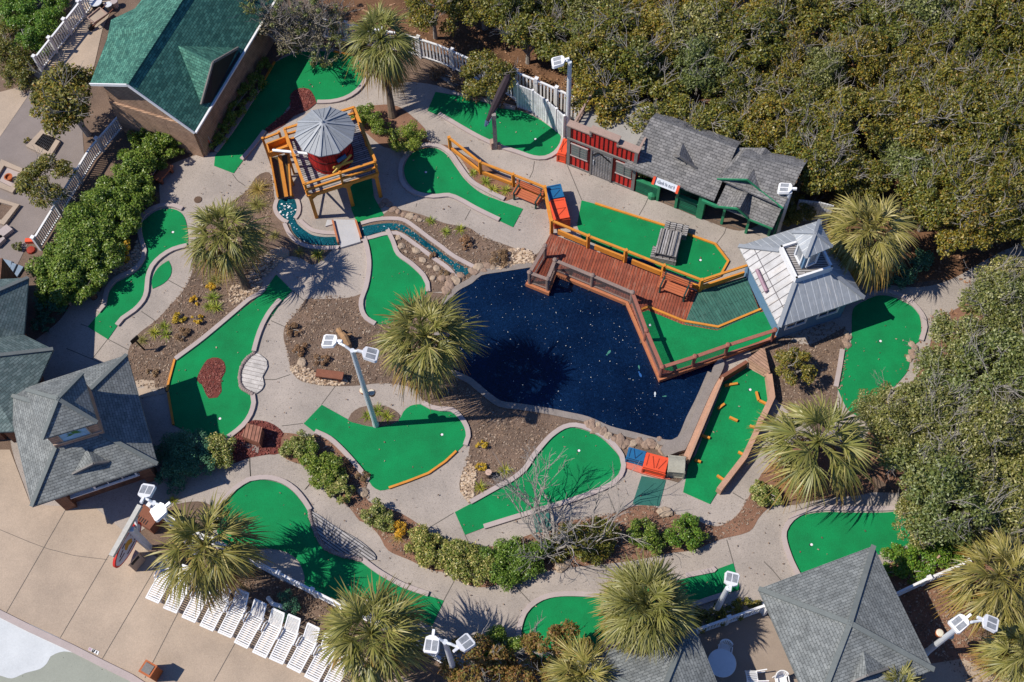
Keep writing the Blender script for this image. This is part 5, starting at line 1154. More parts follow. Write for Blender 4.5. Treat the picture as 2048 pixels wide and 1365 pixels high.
# wooden planter box by the red mulch
vb = lambda X, Y: q((470, 820), X, Y, 4.48)
c = [P(*vb(X, Y), .75) for X, Y in ((112, 122), (240, 160), (212, 290), (62, 235))]; cen = sum(c, Vector())/4
t = thing('wooden_box', 'slatted brown wooden box on the red mulch with a slate plaque beside it', 'box', (cen.x, cen.y, 0))
b = MB(); b.uang = math.atan2((c[2]-c[1]).y, (c[2]-c[1]).x); b.prism([(a.x, a.y) for a in c], 0, .7); b.build('body', brickmat('brown_slats', (0.3, 0.12, 0.075), (0.25, 0.1, 0.06), (0.08, 0.03, 0.02), 3, .16, .014), t)
b = MB(); b.uang = math.atan2((c[2]-c[1]).y, (c[2]-c[1]).x); b.prism([(a.x, a.y) for a in [cen+(a-cen)*1.05 for a in c]], .7, .76); b.build('lid', brickmat('lid_slats', (0.33, 0.15, 0.1), (0.27, 0.12, 0.08), (0.07, 0.03, 0.02), 3, .17, .02), t)
# ------------------------------------------------------------------ stumps, logs, small signs
def stump(label, px, py, r, h, top=None):
    b = MB(); p = P(px, py, h); b.lathe((p.x, p.y, 0), [(r*1.1, 0), (r, h*.5), (r, h)], 12); t = thing('log_stump', label, 'stump', (p.x, p.y, 0)); b.build('log', M['log'], t)
    b = MB(); b.lathe((p.x, p.y, h), [(r*.98, 0), (r*.96, .012)], 12); b.build('cut_top', mat('cut_wood', (0.52, 0.36, 0.28), 0.85, 20, 6, 0.2) if 'cut_wood' not in bpy.data.materials else bpy.data.materials['cut_wood'], t)
stump('pale-topped log post beside the S-shaped border left', 176, 577, .16, .9); stump('cut log post in the hedge strip left of the fan-shaped green', 625, 884, .16, .45); stump('small log post in the pebbled bed beside the egg-shaped green', 977, 945, .15, .45)
b = MB(); b.tube([P(676, 660, .2), P(690, 675, .45), P(697, 690, .3), P(703, 698, .1)], [.12, .18, .15, .05], 8); b.tube([P(690, 672, .4), P(704, 668, .5)], [.08, .04], 6); b.tube([P(684, 668, .4), P(680, 655, .6)], [.06, .03], 6)
tag(b.build('driftwood', mat('golden_log', (0.34, 0.2, 0.1), 0.85, 14, 4, 0.4)), 'twisted golden log lying behind the lamp arm in the centre bed', 'log')
p = P(*q('E', 860, 745), 0); t = thing('garden_sign', 'small dark sign on a leaning post in the left bed', 'sign', (p.x, p.y, 0)); tp_ = p+Vector((-.15, 0, 1.1))
b = MB(); b.bar(p, tp_, .06, .06); b.build('post', M['dark'], t); b = MB(); b.bar(tp_-Vector((.14, .16, 0)), tp_+Vector((.14, .16, 0)), .03, .32); b.build('sign_board', M['dark'], t)
b = MB(); b.lathe(P(396, 400, .025), [(.2, 0), (.2, .02), (.17, .03)], 18); tag(b.build('manhole_cover', M['log']), 'round brown manhole cover on the path above the left palm', 'manhole')
p = P(*q((230, 60), 965, 1180, 5.055), 0); b = MB(); b.lathe(p, [(.13, 0), (.12, .9), (.1, .95)], 10); t = thing('bollard', 'round grey bollard with a red sticker at the shop corner', 'bollard', (p.x, p.y, 0)); b.build('shaft', M['kerb'], t); b = MB(); b.bar(p+Vector((-.1, -.1, .6)), p+Vector((.1, -.13, .6)), .03, .25); b.build('sticker', M['orange'], t)
# dark blade-shaped board on a post at the top green
v4 = lambda X, Y: q((820, 60), X, Y, 5.25)
p0 = P(*v4(900, 1245), 0); hp = fitz(v4(868, 890), p0)
t = thing('tilted_canoe', 'dark narrow canoe-shaped board tilted on a wooden post over the top green', 'display', (p0.x, p0.y, 0))
b = MB(); b.bar(p0, p0+Z*hp, .2, .2, upv=(0, 1, 0)); b.build('post', M['bark_grey'], t)
b = MB(); b.box(p0+Vector((-.15, .05, 0)), .2, .3, .55, .3); b.box(p0+Vector((.18, 0, 0)), .16, .2, .4, .3); b.build('post_foot', M['taupe'], t)
ca, cb2 = P(*v4(790, 1015), hp-.5), P(*v4(1045, 465), hp+1.1); b = MB()
b.tube([ca, ca.lerp(cb2, .12), ca.lerp(cb2, .4), ca.lerp(cb2, .7), ca.lerp(cb2, .93), cb2], [.03, .12, .2, .24, .2, .04], 8); b.build('hull', mat('dark_hull', (0.03, 0.018, 0.022), 0.6, 10, 3, 0.3), t)
b = MB(); b.tube([ca+Vector((.12, 0, .1)), ca.lerp(cb2, .45)+Vector((.2, 0, .12)), ca.lerp(cb2, .85)+Vector((.18, 0, .1))], .03, 6); b.tube([ca, ca.lerp(cb2, .1)+Z*.03], [.06, .14], 8); b.build('blue_gunwale', mat('hull_blue', (0.06, 0.1, 0.17), 0.5, 10, 3), t)
# ------------------------------------------------------------------ light poles
def lamp_head(t, c, ang, tilt=.3):
    b = MB(); ca, sa = math.cos(ang), math.sin(ang); f = Vector((ca, sa, 0)); s = Vector((-sa, ca, 0)); u = Z
    def at(x, y, z): return c+f*x+s*y+Z*(z-x*tilt)
    prof = [(-.02, .12), (.06, .27), (.5, .3), (.58, .24)]
    bot = [at(x, -y, -.02) for x, y in prof]+[at(x, y, -.02) for x, y in prof[::-1]]; top = [at(x, -y*.9, .13) for x, y in prof]+[at(x, y*.9, .13) for x, y in prof[::-1]]
    b.face(top); b.face(bot[::-1])
    for i in range(8): b.face([bot[i-1], bot[i], top[i], top[i-1]])
    b.bar(at(-.25, 0, .05), at(.05, 0, .05), .1, .1)
    h = b.build('lamp_head', M['plastic'], t); b = MB()
    for y0, y1 in ((-.22, -.02), (.02, .22)): b.face([at(.14, y0, .137), at(.5, y0, .137), at(.5, y1, .137), at(.14, y1, .137)])
    b.build('glass', M['lens'], h)
def light_pole(label, base, h, arms, speakers=False, zspk=3.2):
    t = thing('light_pole', label, 'light pole', (base.x, base.y, 0), 'floodlight poles'); b = MB(); b.lathe(base, [(.16, 0), (.13, .5), (.1, h)], 12); b.build('pole', M['metal_white'], t)
    top = Vector((base.x, base.y, h))
    for tip, hang in arms:
        b = MB(); dv = (tip-top); b.tube([top-Z*.1, top+dv*.45+Z*.05, tip], [.06, .055, .05], 8); b.build('arm', M['metal_white'], t); lamp_head(t, tip, hang)
    if speakers:
        for k, a in enumerate((2.2, .4)):
            c = Vector((base.x+.25*math.cos(a), base.y+.25*math.sin(a), zspk)); b = MB(); b.lathe(c, [(.05, -.12), (.13, -.1), (.17, .08), (.16, .12)], 12); s_ = b.build('speaker', M['rust'], t)
            b = MB(); b.lathe(c+Z*.121, [(.155, 0), (.12, .04), (.02, .05)], 12); b.build('speaker_cap', mat('cream', (0.62, 0.56, 0.42), 0.6, 8, 3, .1) if 'cream' not in bpy.data.materials else bpy.data.materials['cream'], s_)
def tipat(px, z): return P(px[0], px[1], z)
bs = P(752, 851, 0); hh = fitz((702, 702), bs)
light_pole('tall twin floodlight pole with two round speakers in the centre green bed', bs, hh, ((tipat((673, 684), hh), math.radians(170)), (tipat((727, 706), hh), math.radians(-10))), True, hh*.43)
bs = P(1135, 273, 0); hh = fitz((1134, 124), bs)
light_pole('single floodlight pole at the white board fence left of the red front', bs, hh, ((tipat((1128, 122), hh), math.radians(185)),))
bs = P(1554, 465, 0); hh = fitz((1586, 386), bs)
light_pole('single floodlight pole between the shelter and the metal-roofed shack', bs, hh, ((tipat((1582, 379), hh), math.radians(165)),))
bs = P(1431, 1224, 0); hh = fitz((1458, 1178), bs)
light_pole('short single floodlight pole at the low hedge by the patio fence', bs, hh, ((tipat((1461, 1172), hh), math.radians(75)),))
tb = P(1926, 1248, 5.0); bs = Vector((tb.x, tb.y, 0))
light_pole('twin floodlight pole with speakers right of the large square pavilion', bs, 5.0, ((tipat((1930, 1238), 5.0), math.radians(215)), (tipat((1966, 1241), 5.0), math.radians(-20))), True, 2.6)
hh = 6.6; tb = P(307, 1006, hh)
light_pole('twin floodlight pole beside the pavilion, its foot hidden by the lower left palm', Vector((tb.x, tb.y, 0)), hh, ((tipat((288, 996), hh), math.radians(80)), (tipat((331, 1015), hh), math.radians(215))))
hh = 6.2; tb = P(890, 1284, hh)
light_pole('twin floodlight pole between the bottom palm and the orange shrub', Vector((tb.x, tb.y, 0)), hh, ((tipat((866, 1274), hh), math.radians(262)), (tipat((918, 1296), hh), math.radians(40))))
# ------------------------------------------------------------------ fences
def picket_fence(label, line, h, n_post, gap=.16, m='white', name='picket_fence', cap=True, z0=0.0, w=.07, group=None):
    L = [(line[i+1]-line[i]).length for i in range(len(line)-1)]; T = sum(L)
    def at(s):
        for i, l in enumerate(L):
            if s <= l or i == len(L)-1: return line[i].lerp(line[i+1], min(1, s/l)), (line[i+1]-line[i]).normalized()
            s -= l
    c = line[len(line)//2]; t = thing(name, label, 'fence', (c.x, c.y, z0), group)
    for k in range(n_post+1):
        p, d_ = at(T*k/n_post); b = MB(); a = math.atan2(d_.y, d_.x); b.box((p.x, p.y, z0), .14, .14, h+.12, a)
        b.box((p.x, p.y, z0+h+.12), .19, .19, .06, a); b.build('post', M[m], t)
    for zz, ww in ((h-.03, .1), (.15, .08)):
        for i in range(len(line)-1): b = MB(); b.bar(line[i]+Z*(z0+zz), line[i+1]+Z*(z0+zz), ww, .07); b.build('rail', M[m], t)
    b = MB(); k = 0
    while k*gap < T: p, d_ = at(k*gap); b.box((p.x, p.y, z0+.1), w, .03, h-.12, math.atan2(d_.y, d_.x)); k += 1
    b.build('pickets', M[m], t); return t
G_ = lambda *a: [P(a[i], a[i+1], 0) for i in range(0, len(a), 2)]
def toprail(z, *a): r = [P(a[i], a[i+1], z) for i in range(0, len(a), 2)]; return [Vector((p.x, p.y, 0)) for p in r]
picket_fence('white railing beside the shop walk and wheelbarrow at the top left', [*toprail(1.1, 185, -30, 162, 0, 69, 116)], 1.1, 4)
picket_fence('white picket railing between the left hedge and the side yard', [*toprail(1.0, 245, 222, 178, 298, 67, 478)], 1.0, 4, .13)
picket_fence('white picket fence at the top between the palm and the tilted canoe', G_(630, 72, 690, 85, 815, 107, 880, 128, 943, 156, 1000, 182, 1034, 205), 1.5, 6, .2, w=.1)
t_ = picket_fence('tall white picket fence behind the red front and the white boards', G_(1034, 192, 1090, 215, 1140, 238, 1190, 262), 1.9, 4, .2, w=.1)
bl = G_(1036, 214, 1066, 226, 1094, 246, 1112, 262, 1127, 276); b = MB()
t_ = thing('board_fence', 'solid white board wall curving behind the top green', 'fence', (*bl[2].xy, 0))
for i in range(len(bl)-1): b = MB(); b.bar(bl[i]+Z*.9, bl[i+1]+Z*.9, .06, 1.8); b.build('board_panel', M['whiteboard'], t_)
b = MB()
for p in bl: b.box(p, .12, .12, 1.86, .4)
b.build('post_caps', M['white'], t_)
picket_fence('white fence from the pavilion sign along the lower left green to the bottom palm', toprail(1.0, 300, 1012, 337, 1034, 390, 1063, 465, 1100, 525, 1130, 600, 1168, 668, 1203, 760, 1245, 830, 1283, 900, 1330), 1.0, 9, .15)
picket_fence('white fence between the low hedge and the shaded patio', toprail(1.0, 1385, 1262, 1460, 1236, 1530, 1211), 1.0, 2, .14)
picket_fence('white fence right of the large square pavilion', toprail(1.0, 1780, 1193, 1850, 1160, 1935, 1124), 1.0, 2, .14)
bl = toprail(1.7, 1598, 400, 1640, 405, 1668, 412); t_ = thing('board_fence', 'short grey board fence behind the metal-roofed shack', 'fence', (*bl[1].xy, 0))
for i in range(2): b = MB(); b.bar(bl[i]+Z*.85, bl[i+1]+Z*.85, .06, 1.7); b.build('board_panel', M['whiteboard'], t_)
bl = G_(503, 128, 497, 98, 492, 92); t_ = picket_fence('short white gate leaning at the rear corner of the shop', G_(506, 128, 512, 98), 1.0, 1, .15)
# ------------------------------------------------------------------ hanging sign by the lower left palm
p0 = P(299, 1096, 0); hs = fitz((263, 1058), p0); hs = min(max(hs, 2.2), 4.0)
t = thing('hanging_sign', 'oval red-rimmed sign hanging from a long pale beam on a white post', 'sign', (p0.x, p0.y, 0))
b = MB(); b.bar(p0, p0+Z*hs, .22, .22, upv=(0, 1, 0)); b.build('post', M['metal_white'], t)
vs_ = lambda X, Y: q((210, 940), X, Y, 6.825)
a_, c_ = P(*vs_(480, 490), hs+.1), P(*vs_(90, 1180), hs+.1); b = MB(); b.bar(a_, c_, .2, .2); b.build('beam', mat('pale_beam', (0.5, 0.48, 0.43), 0.8, 14, 3), t)
b = MB(); dvb = (c_-a_).normalized(); tpz = p0+Z*(hs-.7); b.bar(tpz, a_.lerp(c_, .18)-Z*.1, .1, .1); b.build('brace', M['white'], t)
mid = a_.lerp(c_, .66)-Z*.78; snr = Vector((dvb.y, -dvb.x, 0))
if snr.x < 0: snr = -snr
def oval(rx, rz, o, n=28): return [mid+dvb*(rx*math.cos(6.2832*k/n))+Z*(rz*math.sin(6.2832*k/n))+snr*o for k in range(n)]
b = MB(); o1, o2 = oval(1.05, .62, -.05), oval(1.05, .62, .05); b.face(o1); b.face(o2[::-1])
for k in range(28): b.face([o1[k-1], o1[k], o2[k], o2[k-1]])
b.build('sign_rim', M['red'], t)
for sg in (1, -1):
    b = MB(); b.face(oval(.96, .54, .053*sg)); bd_ = b.build('sign_face', mat('pale_lilac', (0.5, 0.49, 0.56), 0.5, 8, 3), t)
    b = MB(); rr = random.Random(3); o = .057*sg
    b.face([mid+dvb*x+Z*z+snr*o for x, z in ((-.22, -.2), (-.3, .05), (-.12, .28), (.1, .3), (.26, .08), (.2, -.12), (.02, -.05))]); b.build('gold_emblem', mat('gold_paint', (0.5, 0.26, 0.03), 0.5, 12, 4, .4), bd_)
    b = MB()
    for x0, z0, x1, z1 in ((-.7, .1, -.35, .3), (-.75, -.05, -.4, .05), (.3, .22, .62, .12), (.35, -.05, .75, -.02), (-.3, -.34, .3, -.36), (.05, .38, .3, .36), (-.55, -.18, -.32, -.28)):
        b.bar(mid+dvb*x0+Z*z0+snr*(o+.002*sg), mid+dvb*x1+Z*z1+snr*(o+.002*sg), .004, .07, upv=Z)
    b.build('dark_strokes', M['red_dark'], bd_)
b = MB(); 
for f in (.42, .9): p = a_.lerp(c_, f); b.tube([p-Z*.08, p-Z*.35], .02, 6)
b.build('hanger', M['dark'], t)
# bins
def bin_box(label, px, w, h, ang, m, cat='bin', slot=True):
    p = P(*px, 0); t = thing('waste_bin', label, cat, (p.x, p.y, 0)); b = MB(); b.box(p, w, w*.95, h, ang); b.build('body', m, t); b = MB(); b.box(p+Z*h, w*1.1, w*1.05, .07, ang); b.build('lid', m, t)
    f = Vector((math.sin(ang), -math.cos(ang), 0)); s = Vector((math.cos(ang), math.sin(ang), 0)); b = MB()
    if slot: b.bar(p+f*(w*.49)-s*w*.35+Z*(h*.8), p+f*(w*.49)+s*w*.35+Z*(h*.8), .05, .16)
    b.build('slot', M['dark'], t)
    return t
bin_box('tan square bin with a dark slot under the hanging oval sign', (272, 1125), .62, 1.05, .95, M['tan_bin'])
t = thing('vent_box', 'brown box with vent slots below the twin floodlight by the pavilion', 'box', (*P(303, 1040, 0).xy, 0)); p = P(303, 1044, 0); b = MB(); b.box(p, .95, .75, .7, math.radians(-32)); b.build('body', M['brownwood'], t)
b = MB()
for k in range(5): b.bar(p+Vector((-.32+.1*k, .05-.06*k, .705)), p+Vector((-.42+.1*k, -.12-.06*k, .705)), .04, .02)
b.build('vent_slots', M['dark'], t)
t = bin_box('rust-orange bin with a dark lid on the pool deck at the bottom', (310, 1348), .52, .95, math.radians(-28), M['rust'], slot=False); b = MB(); p = P(310, 1348, 0); b.box(p+Z*1.02, .4, .38, .03, math.radians(-28)); b.build('lid_plate', M['trim'], t)
b = MB(); b.prism([(a.x, a.y) for a in [P(*vv, 0) for vv in ((297, 1325), (312, 1332), (304, 1344), (292, 1338))]], .018, .06); tag(b.build('white_plate', M['white']), 'small white plate set in the pool deck beside the orange bin', 'plate')
# depth marker tile on the pool edge
vd = lambda X, Y: P(*q((150, 1250), X, Y, 9.309), 0)
t = thing('marker_tile', 'white pool marker tile with dark characters on the deck edge', 'marker', (*vd(345, 490).xy, 0)); b = MB(); b.prism([(a.x, a.y) for a in (vd(245, 470), vd(268, 418), vd(455, 500), vd(430, 565))], .018, .03); b.build('tile', M['white'], t)
b = MB(); b.sheet([(a.x, a.y, .034) for a in (vd(248, 468), vd(270, 424), vd(322, 448), vd(296, 490))]); b.build('symbol', mat('mauve_tile', (0.42, 0.28, 0.34), .6, 30, 8, .3), t)
b = MB()
for x0, y0, x1, y1 in ((345, 458, 318, 500), (318, 500, 350, 516), (366, 472, 348, 512), (366, 472, 382, 480), (362, 490, 374, 496), (415, 490, 392, 540)):
    a_, c_ = vd(x0, y0), vd(x1, y1); b.bar(Vector((a_.x, a_.y, .035)), Vector((c_.x, c_.y, .035)), .045, .006)
b.build('characters', M['dark'], t)
# ------------------------------------------------------------------ sun loungers
def make_lounger():
    t = thing('sun_lounger', '', 'sun lounger', group='white loungers in a row'); fr = MB()
    LY = 1.28
    for s in (-.3, .3): fr.bar((s, 0, .33), (s, LY, .36), .05, .06)
    for y in (.0, LY): fr.bar((-.32, y, .335), (.32, y, .335), .07, .05)
    fr.build('frame', M['plastic'], t); b = MB()
    for k in range(13): y = .08+k*.092; b.bar((-.28, y, .345), (.28, y, .345), .058, .025)
    b.build('seat_slats', M['plastic'], t); b = MB()
    y0, z0, y1, z1 = LY+.02, .36, LY+.55, .85
    for s in (-.29, .29): b.bar((s, y0, z0), (s*.95, y1, z1), .05, .05)
    b.bar((-.28, y1, z1), (.28, y1, z1), .07, .05)
    for k in range(1, 13): f = k/13.; b.bar((-.27, y0+(y1-y0)*f, z0+(z1-z0)*f), (.27, y0+(y1-y0)*f, z0+(z1-z0)*f), .028, .02)
    b.build('backrest', M['plastic'], t)
    for s in (-.36, .36): b = MB(); b.tube([(s, .85, .34), (s*1.05, .9, .5), (s*1.05, 1.2, .54), (s, 1.35, .42)], .028, 6); b.build('armrest', M['plastic'], t)
    for s in (-.28, .28):
        for y in (.1, 1.2): b = MB(); b.bar((s, y, 0), (s, y, .33), .05, .06, upv=(0, 1, 0)); b.build('leg', M['plastic'], t)
    return t
lg = make_lounger(); names = ['first lounger at the left end of the white row, nearest the oval sign', 'second white lounger from the left, its head under the palm', 'third white lounger from the left, mostly shaded by palm fronds', 'fourth white lounger from the left, its back just clear of the palm', 'fifth white lounger from the left of the row', 'sixth white lounger from the left, middle of the row', 'seventh white lounger from the left of the row', 'eighth white lounger from the left of the row', 'ninth white lounger from the left, near the bottom edge', 'tenth white lounger from the left, cut by the bottom edge', 'last white lounger at the right, under the bottom palm']
for i in range(11):
    fx_, fy_ = 306+35.4*i, 1203.5+17.3*i; a_ = P(fx_, fy_, .33); c_ = P(fx_+29.5, fy_-56, .35); dv = c_-a_; ang = math.atan2(dv.y, dv.x)-math.pi/2+random.uniform(-.03, .03)
    p = Vector((a_.x+random.uniform(-.04, .04), a_.y+random.uniform(-.06, .06), .02)); o = lg if i == 0 else dup(lg, p, ang); o.location = p; o.rotation_euler.z = ang; o['label'] = names[i]
# small table by the first lounger, dark kerb rail and poolside bits
p = P(330, 1128, .5); t = thing('side_table', 'grey plastic side table at the head of the first lounger', 'table', (p.x, p.y, 0)); b = MB(); b.lathe((p.x, p.y, .46), [(.26, 0), (.27, .03), (.25, .04)], 16); b.build('top', mat('grey_plastic', (.42, .43, .47), .4, 8, 3), t)
for a in (0.5, 2.6, 4.7): b = MB(); b.bar((p.x+.2*math.cos(a), p.y+.2*math.sin(a), 0), (p.x+.17*math.cos(a), p.y+.17*math.sin(a), .46), .04, .04, upv=(0, 1, 0)); b.build('leg', M['plastic'], t)
b = MB(); kl = [P(430, 1178, 0), P(520, 1222, 0), P(640, 1280, 0), P(700, 1310, 0)]
b.ribbon(kl, .12, .018, .16); tag(b.build('timber_kerb', M['log']), 'dark timber kerb behind the heads of the white loungers', 'kerb')
# white bent pipe in the soil
b = MB(); b.tube([P(536, 1196, .3), P(545, 1208, .5), P(562, 1213, .5), P(573, 1228, .1)], .1, 8); tag(b.build('bent_pipe', M['metal_white']), 'bent white pipe sticking out of the soil above the loungers', 'pipe')
# patio furniture, lower right
def round_table(label, px, r, h, m):
    p = P(*px, h); t = thing('round_table', label, 'table', (p.x, p.y, 0)); b = MB(); b.lathe((p.x, p.y, h-.04), [(r*.97, 0), (r, .02), (r*.98, .04)], 28); b.build('tabletop', m, t); b = MB(); b.lathe((p.x, p.y, 0), [(.3, 0), (.08, .06), (.06, h-.04)], 12); b.build('pedestal', m, t)
round_table('round white table in pavilion shade on the patio', (1444, 1326), .58, .73, M['plastic'])
def make_chair():
    t = thing('patio_chair', '', 'chair', group='white patio chairs'); b = MB(); b.prism([(-.24, -.24), (.24, -.24), (.22, .22), (-.22, .22)], .42, .45); b.build('seat', M['plastic'], t); b = MB()
    for k in range(9): a = math.radians(-60+15*k)+math.pi/2; b.bar((.26*math.cos(a), .26*math.sin(a)*.9, .45), (.29*math.cos(a), .31*math.sin(a), .86), .045, .02, upv=(math.cos(a), math.sin(a), 0))
    b.tube([(.29*math.cos(math.radians(-60+15*k)+math.pi/2), .31*math.sin(math.radians(-60+15*k)+math.pi/2), .87) for k in range(9)], .03, 6); b.build('backrest', M['plastic'], t)
    for s in (-1, 1): b = MB(); b.tube([(s*.26, -.2, .45), (s*.27, -.18, .65), (s*.27, .1, .66)], .025, 6); b.build('armrest', M['plastic'], t)
    for x, y in ((-.2, -.2), (.2, -.2), (-.2, .2), (.2, .2)): b = MB(); b.bar((x*1.15, y*1.15, 0), (x, y, .43), .045, .045, upv=(0, 1, 0)); b.build('leg', M['plastic'], t)
    return t
ch = make_chair()
for i, (px, a, lab) in enumerate((((1449, 1300), -.2, 'white patio chair tucked behind the round table'), ((1535, 1352), -1.5, 'white patio chair turned on its side by the pavilion edge'), ((1562, 1362), .1, 'white patio chair at the bottom edge beside the tipped one'))):
    p = P(*px, .4); p.z = .022; o = ch if i == 0 else dup(ch, p, a); o.location = p; o.rotation_euler.z = a; o['label'] = lab
    if i == 1: o.rotation_euler = (math.radians(90), 0, a); o.location.z = .3
# wheelbarrow and buckets by the shop
vq = lambda X, Y: q((60, 0), X, Y, 8.533)
p = P(*vq(1165, 290), .5); t = thing('wheelbarrow', 'wheelbarrow full of sand on the shop walk', 'wheelbarrow', (p.x, p.y, 0)); a = math.radians(48); f = Vector((math.cos(a), math.sin(a), 0)); s = Vector((-f.y, f.x, 0))
b = MB(); r0 = [p-f*.28-s*.18-Z*.1, p+f*.25-s*.22-Z*.1, p+f*.25+s*.22-Z*.1, p-f*.28+s*.18-Z*.1]; r1 = [p-f*.48-s*.28+Z*.14, p+f*.42-s*.33+Z*.14, p+f*.42+s*.33+Z*.14, p-f*.48+s*.28+Z*.14]
b.face(r0)
for i in range(4): b.face([r0[i-1], r0[i], r1[i], r1[i-1]]); b.bar(r1[i-1], r1[i], .05, .04)
b.build('tray', M['taupe'], t); b = MB(); b.face([r.lerp(r0[i], .25) for i, r in enumerate(r1)]); b.build('sand', M['deck_conc'], t)
for k in (-1, 1): b = MB(); b.tube([p-f*.55+s*.1*k-Z*.2, p+f*.45+s*.26*k, p+f*.85+s*.28*k+Z*.1], .025, 6); b.build('handle', M['brownwood'], t)
b = MB(); wc = p-f*.62; wc.z = .19; b.tube([wc-s*.05, wc+s*.05], .19, 14); b.build('wheel', M['dark'], t)
for px, r, h, m, lab in ((vq(1120, 30), .34, .6, M['dark'], 'large dark barrel behind the wheelbarrow'), (vq(1335, 80), .2, .4, M['trim'], 'grey bucket beside the dark barrel'), (vq(1430, 25), .2, .4, M['kerb'], 'pale bucket nearest the shop roof')):
    p = P(*px, h); t = thing('bucket', lab, 'bucket', (p.x, p.y, 0)); b = MB(); b.lathe((p.x, p.y, 0), [(r*.85, 0), (r, h), (r*.9, h), (r*.8, .1)], 16); b.build('shell', m, t); b = MB(); b.lathe((p.x, p.y, h-.02), [(r, 0), (r*1.06, .02), (r, .04), (r*.92, .03)], 16); b.build('rim', M['metal_white'] if 'dark' in lab else m, t)
# rake / broken branch beside the right hedge
b = MB(); e0, e1 = P(*q('L', 1045, 612), .9), P(*q('L', 935, 725), .1); b.tube([e0, e1], [.05, .035], 6)
for k in range(7): a = math.radians(200+k*18); b.tube([e1, e1+Vector((.35*math.cos(a), .3*math.sin(a), 0))], .012, 4)
tag(b.build('broom', mat('broom_wood', (0.42, 0.27, 0.2), .8, 14, 3)), 'wooden broom leaning on the hedge right of the large pavilion', 'broom')
# stream bridge
v8 = lambda X, Y, z=0: P(*q((520, 380), X, Y, 8.533), z)
t = thing('stream_bridge', 'pale concrete slab bridge with orange side boards over the stream', 'bridge', (*v8(1480, 740).xy, 0)); b = MB(); b.prism([(a.x, a.y) for a in (v8(1250, 530), v8(1640, 540), v8(1725, 910), v8(1385, 1010))], .0, .14); b.prism([(a.x, a.y) for a in (v8(1150, 530), v8(1249, 530), v8(1262, 600), v8(1120, 640))], .0, .1); b.build('slab', mat('bridge_concrete', (0.45, 0.44, 0.44), .85, 26, 2, .15), t)
for l in ((v8(1250, 560), v8(1345, 945)), (v8(1642, 560), v8(1735, 860))): b = MB(); b.ribbon(l, .09, 0, .26); b.build('side_board', M['dock_edge'], t)
# ================================================================== VEGETATION
M['leaf_olive'] = leafmat('olive_leaves', [(0.044, 0.061, 0.012), (0.150, 0.143, 0.020), (0.246, 0.204, 0.026), (0.106, 0.122, 0.020), (0.317, 0.255, 0.035), (0.176, 0.163, 0.022), (0.062, 0.087, 0.018), (0.264, 0.143, 0.025), (0.132, 0.158, 0.030), (0.370, 0.337, 0.160), (0.202, 0.194, 0.028), (0.088, 0.112, 0.020)], 0.42)
M['leaf_grey'] = leafmat('grey_olive_leaves', [(0.074, 0.100, 0.025), (0.147, 0.167, 0.043), (0.236, 0.234, 0.062), (0.118, 0.143, 0.037), (0.294, 0.285, 0.111), (0.471, 0.469, 0.248), (0.088, 0.118, 0.027), (0.192, 0.192, 0.043)])
M['leaf_green'] = leafmat('glossy_green_leaves', [(0.076, 0.145, 0.020), (0.153, 0.238, 0.031), (0.238, 0.315, 0.043), (0.051, 0.102, 0.020), (0.187, 0.272, 0.034), (0.340, 0.374, 0.102), (0.119, 0.196, 0.027)], 0.38)
M['leaf_bright'] = leafmat('bright_green_leaves', [(0.090, 0.195, 0.027), (0.165, 0.285, 0.033), (0.255, 0.360, 0.045), (0.060, 0.135, 0.024), (0.210, 0.255, 0.038)], 0.38)
M['leaf_varie'] = leafmat('variegated_leaves', [(0.096, 0.160, 0.029), (0.192, 0.248, 0.048), (0.640, 0.576, 0.256), (0.080, 0.128, 0.026), (0.304, 0.320, 0.088), (0.144, 0.176, 0.032)], 0.4)
M['leaf_dark'] = leafmat('dark_green_leaves', [(0.045, 0.140, 0.091), (0.075, 0.210, 0.126), (0.105, 0.266, 0.154), (0.053, 0.154, 0.091)], 0.5)
M['leaf_rust'] = leafmat('rusty_leaves', [(0.182, 0.140, 0.028), (0.280, 0.140, 0.042), (0.336, 0.182, 0.063), (0.140, 0.126, 0.025), (0.224, 0.098, 0.042), (0.168, 0.168, 0.042)])
M['leaf_gold'] = leafmat('golden_leaves', [(0.648, 0.396, 0.031), (0.800, 0.504, 0.039), (0.504, 0.288, 0.029), (0.432, 0.342, 0.039)])
M['leaf_dry'] = leafmat('dry_leaves', [(0.192, 0.108, 0.060), (0.264, 0.156, 0.084), (0.120, 0.072, 0.042), (0.336, 0.216, 0.120)], 0.8, 0.1)
M['blade'] = leafmat('grass_blades', [(0.220, 0.287, 0.040), (0.338, 0.372, 0.055), (0.473, 0.423, 0.094), (0.169, 0.220, 0.031)], 0.5, 0.25)
M['blade_tan'] = leafmat('tan_blades', [(0.360, 0.288, 0.084), (0.264, 0.240, 0.060), (0.456, 0.336, 0.132), (0.192, 0.180, 0.042)], 0.6, 0.2)
tips = [(0.0, 0.0), (0.6, 0.08), (0.85, 0.5), (1.0, 0.85)]
M['palm'] = leafmat('palm_leaflets', [(0.115, 0.136, 0.034), (0.203, 0.214, 0.056), (0.270, 0.257, 0.075), (0.149, 0.164, 0.037), (0.365, 0.328, 0.122), (0.189, 0.199, 0.045), (0.088, 0.106, 0.027)], 0.42, 0.2, (tips, (0.42, 0.22, 0.06)))
M['palm_y'] = leafmat('palm_leaflets_yellow', [(0.176, 0.169, 0.040), (0.269, 0.242, 0.062), (0.351, 0.302, 0.094), (0.140, 0.145, 0.035), (0.421, 0.363, 0.156)], 0.42, 0.2, (tips, (0.4, 0.21, 0.05)))

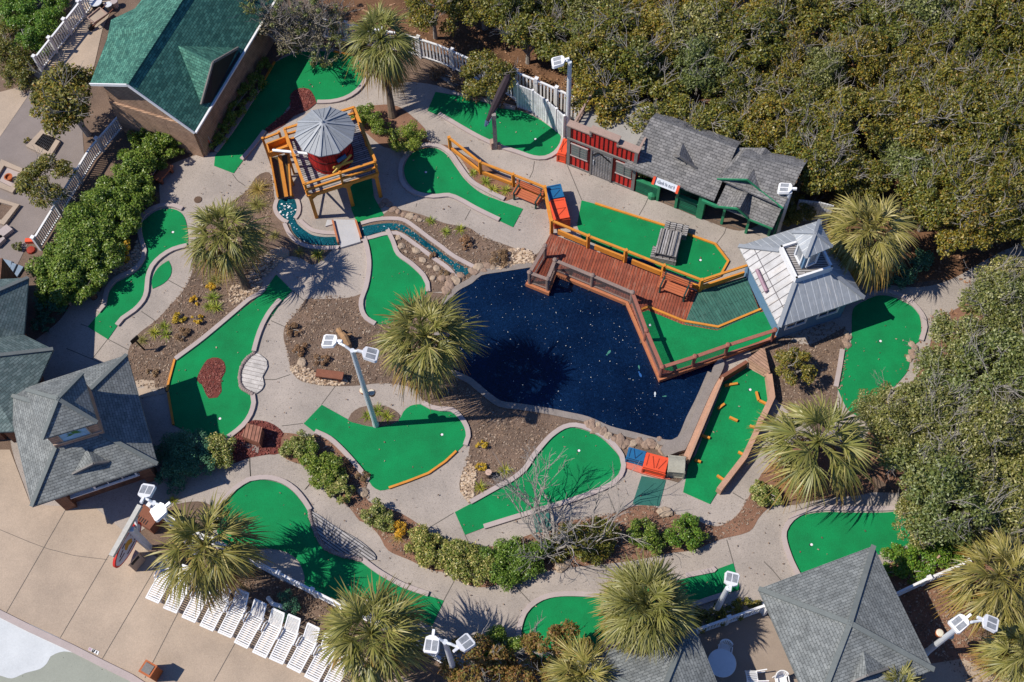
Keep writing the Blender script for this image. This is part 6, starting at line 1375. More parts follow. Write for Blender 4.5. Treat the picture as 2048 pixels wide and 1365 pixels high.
def npmesh(name, V, F, m, tip=None, smooth=False):
    me = bpy.data.meshes.new(name); V = np.asarray(V, np.float32); F = np.asarray(F, np.int32); k = F.shape[1]
    me.vertices.add(len(V)); me.vertices.foreach_set('co', V.ravel()); me.loops.add(F.size); me.loops.foreach_set('vertex_index', F.ravel())
    me.polygons.add(len(F)); me.polygons.foreach_set('loop_start', np.arange(len(F), dtype=np.int32)*k); me.polygons.foreach_set('loop_total', np.full(len(F), k, np.int32))
    if tip is not None: a = me.attributes.new('tip', 'FLOAT', 'POINT'); a.data.foreach_set('value', np.asarray(tip, np.float32))
    me.update(calc_edges=True); me.materials.append(m); return me
def unit(v): return v/np.maximum(1e-9, np.linalg.norm(v, axis=-1, keepdims=True))
def leaves(centers, radii, n, size, upbias=0.5, squash=0.8, shell=0.55):
    """n leaf-shaped quads spread over clumps (centre, radius)"""
    centers = np.asarray(centers, float); radii = np.asarray(radii, float); pr = radii**2; pr /= pr.sum()
    idx = rng.choice(len(centers), n, p=pr); d = unit(rng.normal(size=(n, 3))); d[:, 2] = np.where(rng.random(n) < 0.55, np.abs(d[:, 2]), d[:, 2])
    r = radii[idx]*(shell+(1-shell)*rng.random(n)**0.5)*(1+0.12*rng.normal(size=n)); pos = centers[idx]+d*r[:, None]*np.array([1, 1, squash])
    nrm = unit(d*0.6+np.array([0, 0, upbias])+rng.normal(size=(n, 3))*0.55); t = unit(np.cross(nrm, rng.normal(size=(n, 3)))); b = np.cross(nrm, t)
    L = size*(0.65+0.8*rng.random(n))[:, None]; Wd = L*0.55
    V = np.stack([pos-t*L*.5, pos+b*Wd*.5-t*L*.05, pos+t*L*.5-nrm*L*.12, pos-b*Wd*.5-t*L*.05], 1)
    keep = pos[:, 2] > 0.05; V = V[keep]; return V.reshape(-1, 3), np.arange(len(V)*4).reshape(-1, 4)
def clumps(n, R, H, z0, rmin, rmax):
    c = []; r = []
    for i in range(n):
        a = rng.uniform(0, 6.283); q_ = R*math.sqrt(rng.random())*0.86; f = 1-(q_/R)**2
        z = z0+H*(0.35+0.65*rng.random()**0.6)*math.sqrt(max(.08, f)); c.append((q_*math.cos(a), q_*math.sin(a), z)); r.append(rng.uniform(rmin, rmax))
    return c, r
def branch_mb(b, p, d, L, r, depth, spread=.6, grav=0.0, rr=random, nseg=3, up=.15):
    pl = [p]; rad = [r]; cur = Vector(p); dd = Vector(d).normalized()
    for i in range(nseg):
        dd = (dd+Vector((rr.uniform(-1, 1), rr.uniform(-1, 1), rr.uniform(-.6, .8)+up-grav))*.22).normalized(); cur = cur+dd*L/nseg; pl.append(cur.copy()); rad.append(r*(1-.5*(i+1)/nseg))
    b.tube(pl, rad, 4 if depth < 3 else 6, cap=False)
    if depth == 0: return
    for k in range(rr.choice((2, 3, 3))):
        f = pl[rr.randint(1, nseg)] if k else pl[-1]; ax = Vector((rr.uniform(-1, 1), rr.uniform(-1, 1), rr.uniform(-.3, .7)))
        nd = (dd+ax*spread).normalized(); branch_mb(b, f, nd, L*rr.uniform(.6, .85), max(.011, r*.55), depth-1, spread, grav, rr, nseg, up)
def obj_mesh(name, me, parent=None, loc=(0, 0, 0)):
    o = bpy.data.objects.new(name, me); COL.objects.link(o); o.location = loc
    if parent is not None: o.parent = parent
    return o
# ---- broadleaf tree prototypes
def tree_proto(kind, R, H, n, leaf, m, seed, ncl=26, twigs=12, trunkm='bark_grey'):
    rr = random.Random(seed); c, r = clumps(ncl, R, H*.5, H*.42, R*.14, R*.34)
    V, F = leaves(c, r, n, leaf); crown = npmesh('crown', V, F, M[m]); b = MB()
    b.tube([(0, 0, 0), (rr.uniform(-.1, .1), rr.uniform(-.1, .1), H*.25), (rr.uniform(-.2, .2), rr.uniform(-.2, .2), H*.5)], [.14, .11, .07], 7)
    tg_ = [Vector(c[rr.randrange(len(c))]) for _ in range(11)]
    for cc in tg_:
        s_ = Vector((0, 0, H*rr.uniform(.2, .4))); b.tube([s_, s_.lerp(cc, .5)+Vector((0, 0, .15)), cc], [.06, .04, .015], 5, cap=False)
    for i in range(twigs):
        cc = tg_[i % 11]; a = rr.uniform(0, 6.28); dd = Vector((math.cos(a), math.sin(a), rr.uniform(.1, .7))); branch_mb(b, cc, dd, R*.42, .026, 2, .8, 0, rr)
    me = bpy.data.meshes.new('trunk'); me.from_pydata([tuple(v) for v in b.v], [], b.f); me.update(); me.materials.append(M[trunkm]); return crown, me
def place_tree(name, label, cat, proto, loc, s, rz, group=None, sz=None):
    t = thing(name, label, cat, loc, group); t.rotation_euler.z = rz; t.scale = (s, s, sz or s)
    obj_mesh('crown', proto[0], t); obj_mesh('trunk', proto[1], t); return t
olive = [tree_proto('olive', 1.75, 3.5, 9500, .125, 'leaf_olive', i, 40, 9) for i in range(4)]
greyt = [tree_proto('grey', 1.8, 3.5, 9500, .125, 'leaf_grey', 10+i, 40, 12) for i in range(3)]
Fpoly = [(830, -60), (870, 40), (930, 70), (985, 90), (1060, 95), (1180, 175), (1215, 215), (1290, 230), (1360, 260), (1440, 275), (1560, 310), (1640, 360), (1690, 380), (1800, 360), (1850, 470), (1960, 500), (2110, 500), (2110, -60)]
def pin(p, poly):
    c = False
    for i in range(len(poly)):
        a, b_ = poly[i-1], poly[i]
        if (a[1] > p[1]) != (b_[1] > p[1]) and p[0] < (b_[0]-a[0])*(p[1]-a[1])/(b_[1]-a[1])+a[0]: c = not c
    return c
tr = random.Random(5); cnt = 0
gaps = [(1100, 165, 60), (1010, 60, 40), (1900, 520, 40), (1830, 330, 30), (1350, 150, 35), (1560, 60, 30), (1700, 350, 25)]
def forest(poly, protos, step, labelf, group, zc=2.7):
    global cnt
    ys = [p[1] for p in poly]; xs = [p[0] for p in poly]; y = min(ys); row = 0
    while y <= max(ys):
        x = min(xs)+(step*.5 if row % 2 else 0)
        while x <= max(xs):
            px, py = x+tr.uniform(-.28, .28)*step, y+tr.uniform(-.28, .28)*step
            if pin((px, py), poly) and not any((px-a)**2+(py-b_)**2 < g_*g_ for a, b_, g_ in gaps):
                c = P(px, py, zc); place_tree('evergreen_tree', labelf(px, py), 'tree', tr.choice(protos), (c.x, c.y, 0), tr.uniform(.7, 1.12), tr.uniform(0, 6.28), group, tr.uniform(.75, 1.2)); cnt += 1
            x += step
        y += step*.82; row += 1
forest(Fpoly, olive+olive+greyt[:1], 77, lambda x, y: 'olive-green evergreen tree merging into the dense wood behind the white fence', 'trees of the dense wood at the upper right')
Gpoly = [(1930, 605), (1900, 650), (1850, 700), (1810, 790), (1790, 850), (1800, 930), (1845, 985), (1900, 1010), (1960, 1030), (2110, 1060), (2110, 550), (1990, 575)]
forest(Gpoly, greyt, 77, lambda x, y: 'pale grey-olive evergreen tree in the thicket along the right edge', 'trees of the thicket at the right edge')
M['leaf_pale'] = leafmat('pale_grey_leaves', [(0.22, 0.19, 0.12), (0.3, 0.26, 0.19), (0.15, 0.14, 0.08), (0.36, 0.31, 0.24), (0.12, 0.12, 0.06)])
pale = tree_proto('pale', 1.8, 3.4, 4200, .1, 'leaf_pale', 71, 34, 46)
# single trees one can point to
c = P(760+0, 20, 0)
def at3(px, py, z): v = P(px, py, z); return (v.x, v.y, 0)
place_tree('evergreen_tree', 'olive tree with bare patches over the railing, left of the green shop roof', 'tree', olive[1], at3(145, 212, 2.4), 1.2, 1.0)
place_tree('evergreen_tree', 'olive sapling beside the side yard railing', 'tree', olive[2], at3(96, 372, 1.5), .8, 2.0)
place_tree('evergreen_tree', 'spindly olive shrub tree in front of the top white fence', 'tree', olive[3], at3(975, 140, 2.6), .85, 0.4)
place_tree('evergreen_tree', 'grey-leaved tree leaning over the rear corner of the green shop roof', 'tree', pale, at3(545, 40, 2.6), .9, 0.9)
place_tree('evergreen_tree', 'grey-leaved tree behind the top left white fence, beside the top palm', 'tree', pale, at3(628, 28, 2.6), .85, 2.2)
place_tree('evergreen_tree', 'olive tree overhanging the flat roof of the red front', 'tree', olive[0], at3(1275, 222, 3.4), .6, .4)
place_tree('evergreen_tree', 'olive crown leaning over the ridge of the shingle-roofed green shop', 'tree', olive[1], at3(1375, 276, 3.9), .75, 1.4)
place_tree('evergreen_tree', 'olive crown over the upper left corner of the long shingle roof', 'tree', olive[3], at3(1312, 258, 3.9), .6, 2.9)
place_tree('evergreen_tree', 'small olive tree behind the shingle shelter by the floodlight pole', 'tree', olive[2], at3(1605, 385, 2.6), .5, 3.0)
place_tree('evergreen_tree', 'grey-olive tree reaching over the lower end of the green right of the shack', 'tree', greyt[0], at3(1775, 790, 2.6), .62, 1.3)
place_tree('evergreen_tree', 'grey-olive tree overhanging the right tip of the lower right green', 'tree', greyt[1], at3(1860, 1020, 2.8), .7, 4.2)
rustp = tree_proto('rust', 1.5, 2.8, 5200, .12, 'leaf_rust', 40, 20, 8)
place_tree('rusty_shrub', 'tall rusty-orange shrub covering the left end of the bottom green', 'shrub', rustp, at3(1115, 1300, 1.8), .92, 0)
place_tree('rusty_shrub', 'rusty-olive shrub at the bottom edge below the twin floodlight', 'shrub', rustp, at3(945, 1345, 1.5), .95, 2)
place_tree('rusty_shrub', 'olive shrub at the bottom edge between the two small palms', 'shrub', rustp, at3(1040, 1352, 1.5), .75, 4)
place_tree('evergreen_tree', 'round olive-yellow bush by the plank-walled green', 'shrub', tree_proto('y', 1.05, 1.9, 4200, .1, 'leaf_olive', 44, 22, 3), at3(1590, 735, 1.1), .92, 0)
# ---- bare trees
def bare_tree(label, base, L, lean, depth, m, seed, n=5, spread=.75, r=.1, leafy=None, up=.1):
    rr = random.Random(seed); p = P(*base, 0); t = thing('bare_tree', label, 'tree', (p.x, p.y, 0)); b = MB(); ends = []
    for k in range(n):
        a = 6.283*k/n+rr.uniform(-.4, .4); d = Vector((math.cos(a)*.6+lean[0], math.sin(a)*.6+lean[1], .8)); branch_mb(b, p+Vector((math.cos(a)*.08, math.sin(a)*.08, 0)), d, L*rr.uniform(.8, 1.1), r*.7, depth, spread, 0, rr, 4, up)
    b.build('branches', M[m], t)
    if leafy:
        vs = [v for v in b.v if (v-p).length > L*1.2]; cs = [tuple(v-p) for v in rr.sample(vs, min(len(vs), 120))]
        V, F = leaves(cs, [.16]*len(cs), leafy[1], .09, .4, 1, .2); obj_mesh('foliage', npmesh('foliage', V, F, M[leafy[0]]), t)
    return t
bare_tree('bare grey tree spreading its branches over the lower hedge and egg-shaped green', (1105, 1100), 1.75, (-.12, .45), 4, 'twig', 3, 8, .62, .1, None, .02)
bare_tree('bare pale tree leaning left from the middle of the lower hedge', (1170, 1095), 1.5, (.15, .35), 3, 'twig', 5, 6, .6, .08, None, .0)
bare_tree('grey twiggy tree between the shop roof and the top palm', (590, 85), 1.7, (-.1, .1), 4, 'bark_grey', 8, 9, .6, .09, ('leaf_grey', 8000))
bare_tree('thin grey-green tree overhanging the top green behind the water tower', (645, 122), 1.2, (0, -.15), 4, 'bark_grey', 9, 6, .6, .07, ('leaf_grey', 3600))
bare_tree('pale dead tree standing in the middle of the upper right wood', (1690, 110), 1.7, (.1, .2), 4, 'twig', 12, 4, .6, .12, None, .35)
bare_tree('second pale dead crown among the wood, right of the first', (1790, 60), 1.3, (0, .2), 3, 'twig', 14, 4, .6, .1, None, .35)
bare_tree('grey leafless tree at the top between two wood crowns', (1130, 60), 1.4, (0, .1), 4, 'bark_grey', 15, 4, .6, .1, None, .3)
# ---- shrubs and hedges from blobs
def shrub(name, label, cat, blobs, m, dens=420, leaf=.1, group=None, zf=.6):
    """blobs: (px, py, radius m, top height m)"""
    c = P(blobs[0][0], blobs[0][1], blobs[0][3]*.5); t = thing(name, label, cat, (c.x, c.y, 0), group); cs = []; rs = []; area = 0
    for px, py, r, h in blobs:
        w = P(px, py, h*.6); area += r*r*3.14*(1+h/r*.5); k = max(8, int(28*r))
        for i in range(k):
            a = rng.uniform(0, 6.283); q_ = r*.8*math.sqrt(rng.random()); z = h*(.3+.5*rng.random())*(1-.35*(q_/r)); cs.append((w.x-c.x+q_*math.cos(a), w.y-c.y+q_*math.sin(a), z)); rs.append(min(h*.4, r*rng.uniform(.2, .36)))
    n = int(area*dens*1.25); V, F = leaves(cs, rs, n, leaf*.86); obj_mesh('foliage', npmesh('foliage', V, F, M[m]), t)
    b = MB()
    e0 = Vector(cs[0])
    for i in range(min(12, len(cs))):
        e = Vector(cs[i*len(cs)//min(12, len(cs))]); b.tube([(e0.x*.8, e0.y*.8, .02), e.lerp(Vector((e0.x, e0.y, e.z)), .4)*.9, e], [.035, .02, .012], 4, cap=False)
    me = bpy.data.meshes.new('stems'); me.from_pydata([tuple(v) for v in b.v], [], b.f); me.update(); me.materials.append(M['bark_grey']); obj_mesh('stems', me, t); return t
shrub('hedge', 'long tall glossy hedge along the left railing from the shop down to the left roof', 'hedge', [(330, 262, .8, 1.7), (352, 285, .5, 1.2), (312, 295, 1.0, 1.9), (268, 325, 1.15, 2.0), (240, 365, 1.2, 2.1), (205, 400, 1.3, 2.2), (175, 440, 1.4, 2.3), (150, 485, 1.5, 2.3), (120, 530, 1.45, 2.3), (110, 572, 1.0, 2.1), (195, 500, 1.25, 2.1), (235, 430, 1.25, 2.0), (275, 375, 1.0, 1.7), (160, 555, 1.1, 2.0), (272, 268, .7, 1.6), (300, 255, .6, 1.6), (215, 470, .9, 1.9)], 'leaf_green', 900, .13)
shrub('hedge', 'bright green clipped mass outside the railing in the top left corner', 'hedge', [(35, 15, 1.3, 2.0), (78, 45, 1.1, 1.9), (52, 85, 1.0, 1.8), (105, 5, .9, 1.8), (20, -20, 1.2, 2.0), (120, -20, .8, 1.6)], 'leaf_bright', 620, .11)
shrub('shrub', 'brownish olive shrub at the left edge below the bright green mass', 'shrub', [(20, 110, 1.1, 1.8), (35, 150, .9, 1.6), (10, 60, .8, 1.6)], 'leaf_olive', 560, .1)
shrub('shrub', 'round glossy shrub with lit crown right of the water tower', 'shrub', [(815, 268, .95, 1.5)], 'leaf_green', 900, .085)
shrub('shrub', 'darker shrub at the foot of the top palm, behind the round one', 'shrub', [(735, 228, .8, 1.4), (765, 250, .6, 1.2), (715, 240, .5, 1.1)], 'leaf_green', 700, .09)
shrub('shrub', 'dark blue-green round shrub in pavilion shade', 'shrub', [(375, 893, 1.1, 1.7), (362, 925, .95, 1.5), (395, 925, .8, 1.3), (345, 890, .8, 1.3)], 'leaf_dark', 900, .08)
shrub('shrub', 'sunlit variegated shrub beside the dark round one', 'shrub', [(438, 896, .85, 1.3), (428, 918, .5, 1.0)], 'leaf_varie', 900, .09)
shrub('shrub', 'low shaded plants in the corner between pavilion and dark shrub', 'shrub', [(325, 900, .6, .8), (330, 955, .5, .6), (350, 970, .5, .5)], 'leaf_dark', 500, .09)
shrub('shrub', 'upper left bush of the hedge strip by the red mulch', 'shrub', [(595, 890, .78, 1.2), (575, 900, .55, 1.0)], 'leaf_varie', 800, .1, 'bushes of the hedge strip')
shrub('shrub', 'broad middle bush of the hedge strip left of the fan-shaped green', 'shrub', [(628, 912, .85, 1.2), (655, 938, .85, 1.2), (640, 950, .6, 1.0)], 'leaf_green', 800, .1, 'bushes of the hedge strip')
shrub('shrub', 'lower right bush of the hedge strip where it tapers to the path', 'shrub', [(672, 962, .7, 1.1), (684, 980, .55, 1.0)], 'leaf_varie', 800, .1, 'bushes of the hedge strip')
shrub('shrub', 'grey-leaved bush alone in the bed between the two path bends', 'shrub', [(748, 1028, .72, 1.2), (770, 1040, .55, 1.0)], 'leaf_varie', 850, .09)
shrub('shrub', 'first, leftmost bush of the long lower hedge', 'shrub', [(845, 1088, .85, 1.2), (872, 1108, .85, 1.2), (892, 1112, .6, 1.1)], 'leaf_varie', 800, .1, 'bushes of the lower hedge')
shrub('shrub', 'second bush of the long lower hedge, pale flecked', 'shrub', [(915, 1118, .95, 1.3), (950, 1130, .9, 1.2), (975, 1125, .7, 1.1)], 'leaf_varie', 800, .1, 'bushes of the lower hedge')
shrub('shrub', 'middle bush of the long lower hedge, left of the bare tree', 'shrub', [(1000, 1122, 1.0, 1.3), (1045, 1112, 1.0, 1.3), (1020, 1142, .8, 1.1), (1075, 1105, .8, 1.2)], 'leaf_green', 750, .1, 'bushes of the lower hedge')
shrub('shrub', 'brownish olive bush under the bare tree in the lower hedge', 'shrub', [(1150, 1075, .9, 1.2), (1205, 1070, .85, 1.2), (1180, 1100, .8, 1.1), (1110, 1095, .6, 1.0)], 'leaf_olive', 560, .1, 'bushes of the lower hedge')
shrub('shrub', 'dark green bush left of the sunny twin under the green mat', 'shrub', [(1290, 1062, .75, 1.2), (1315, 1080, .7, 1.1)], 'leaf_green', 700, .1, 'twin bushes under the green mat')
shrub('shrub', 'sunny yellow-green bush at the right end of the lower bed', 'shrub', [(1372, 1062, .85, 1.4), (1395, 1070, .5, 1.1)], 'leaf_bright', 850, .09, 'twin bushes under the green mat')
shrub('shrub', 'flowering bush at the left foot of the big right palm', 'shrub', [(1532, 985, .65, 1.0), (1518, 975, .4, .8), (1552, 995, .4, .7)], 'leaf_varie', 850, .1)
shrub('hedge', 'low green hedge right of the large square pavilion', 'hedge', [(1800, 1120, .8, 1.0), (1850, 1115, .9, 1.1), (1900, 1100, .9, 1.1), (1830, 1140, .6, .9), (1770, 1135, .5, .8)], 'leaf_bright', 600, .11)
shrub('hedge', 'low hedge along the patio fence under the short floodlight pole', 'hedge', [(1405, 1238, .55, .8), (1440, 1228, .5, .8), (1475, 1218, .5, .75), (1505, 1206, .4, .6)], 'leaf_olive', 700, .09)
shrub('shrub', 'green shrub at the bottom edge left of the rusty one', 'shrub', [(1005, 1290, .95, 1.7), (985, 1320, .8, 1.4)], 'leaf_green', 750, .1)
shrub('shrub', 'shaded shrubs along the shop side wall', 'shrub', [(424, 282, .45, .8), (440, 262, .55, 1.1), (455, 238, .6, 1.3), (472, 210, .6, 1.3), (490, 182, .6, 1.3), (507, 155, .6, 1.2), (524, 128, .5, 1.0)], 'leaf_green', 500, .09)
shrub('shrub', 'dark shrub in shade between the left roof and left hedge', 'shrub', [(95, 610, .9, 1.2), (80, 640, .6, .9)], 'leaf_dark', 550, .1)
shrub('shrub', 'tall golden-brown upright shrub at the border of the S-shaped green', 'shrub', [(249, 490, .45, 1.3), (243, 512, .35, 1.0)], 'leaf_gold', 800, .07)
shrub('shrub', 'small green plant in the corner between two palms at the right', 'shrub', [(2020, 1262, .6, .9)], 'leaf_bright', 600, .1)
shrub('shrub', 'dark understorey bush in the gap behind the metal-roofed shack', 'shrub', [(1810, 545, .7, 1.0), (1850, 520, .7, 1.0), (1770, 560, .5, .8)], 'leaf_dark', 420, .11)
shrub('shrub', 'brown dry understorey behind the top white fence', 'shrub', [(1080, 170, .8, .7), (1150, 165, .8, .7), (1030, 140, .7, .7)], 'leaf_dry', 260, .12)
shrub('shrub', 'dry brown undergrowth along the foot of the top white fence', 'shrub', [(870, 140, .6, .5), (915, 165, .6, .5), (955, 190, .6, .5), (1000, 205, .4, .4)], 'leaf_dry', 300, .1)
for px, py, r, h, m, lab in ((389, 599, .28, .4, 'leaf_gold', 'small golden bush nearest the path edge in the left bed'), (356, 634, .36, .5, 'leaf_gold', 'larger golden bush lower left of the other golden bushes'), (393, 636, .32, .45, 'leaf_gold', 'golden bush right of the largest golden bush'), (421, 568, .3, .45, 'leaf_gold', 'yellowish bush just below the left palm crown'), (963, 890, .28, .4, 'leaf_gold', 'orange bush in the bed below the central palm shadow'), (962, 933, .3, .4, 'leaf_gold', 'orange bush by the pebbles beside the egg-shaped green'), (364, 669, .42, .4, 'leaf_dry', 'withered brown bush in the left bed'), (587, 660, .42, .4, 'leaf_dry', 'withered brown bush at the upper left of the centre bed'), (600, 697, .42, .4, 'leaf_dry', 'withered brown bush midway down the centre bed'), (642, 717, .4, .4, 'leaf_dry', 'withered brown bush above the timber bench'), (931, 484, .42, .5, 'leaf_dry', 'brown tuft bush north of the stream'), (999, 514, .55, .6, 'leaf_dry', 'large brown bush between stream and dock'), (868, 510, .28, .35, 'leaf_dry', 'brown tuft among the pale stones by the boot-shaped green'), (887, 546, .32, .4, 'leaf_dry', 'brown tuft at the stream mouth boulders'), (303, 745, .3, .25, 'leaf_dry', 'flat brown plant below the dark sign in the left bed'), (690, 935, .4, .5, 'leaf_dry', 'dry bush in the shaded part of the hedge strip'), (725, 955, .35, .4, 'leaf_dry', 'dry twigs at the right border of the hedge strip'), (575, 1210, .7, .8, 'leaf_dark', 'dark bush in the soil between white fence and loungers'), (35, 492, .3, .4, 'leaf_olive', 'scraggy weed in the yard near the orange bar'), (52, 280, .22, .25, 'leaf_olive', 'round weed on the asphalt yard'), (795, 1055, .45, .7, 'leaf_gold', 'yellow-green bush below the grey-leaved one')):
    shrub('small_bush', lab, 'bush', [(px, py, r, h)], m, 900, .07)
# ---- tufts of blades
def tuft_mesh(n, L, w, droop, m, seed):
    r_ = np.random.default_rng(seed); V = []; F = []
    for i in range(n):
        a = r_.uniform(0, 6.283); el = r_.uniform(.25, 1.35); l = L*r_.uniform(.6, 1.1); d = np.array([math.cos(a)*math.cos(el), math.sin(a)*math.cos(el), math.sin(el)]); s = np.array([-math.sin(a), math.cos(a), 0]); p = np.array([math.cos(a), math.sin(a), 0])*.03; i0 = len(V); ww = w
        for k in range(4): f = k/3; q_ = p+d*l*f+np.array([0, 0, -droop*l*f*f]); q_[2] = max(q_[2], .02); wk = ww*(1-.85*f); V += [q_-s*wk, q_+s*wk]
        for k in range(3): F.append((i0+2*k, i0+2*k+1, i0+2*k+3, i0+2*k+2))
    return npmesh('blades', V, F, M[m])
tm = [tuft_mesh(70, .5, .018, .35, 'blade', 1), tuft_mesh(60, .46, .02, .3, 'blade', 2), tuft_mesh(160, .8, .012, .55, 'blade_tan', 3), tuft_mesh(90, .55, .014, .5, 'blade_tan', 4)]
for px, py, s, k, lab in ((297, 374, 1.0, 0, 'grassy tuft beside the red-brown bench, upper one'), (303, 393, 1.0, 1, 'grassy tuft beside the red-brown bench, lower one'), (273, 408, 1.0, 0, 'grassy tuft at the end of the left hedge border'), (212, 515, .9, 1, 'grassy tuft between left hedge and S-shaped border'), (202, 548, .95, 3, 'tan grass tuft near the pale-topped log post'), (516, 378, 1.1, 2, 'upper big tan grass clump by the stream pool'), (514, 408, 1.1, 2, 'lower big tan grass clump by the stream pool'), (425, 595, 1.1, 0, 'upper spiky tuft right of the golden bushes'), (432, 614, 1.1, 1, 'lower spiky tuft right of the golden bushes'), (418, 612, .9, 0, 'left spiky tuft of the three by the golden bushes'), (327, 652, .95, 1, 'upper tuft of the pair near the path in the left bed'), (307, 664, .95, 0, 'left tuft of the group near the path in the left bed'), (331, 668, .95, 1, 'lower tuft of the group near the path in the left bed'), (284, 679, .8, 3, 'tan tuft beside the dark sign post'), (734, 831, .95, 1, 'left tuft at the foot of the centre floodlight pole'), (755, 822, 1.05, 0, 'upper tuft at the foot of the centre floodlight pole'), (773, 832, 1.05, 1, 'right tuft at the foot of the centre floodlight pole'), (1010, 940, .95, 0, 'green tuft right of the log post by the egg-shaped green'), (961, 974, 1.0, 1, 'green tuft at the lower pebbles by the egg-shaped green'), (797, 1072, .9, 3, 'tan tuft below the yellow-green bush at the path bend'), (891, 462, .8, 0, 'left yellow tuft north of the stream'), (920, 457, .9, 1, 'right yellow tuft north of the stream'), (861, 441, .85, 1, 'yellow tuft by the stone heap near the paddle-shaped green'), (946, 344, .8, 0, 'first tuft along the yellow fence bed'), (971, 362, 1.0, 1, 'second tuft along the yellow fence bed'), (986, 378, 1.0, 0, 'third tuft along the yellow fence bed'), (1011, 379, 1.0, 1, 'last tuft along the yellow fence bed, beside the bench'), (598, 503, .9, 3, 'tan tuft on the stream bank south of the pool'), (635, 508, 1.0, 0, 'green tuft on the stream bank next to the slab bridge'), (520, 468, 1.0, 3, 'tan tuft between the left palm and stream'), (548, 470, .8, 3, 'small tan tuft on the stream pool bank'), (250, 470, .9, 3, 'tan tuft below the left hedge near the upper border'), (430, 560, .9, 2, 'tan clump under the left palm crown'), (345, 1000, .8, 1, 'tuft beside the path by the pavilion corner')):
    c = P(px, py, .15); t = thing('grass_tuft', lab, 'grass tuft', (c.x, c.y, .02), 'tufts of ornamental grass'); t.rotation_euler.z = random.uniform(0, 6); t.scale = (s, s, s); obj_mesh('blades', tm[k], t)
# ---- palms
def palm_crown(nf, R, seed, m, dense=1.0, low=-.5, skirt=.35, nl=22):
    r_ = np.random.default_rng(seed); V = []; F = []; T = []; nd = max(6, nf//4)
    for i in range(nf+nd):
        dead = i >= nf
        f = (i+.5)/nf if not dead else 1.0; el = 1.35-(1.35-low)*f**.8+r_.uniform(-.2, .2); a = i*2.39996+r_.uniform(-.4, .4); age = max(0, (f-.55)/.45)*r_.uniform(.4, 1.2)
        if dead: el = low-r_.uniform(.1, .6); age = 1.6; a = r_.uniform(0, 6.283)
        sc = r_.uniform(.78, 1.12)
        d = np.array([math.cos(a)*math.cos(el), math.sin(a)*math.cos(el), math.sin(el)]); s = np.array([-math.sin(a), math.cos(a), 0]); up = np.cross(d, s); up = -up if up[2] < 0 else up
        rl = r_.uniform(-.5, .5); s, up = s*math.cos(rl)+up*math.sin(rl), up*math.cos(rl)-s*math.sin(rl)
        pl = R*.5*sc; base = np.zeros(3); mid = d*pl*.55; end = d*pl+np.array([0, 0, -.16*pl*(.4+max(0, math.cos(el)))])
        dd = unit(end-mid); i0 = len(V)
        for p, ww in ((base, .045), (mid, .028), (end, .016)): V += [p-s*ww, p+s*ww]; T += [0.35, 0.35]
        for k in range(2): F.append((i0+2*k, i0+2*k+1, i0+2*k+3, i0+2*k+2))
        fold = r_.uniform(.25, .7); wide = r_.uniform(.75, 1.25); curl = r_.uniform(-.25, .25)
        for j in range(nl):
            if r_.random() < .08: continue
            ph = (-1+2*(j+.5)/nl); an = ph*wide+curl+r_.uniform(-.09, .09); Lf = R*.62*(1-.3*ph*ph)*r_.uniform(.72, 1.12)*sc
            st = end+dd*R*.12*(1-abs(ph)); ld = unit(dd*math.cos(an)+s*math.sin(an)+up*fold*abs(ph)); sd2 = unit(np.cross(ld, up)+r_.normal(size=3)*.25); g = .45+.6*r_.random(); i0 = len(V); wd = R*.0145
            for k in range(4):
                q_ = k/3; p = st+ld*Lf*q_+np.array([0, 0, -g*Lf*.6*q_*q_*(1+.7*age)]); wk = wd*(.55, 1, .75, .08)[k]; V += [p-sd2*wk, p+sd2*wk]; tv = q_*.75+age*.46+r_.uniform(-.08, .08); T += [tv, tv]
            for k in range(3): F.append((i0+2*k, i0+2*k+1, i0+2*k+3, i0+2*k+2))
    return npmesh('crown', V, F, m, T)
def palm(label, top, h, base, R, nf, seed, m='palm', low=-.5, nl=22, lean=True):
    ct = P(top[0], top[1], h); b0 = P(*base, 0) if base else Vector((ct.x, ct.y, 0)); t = thing('sabal_palm', label, 'palm tree', (b0.x, b0.y, 0), 'sabal palms'); b = MB()
    pl = [b0.lerp(ct, f)+Vector((0, 0, 0)) for f in (0, .08, .3, .6, .85, 1.0)]
    b.tube(pl, [.27, .2, .16, .15, .17, .12], 10); b.build('trunk', M['trunk'], t)
    b = MB(); rr = random.Random(seed)
    for k in range(26):
        a = rr.uniform(0, 6.28); z = rr.uniform(.72, .97); p = b0.lerp(ct, z); o_ = Vector((math.cos(a), math.sin(a), 0)); b.bar(p+o_*.13, p+o_*.3+Z*.22, .06, .03)
    b.build('boot_stubs', M['log'], t)
    o = obj_mesh('crown', palm_crown(nf, R, seed, M[m], low=low, nl=nl), t, ct-b0)
    return t
palm('tall palm at the top, left of the white fence, with a bare trunk', (762, 78), 4.3, (785, 232), 1.88, 60, 1, 'palm', -.75)
palm('palm left of the centre over the pebble bed, its shadow on the path', (448, 466), 3.9, (492, 575), 1.9, 46, 2, 'palm', -.55)
palm('large palm in the centre at the pond edge', (850, 672), 4.9, (874, 790), 2.1, 66, 3, 'palm', -.7)
palm('dense yellowish palm right of the metal-roofed shack', (1738, 462), 3.6, None, 1.95, 66, 4, 'palm_y', -.6)
palm('loose wide palm right of the plank-walled green', (1636, 884), 3.6, None, 2.3, 40, 5, 'palm', -.45)
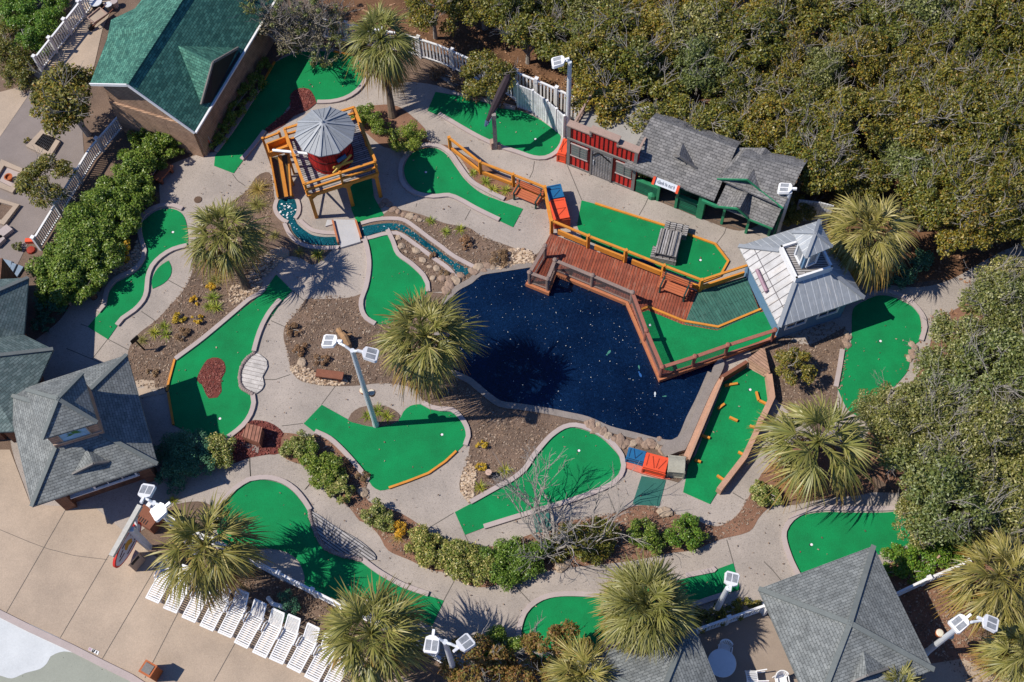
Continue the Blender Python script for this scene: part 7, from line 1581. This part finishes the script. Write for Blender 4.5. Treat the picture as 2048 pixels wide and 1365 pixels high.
palm('palm at the lower left beside the loungers and hanging sign', (408, 1092), 4.2, None, 2.05, 44, 6, 'palm', -.5)
palm('large loose palm at the bottom over the last loungers', (742, 1268), 4.0, None, 2.15, 52, 7, 'palm', -.45)
palm('very dense round palm at the bottom over the long curved green', (1293, 1210), 3.8, None, 1.9, 100, 8, 'palm_y', -.55, 24)
palm('orange-skirted palm at the right edge by the right fence', (1998, 1150), 3.2, None, 1.95, 50, 9, 'palm_y', -.6)
palm('palm cut by the right edge near the bottom corner', (2050, 1300), 2.8, None, 1.6, 44, 10, 'palm_y', -.6)
palm('small palm tip at the bottom edge below the bottom pavilion', (1165, 1350), 2.9, None, 1.5, 44, 11, 'palm', -.4)
palm('small palm at the bottom edge under the large square pavilion', (1795, 1378), 2.6, None, 1.2, 34, 12, 'palm_y', -.4)
# ================================================================== LIGHT
AZ, EL = math.radians(3.8), math.radians(50.0)
sd_ = bpy.data.lights.new('sun', 'SUN'); so = bpy.data.objects.new('sun', sd_); COL.objects.link(so)
sd_.energy = 4.8; sd_.angle = math.radians(0.5); sd_.color = (1.0, 0.94, 0.84)
ldir = Vector((math.cos(EL)*math.cos(AZ), math.cos(EL)*math.sin(AZ), -math.sin(EL)))
so.rotation_euler = ldir.to_track_quat('-Z', 'Y').to_euler(); so.location = (0, 0, 60)
w_ = bpy.data.worlds.new('World'); scene.world = w_; w_.use_nodes = True; nt = w_.node_tree
sk = nt.nodes.new('ShaderNodeTexSky'); sk.sky_type = 'NISHITA'; sk.sun_disc = False; sk.ozone_density = 5.0; sk.dust_density = 0.4
sk.sun_elevation = EL; sv = -ldir; sk.sun_rotation = math.atan2(sv.x, sv.y)
bl_ = _mix(nt, 1.0, sk.outputs[0], (0.62, 0.86, 1.25), 'MULTIPLY'); nt.links.new(bl_, nt.nodes['Background'].inputs[0]); nt.nodes['Background'].inputs[1].default_value = 0.085
vs = scene.view_settings; vs.view_transform = 'Standard'; vs.look = 'None'; vs.exposure = 0.17; vs.gamma = 1.0; vs.use_curve_mapping = False
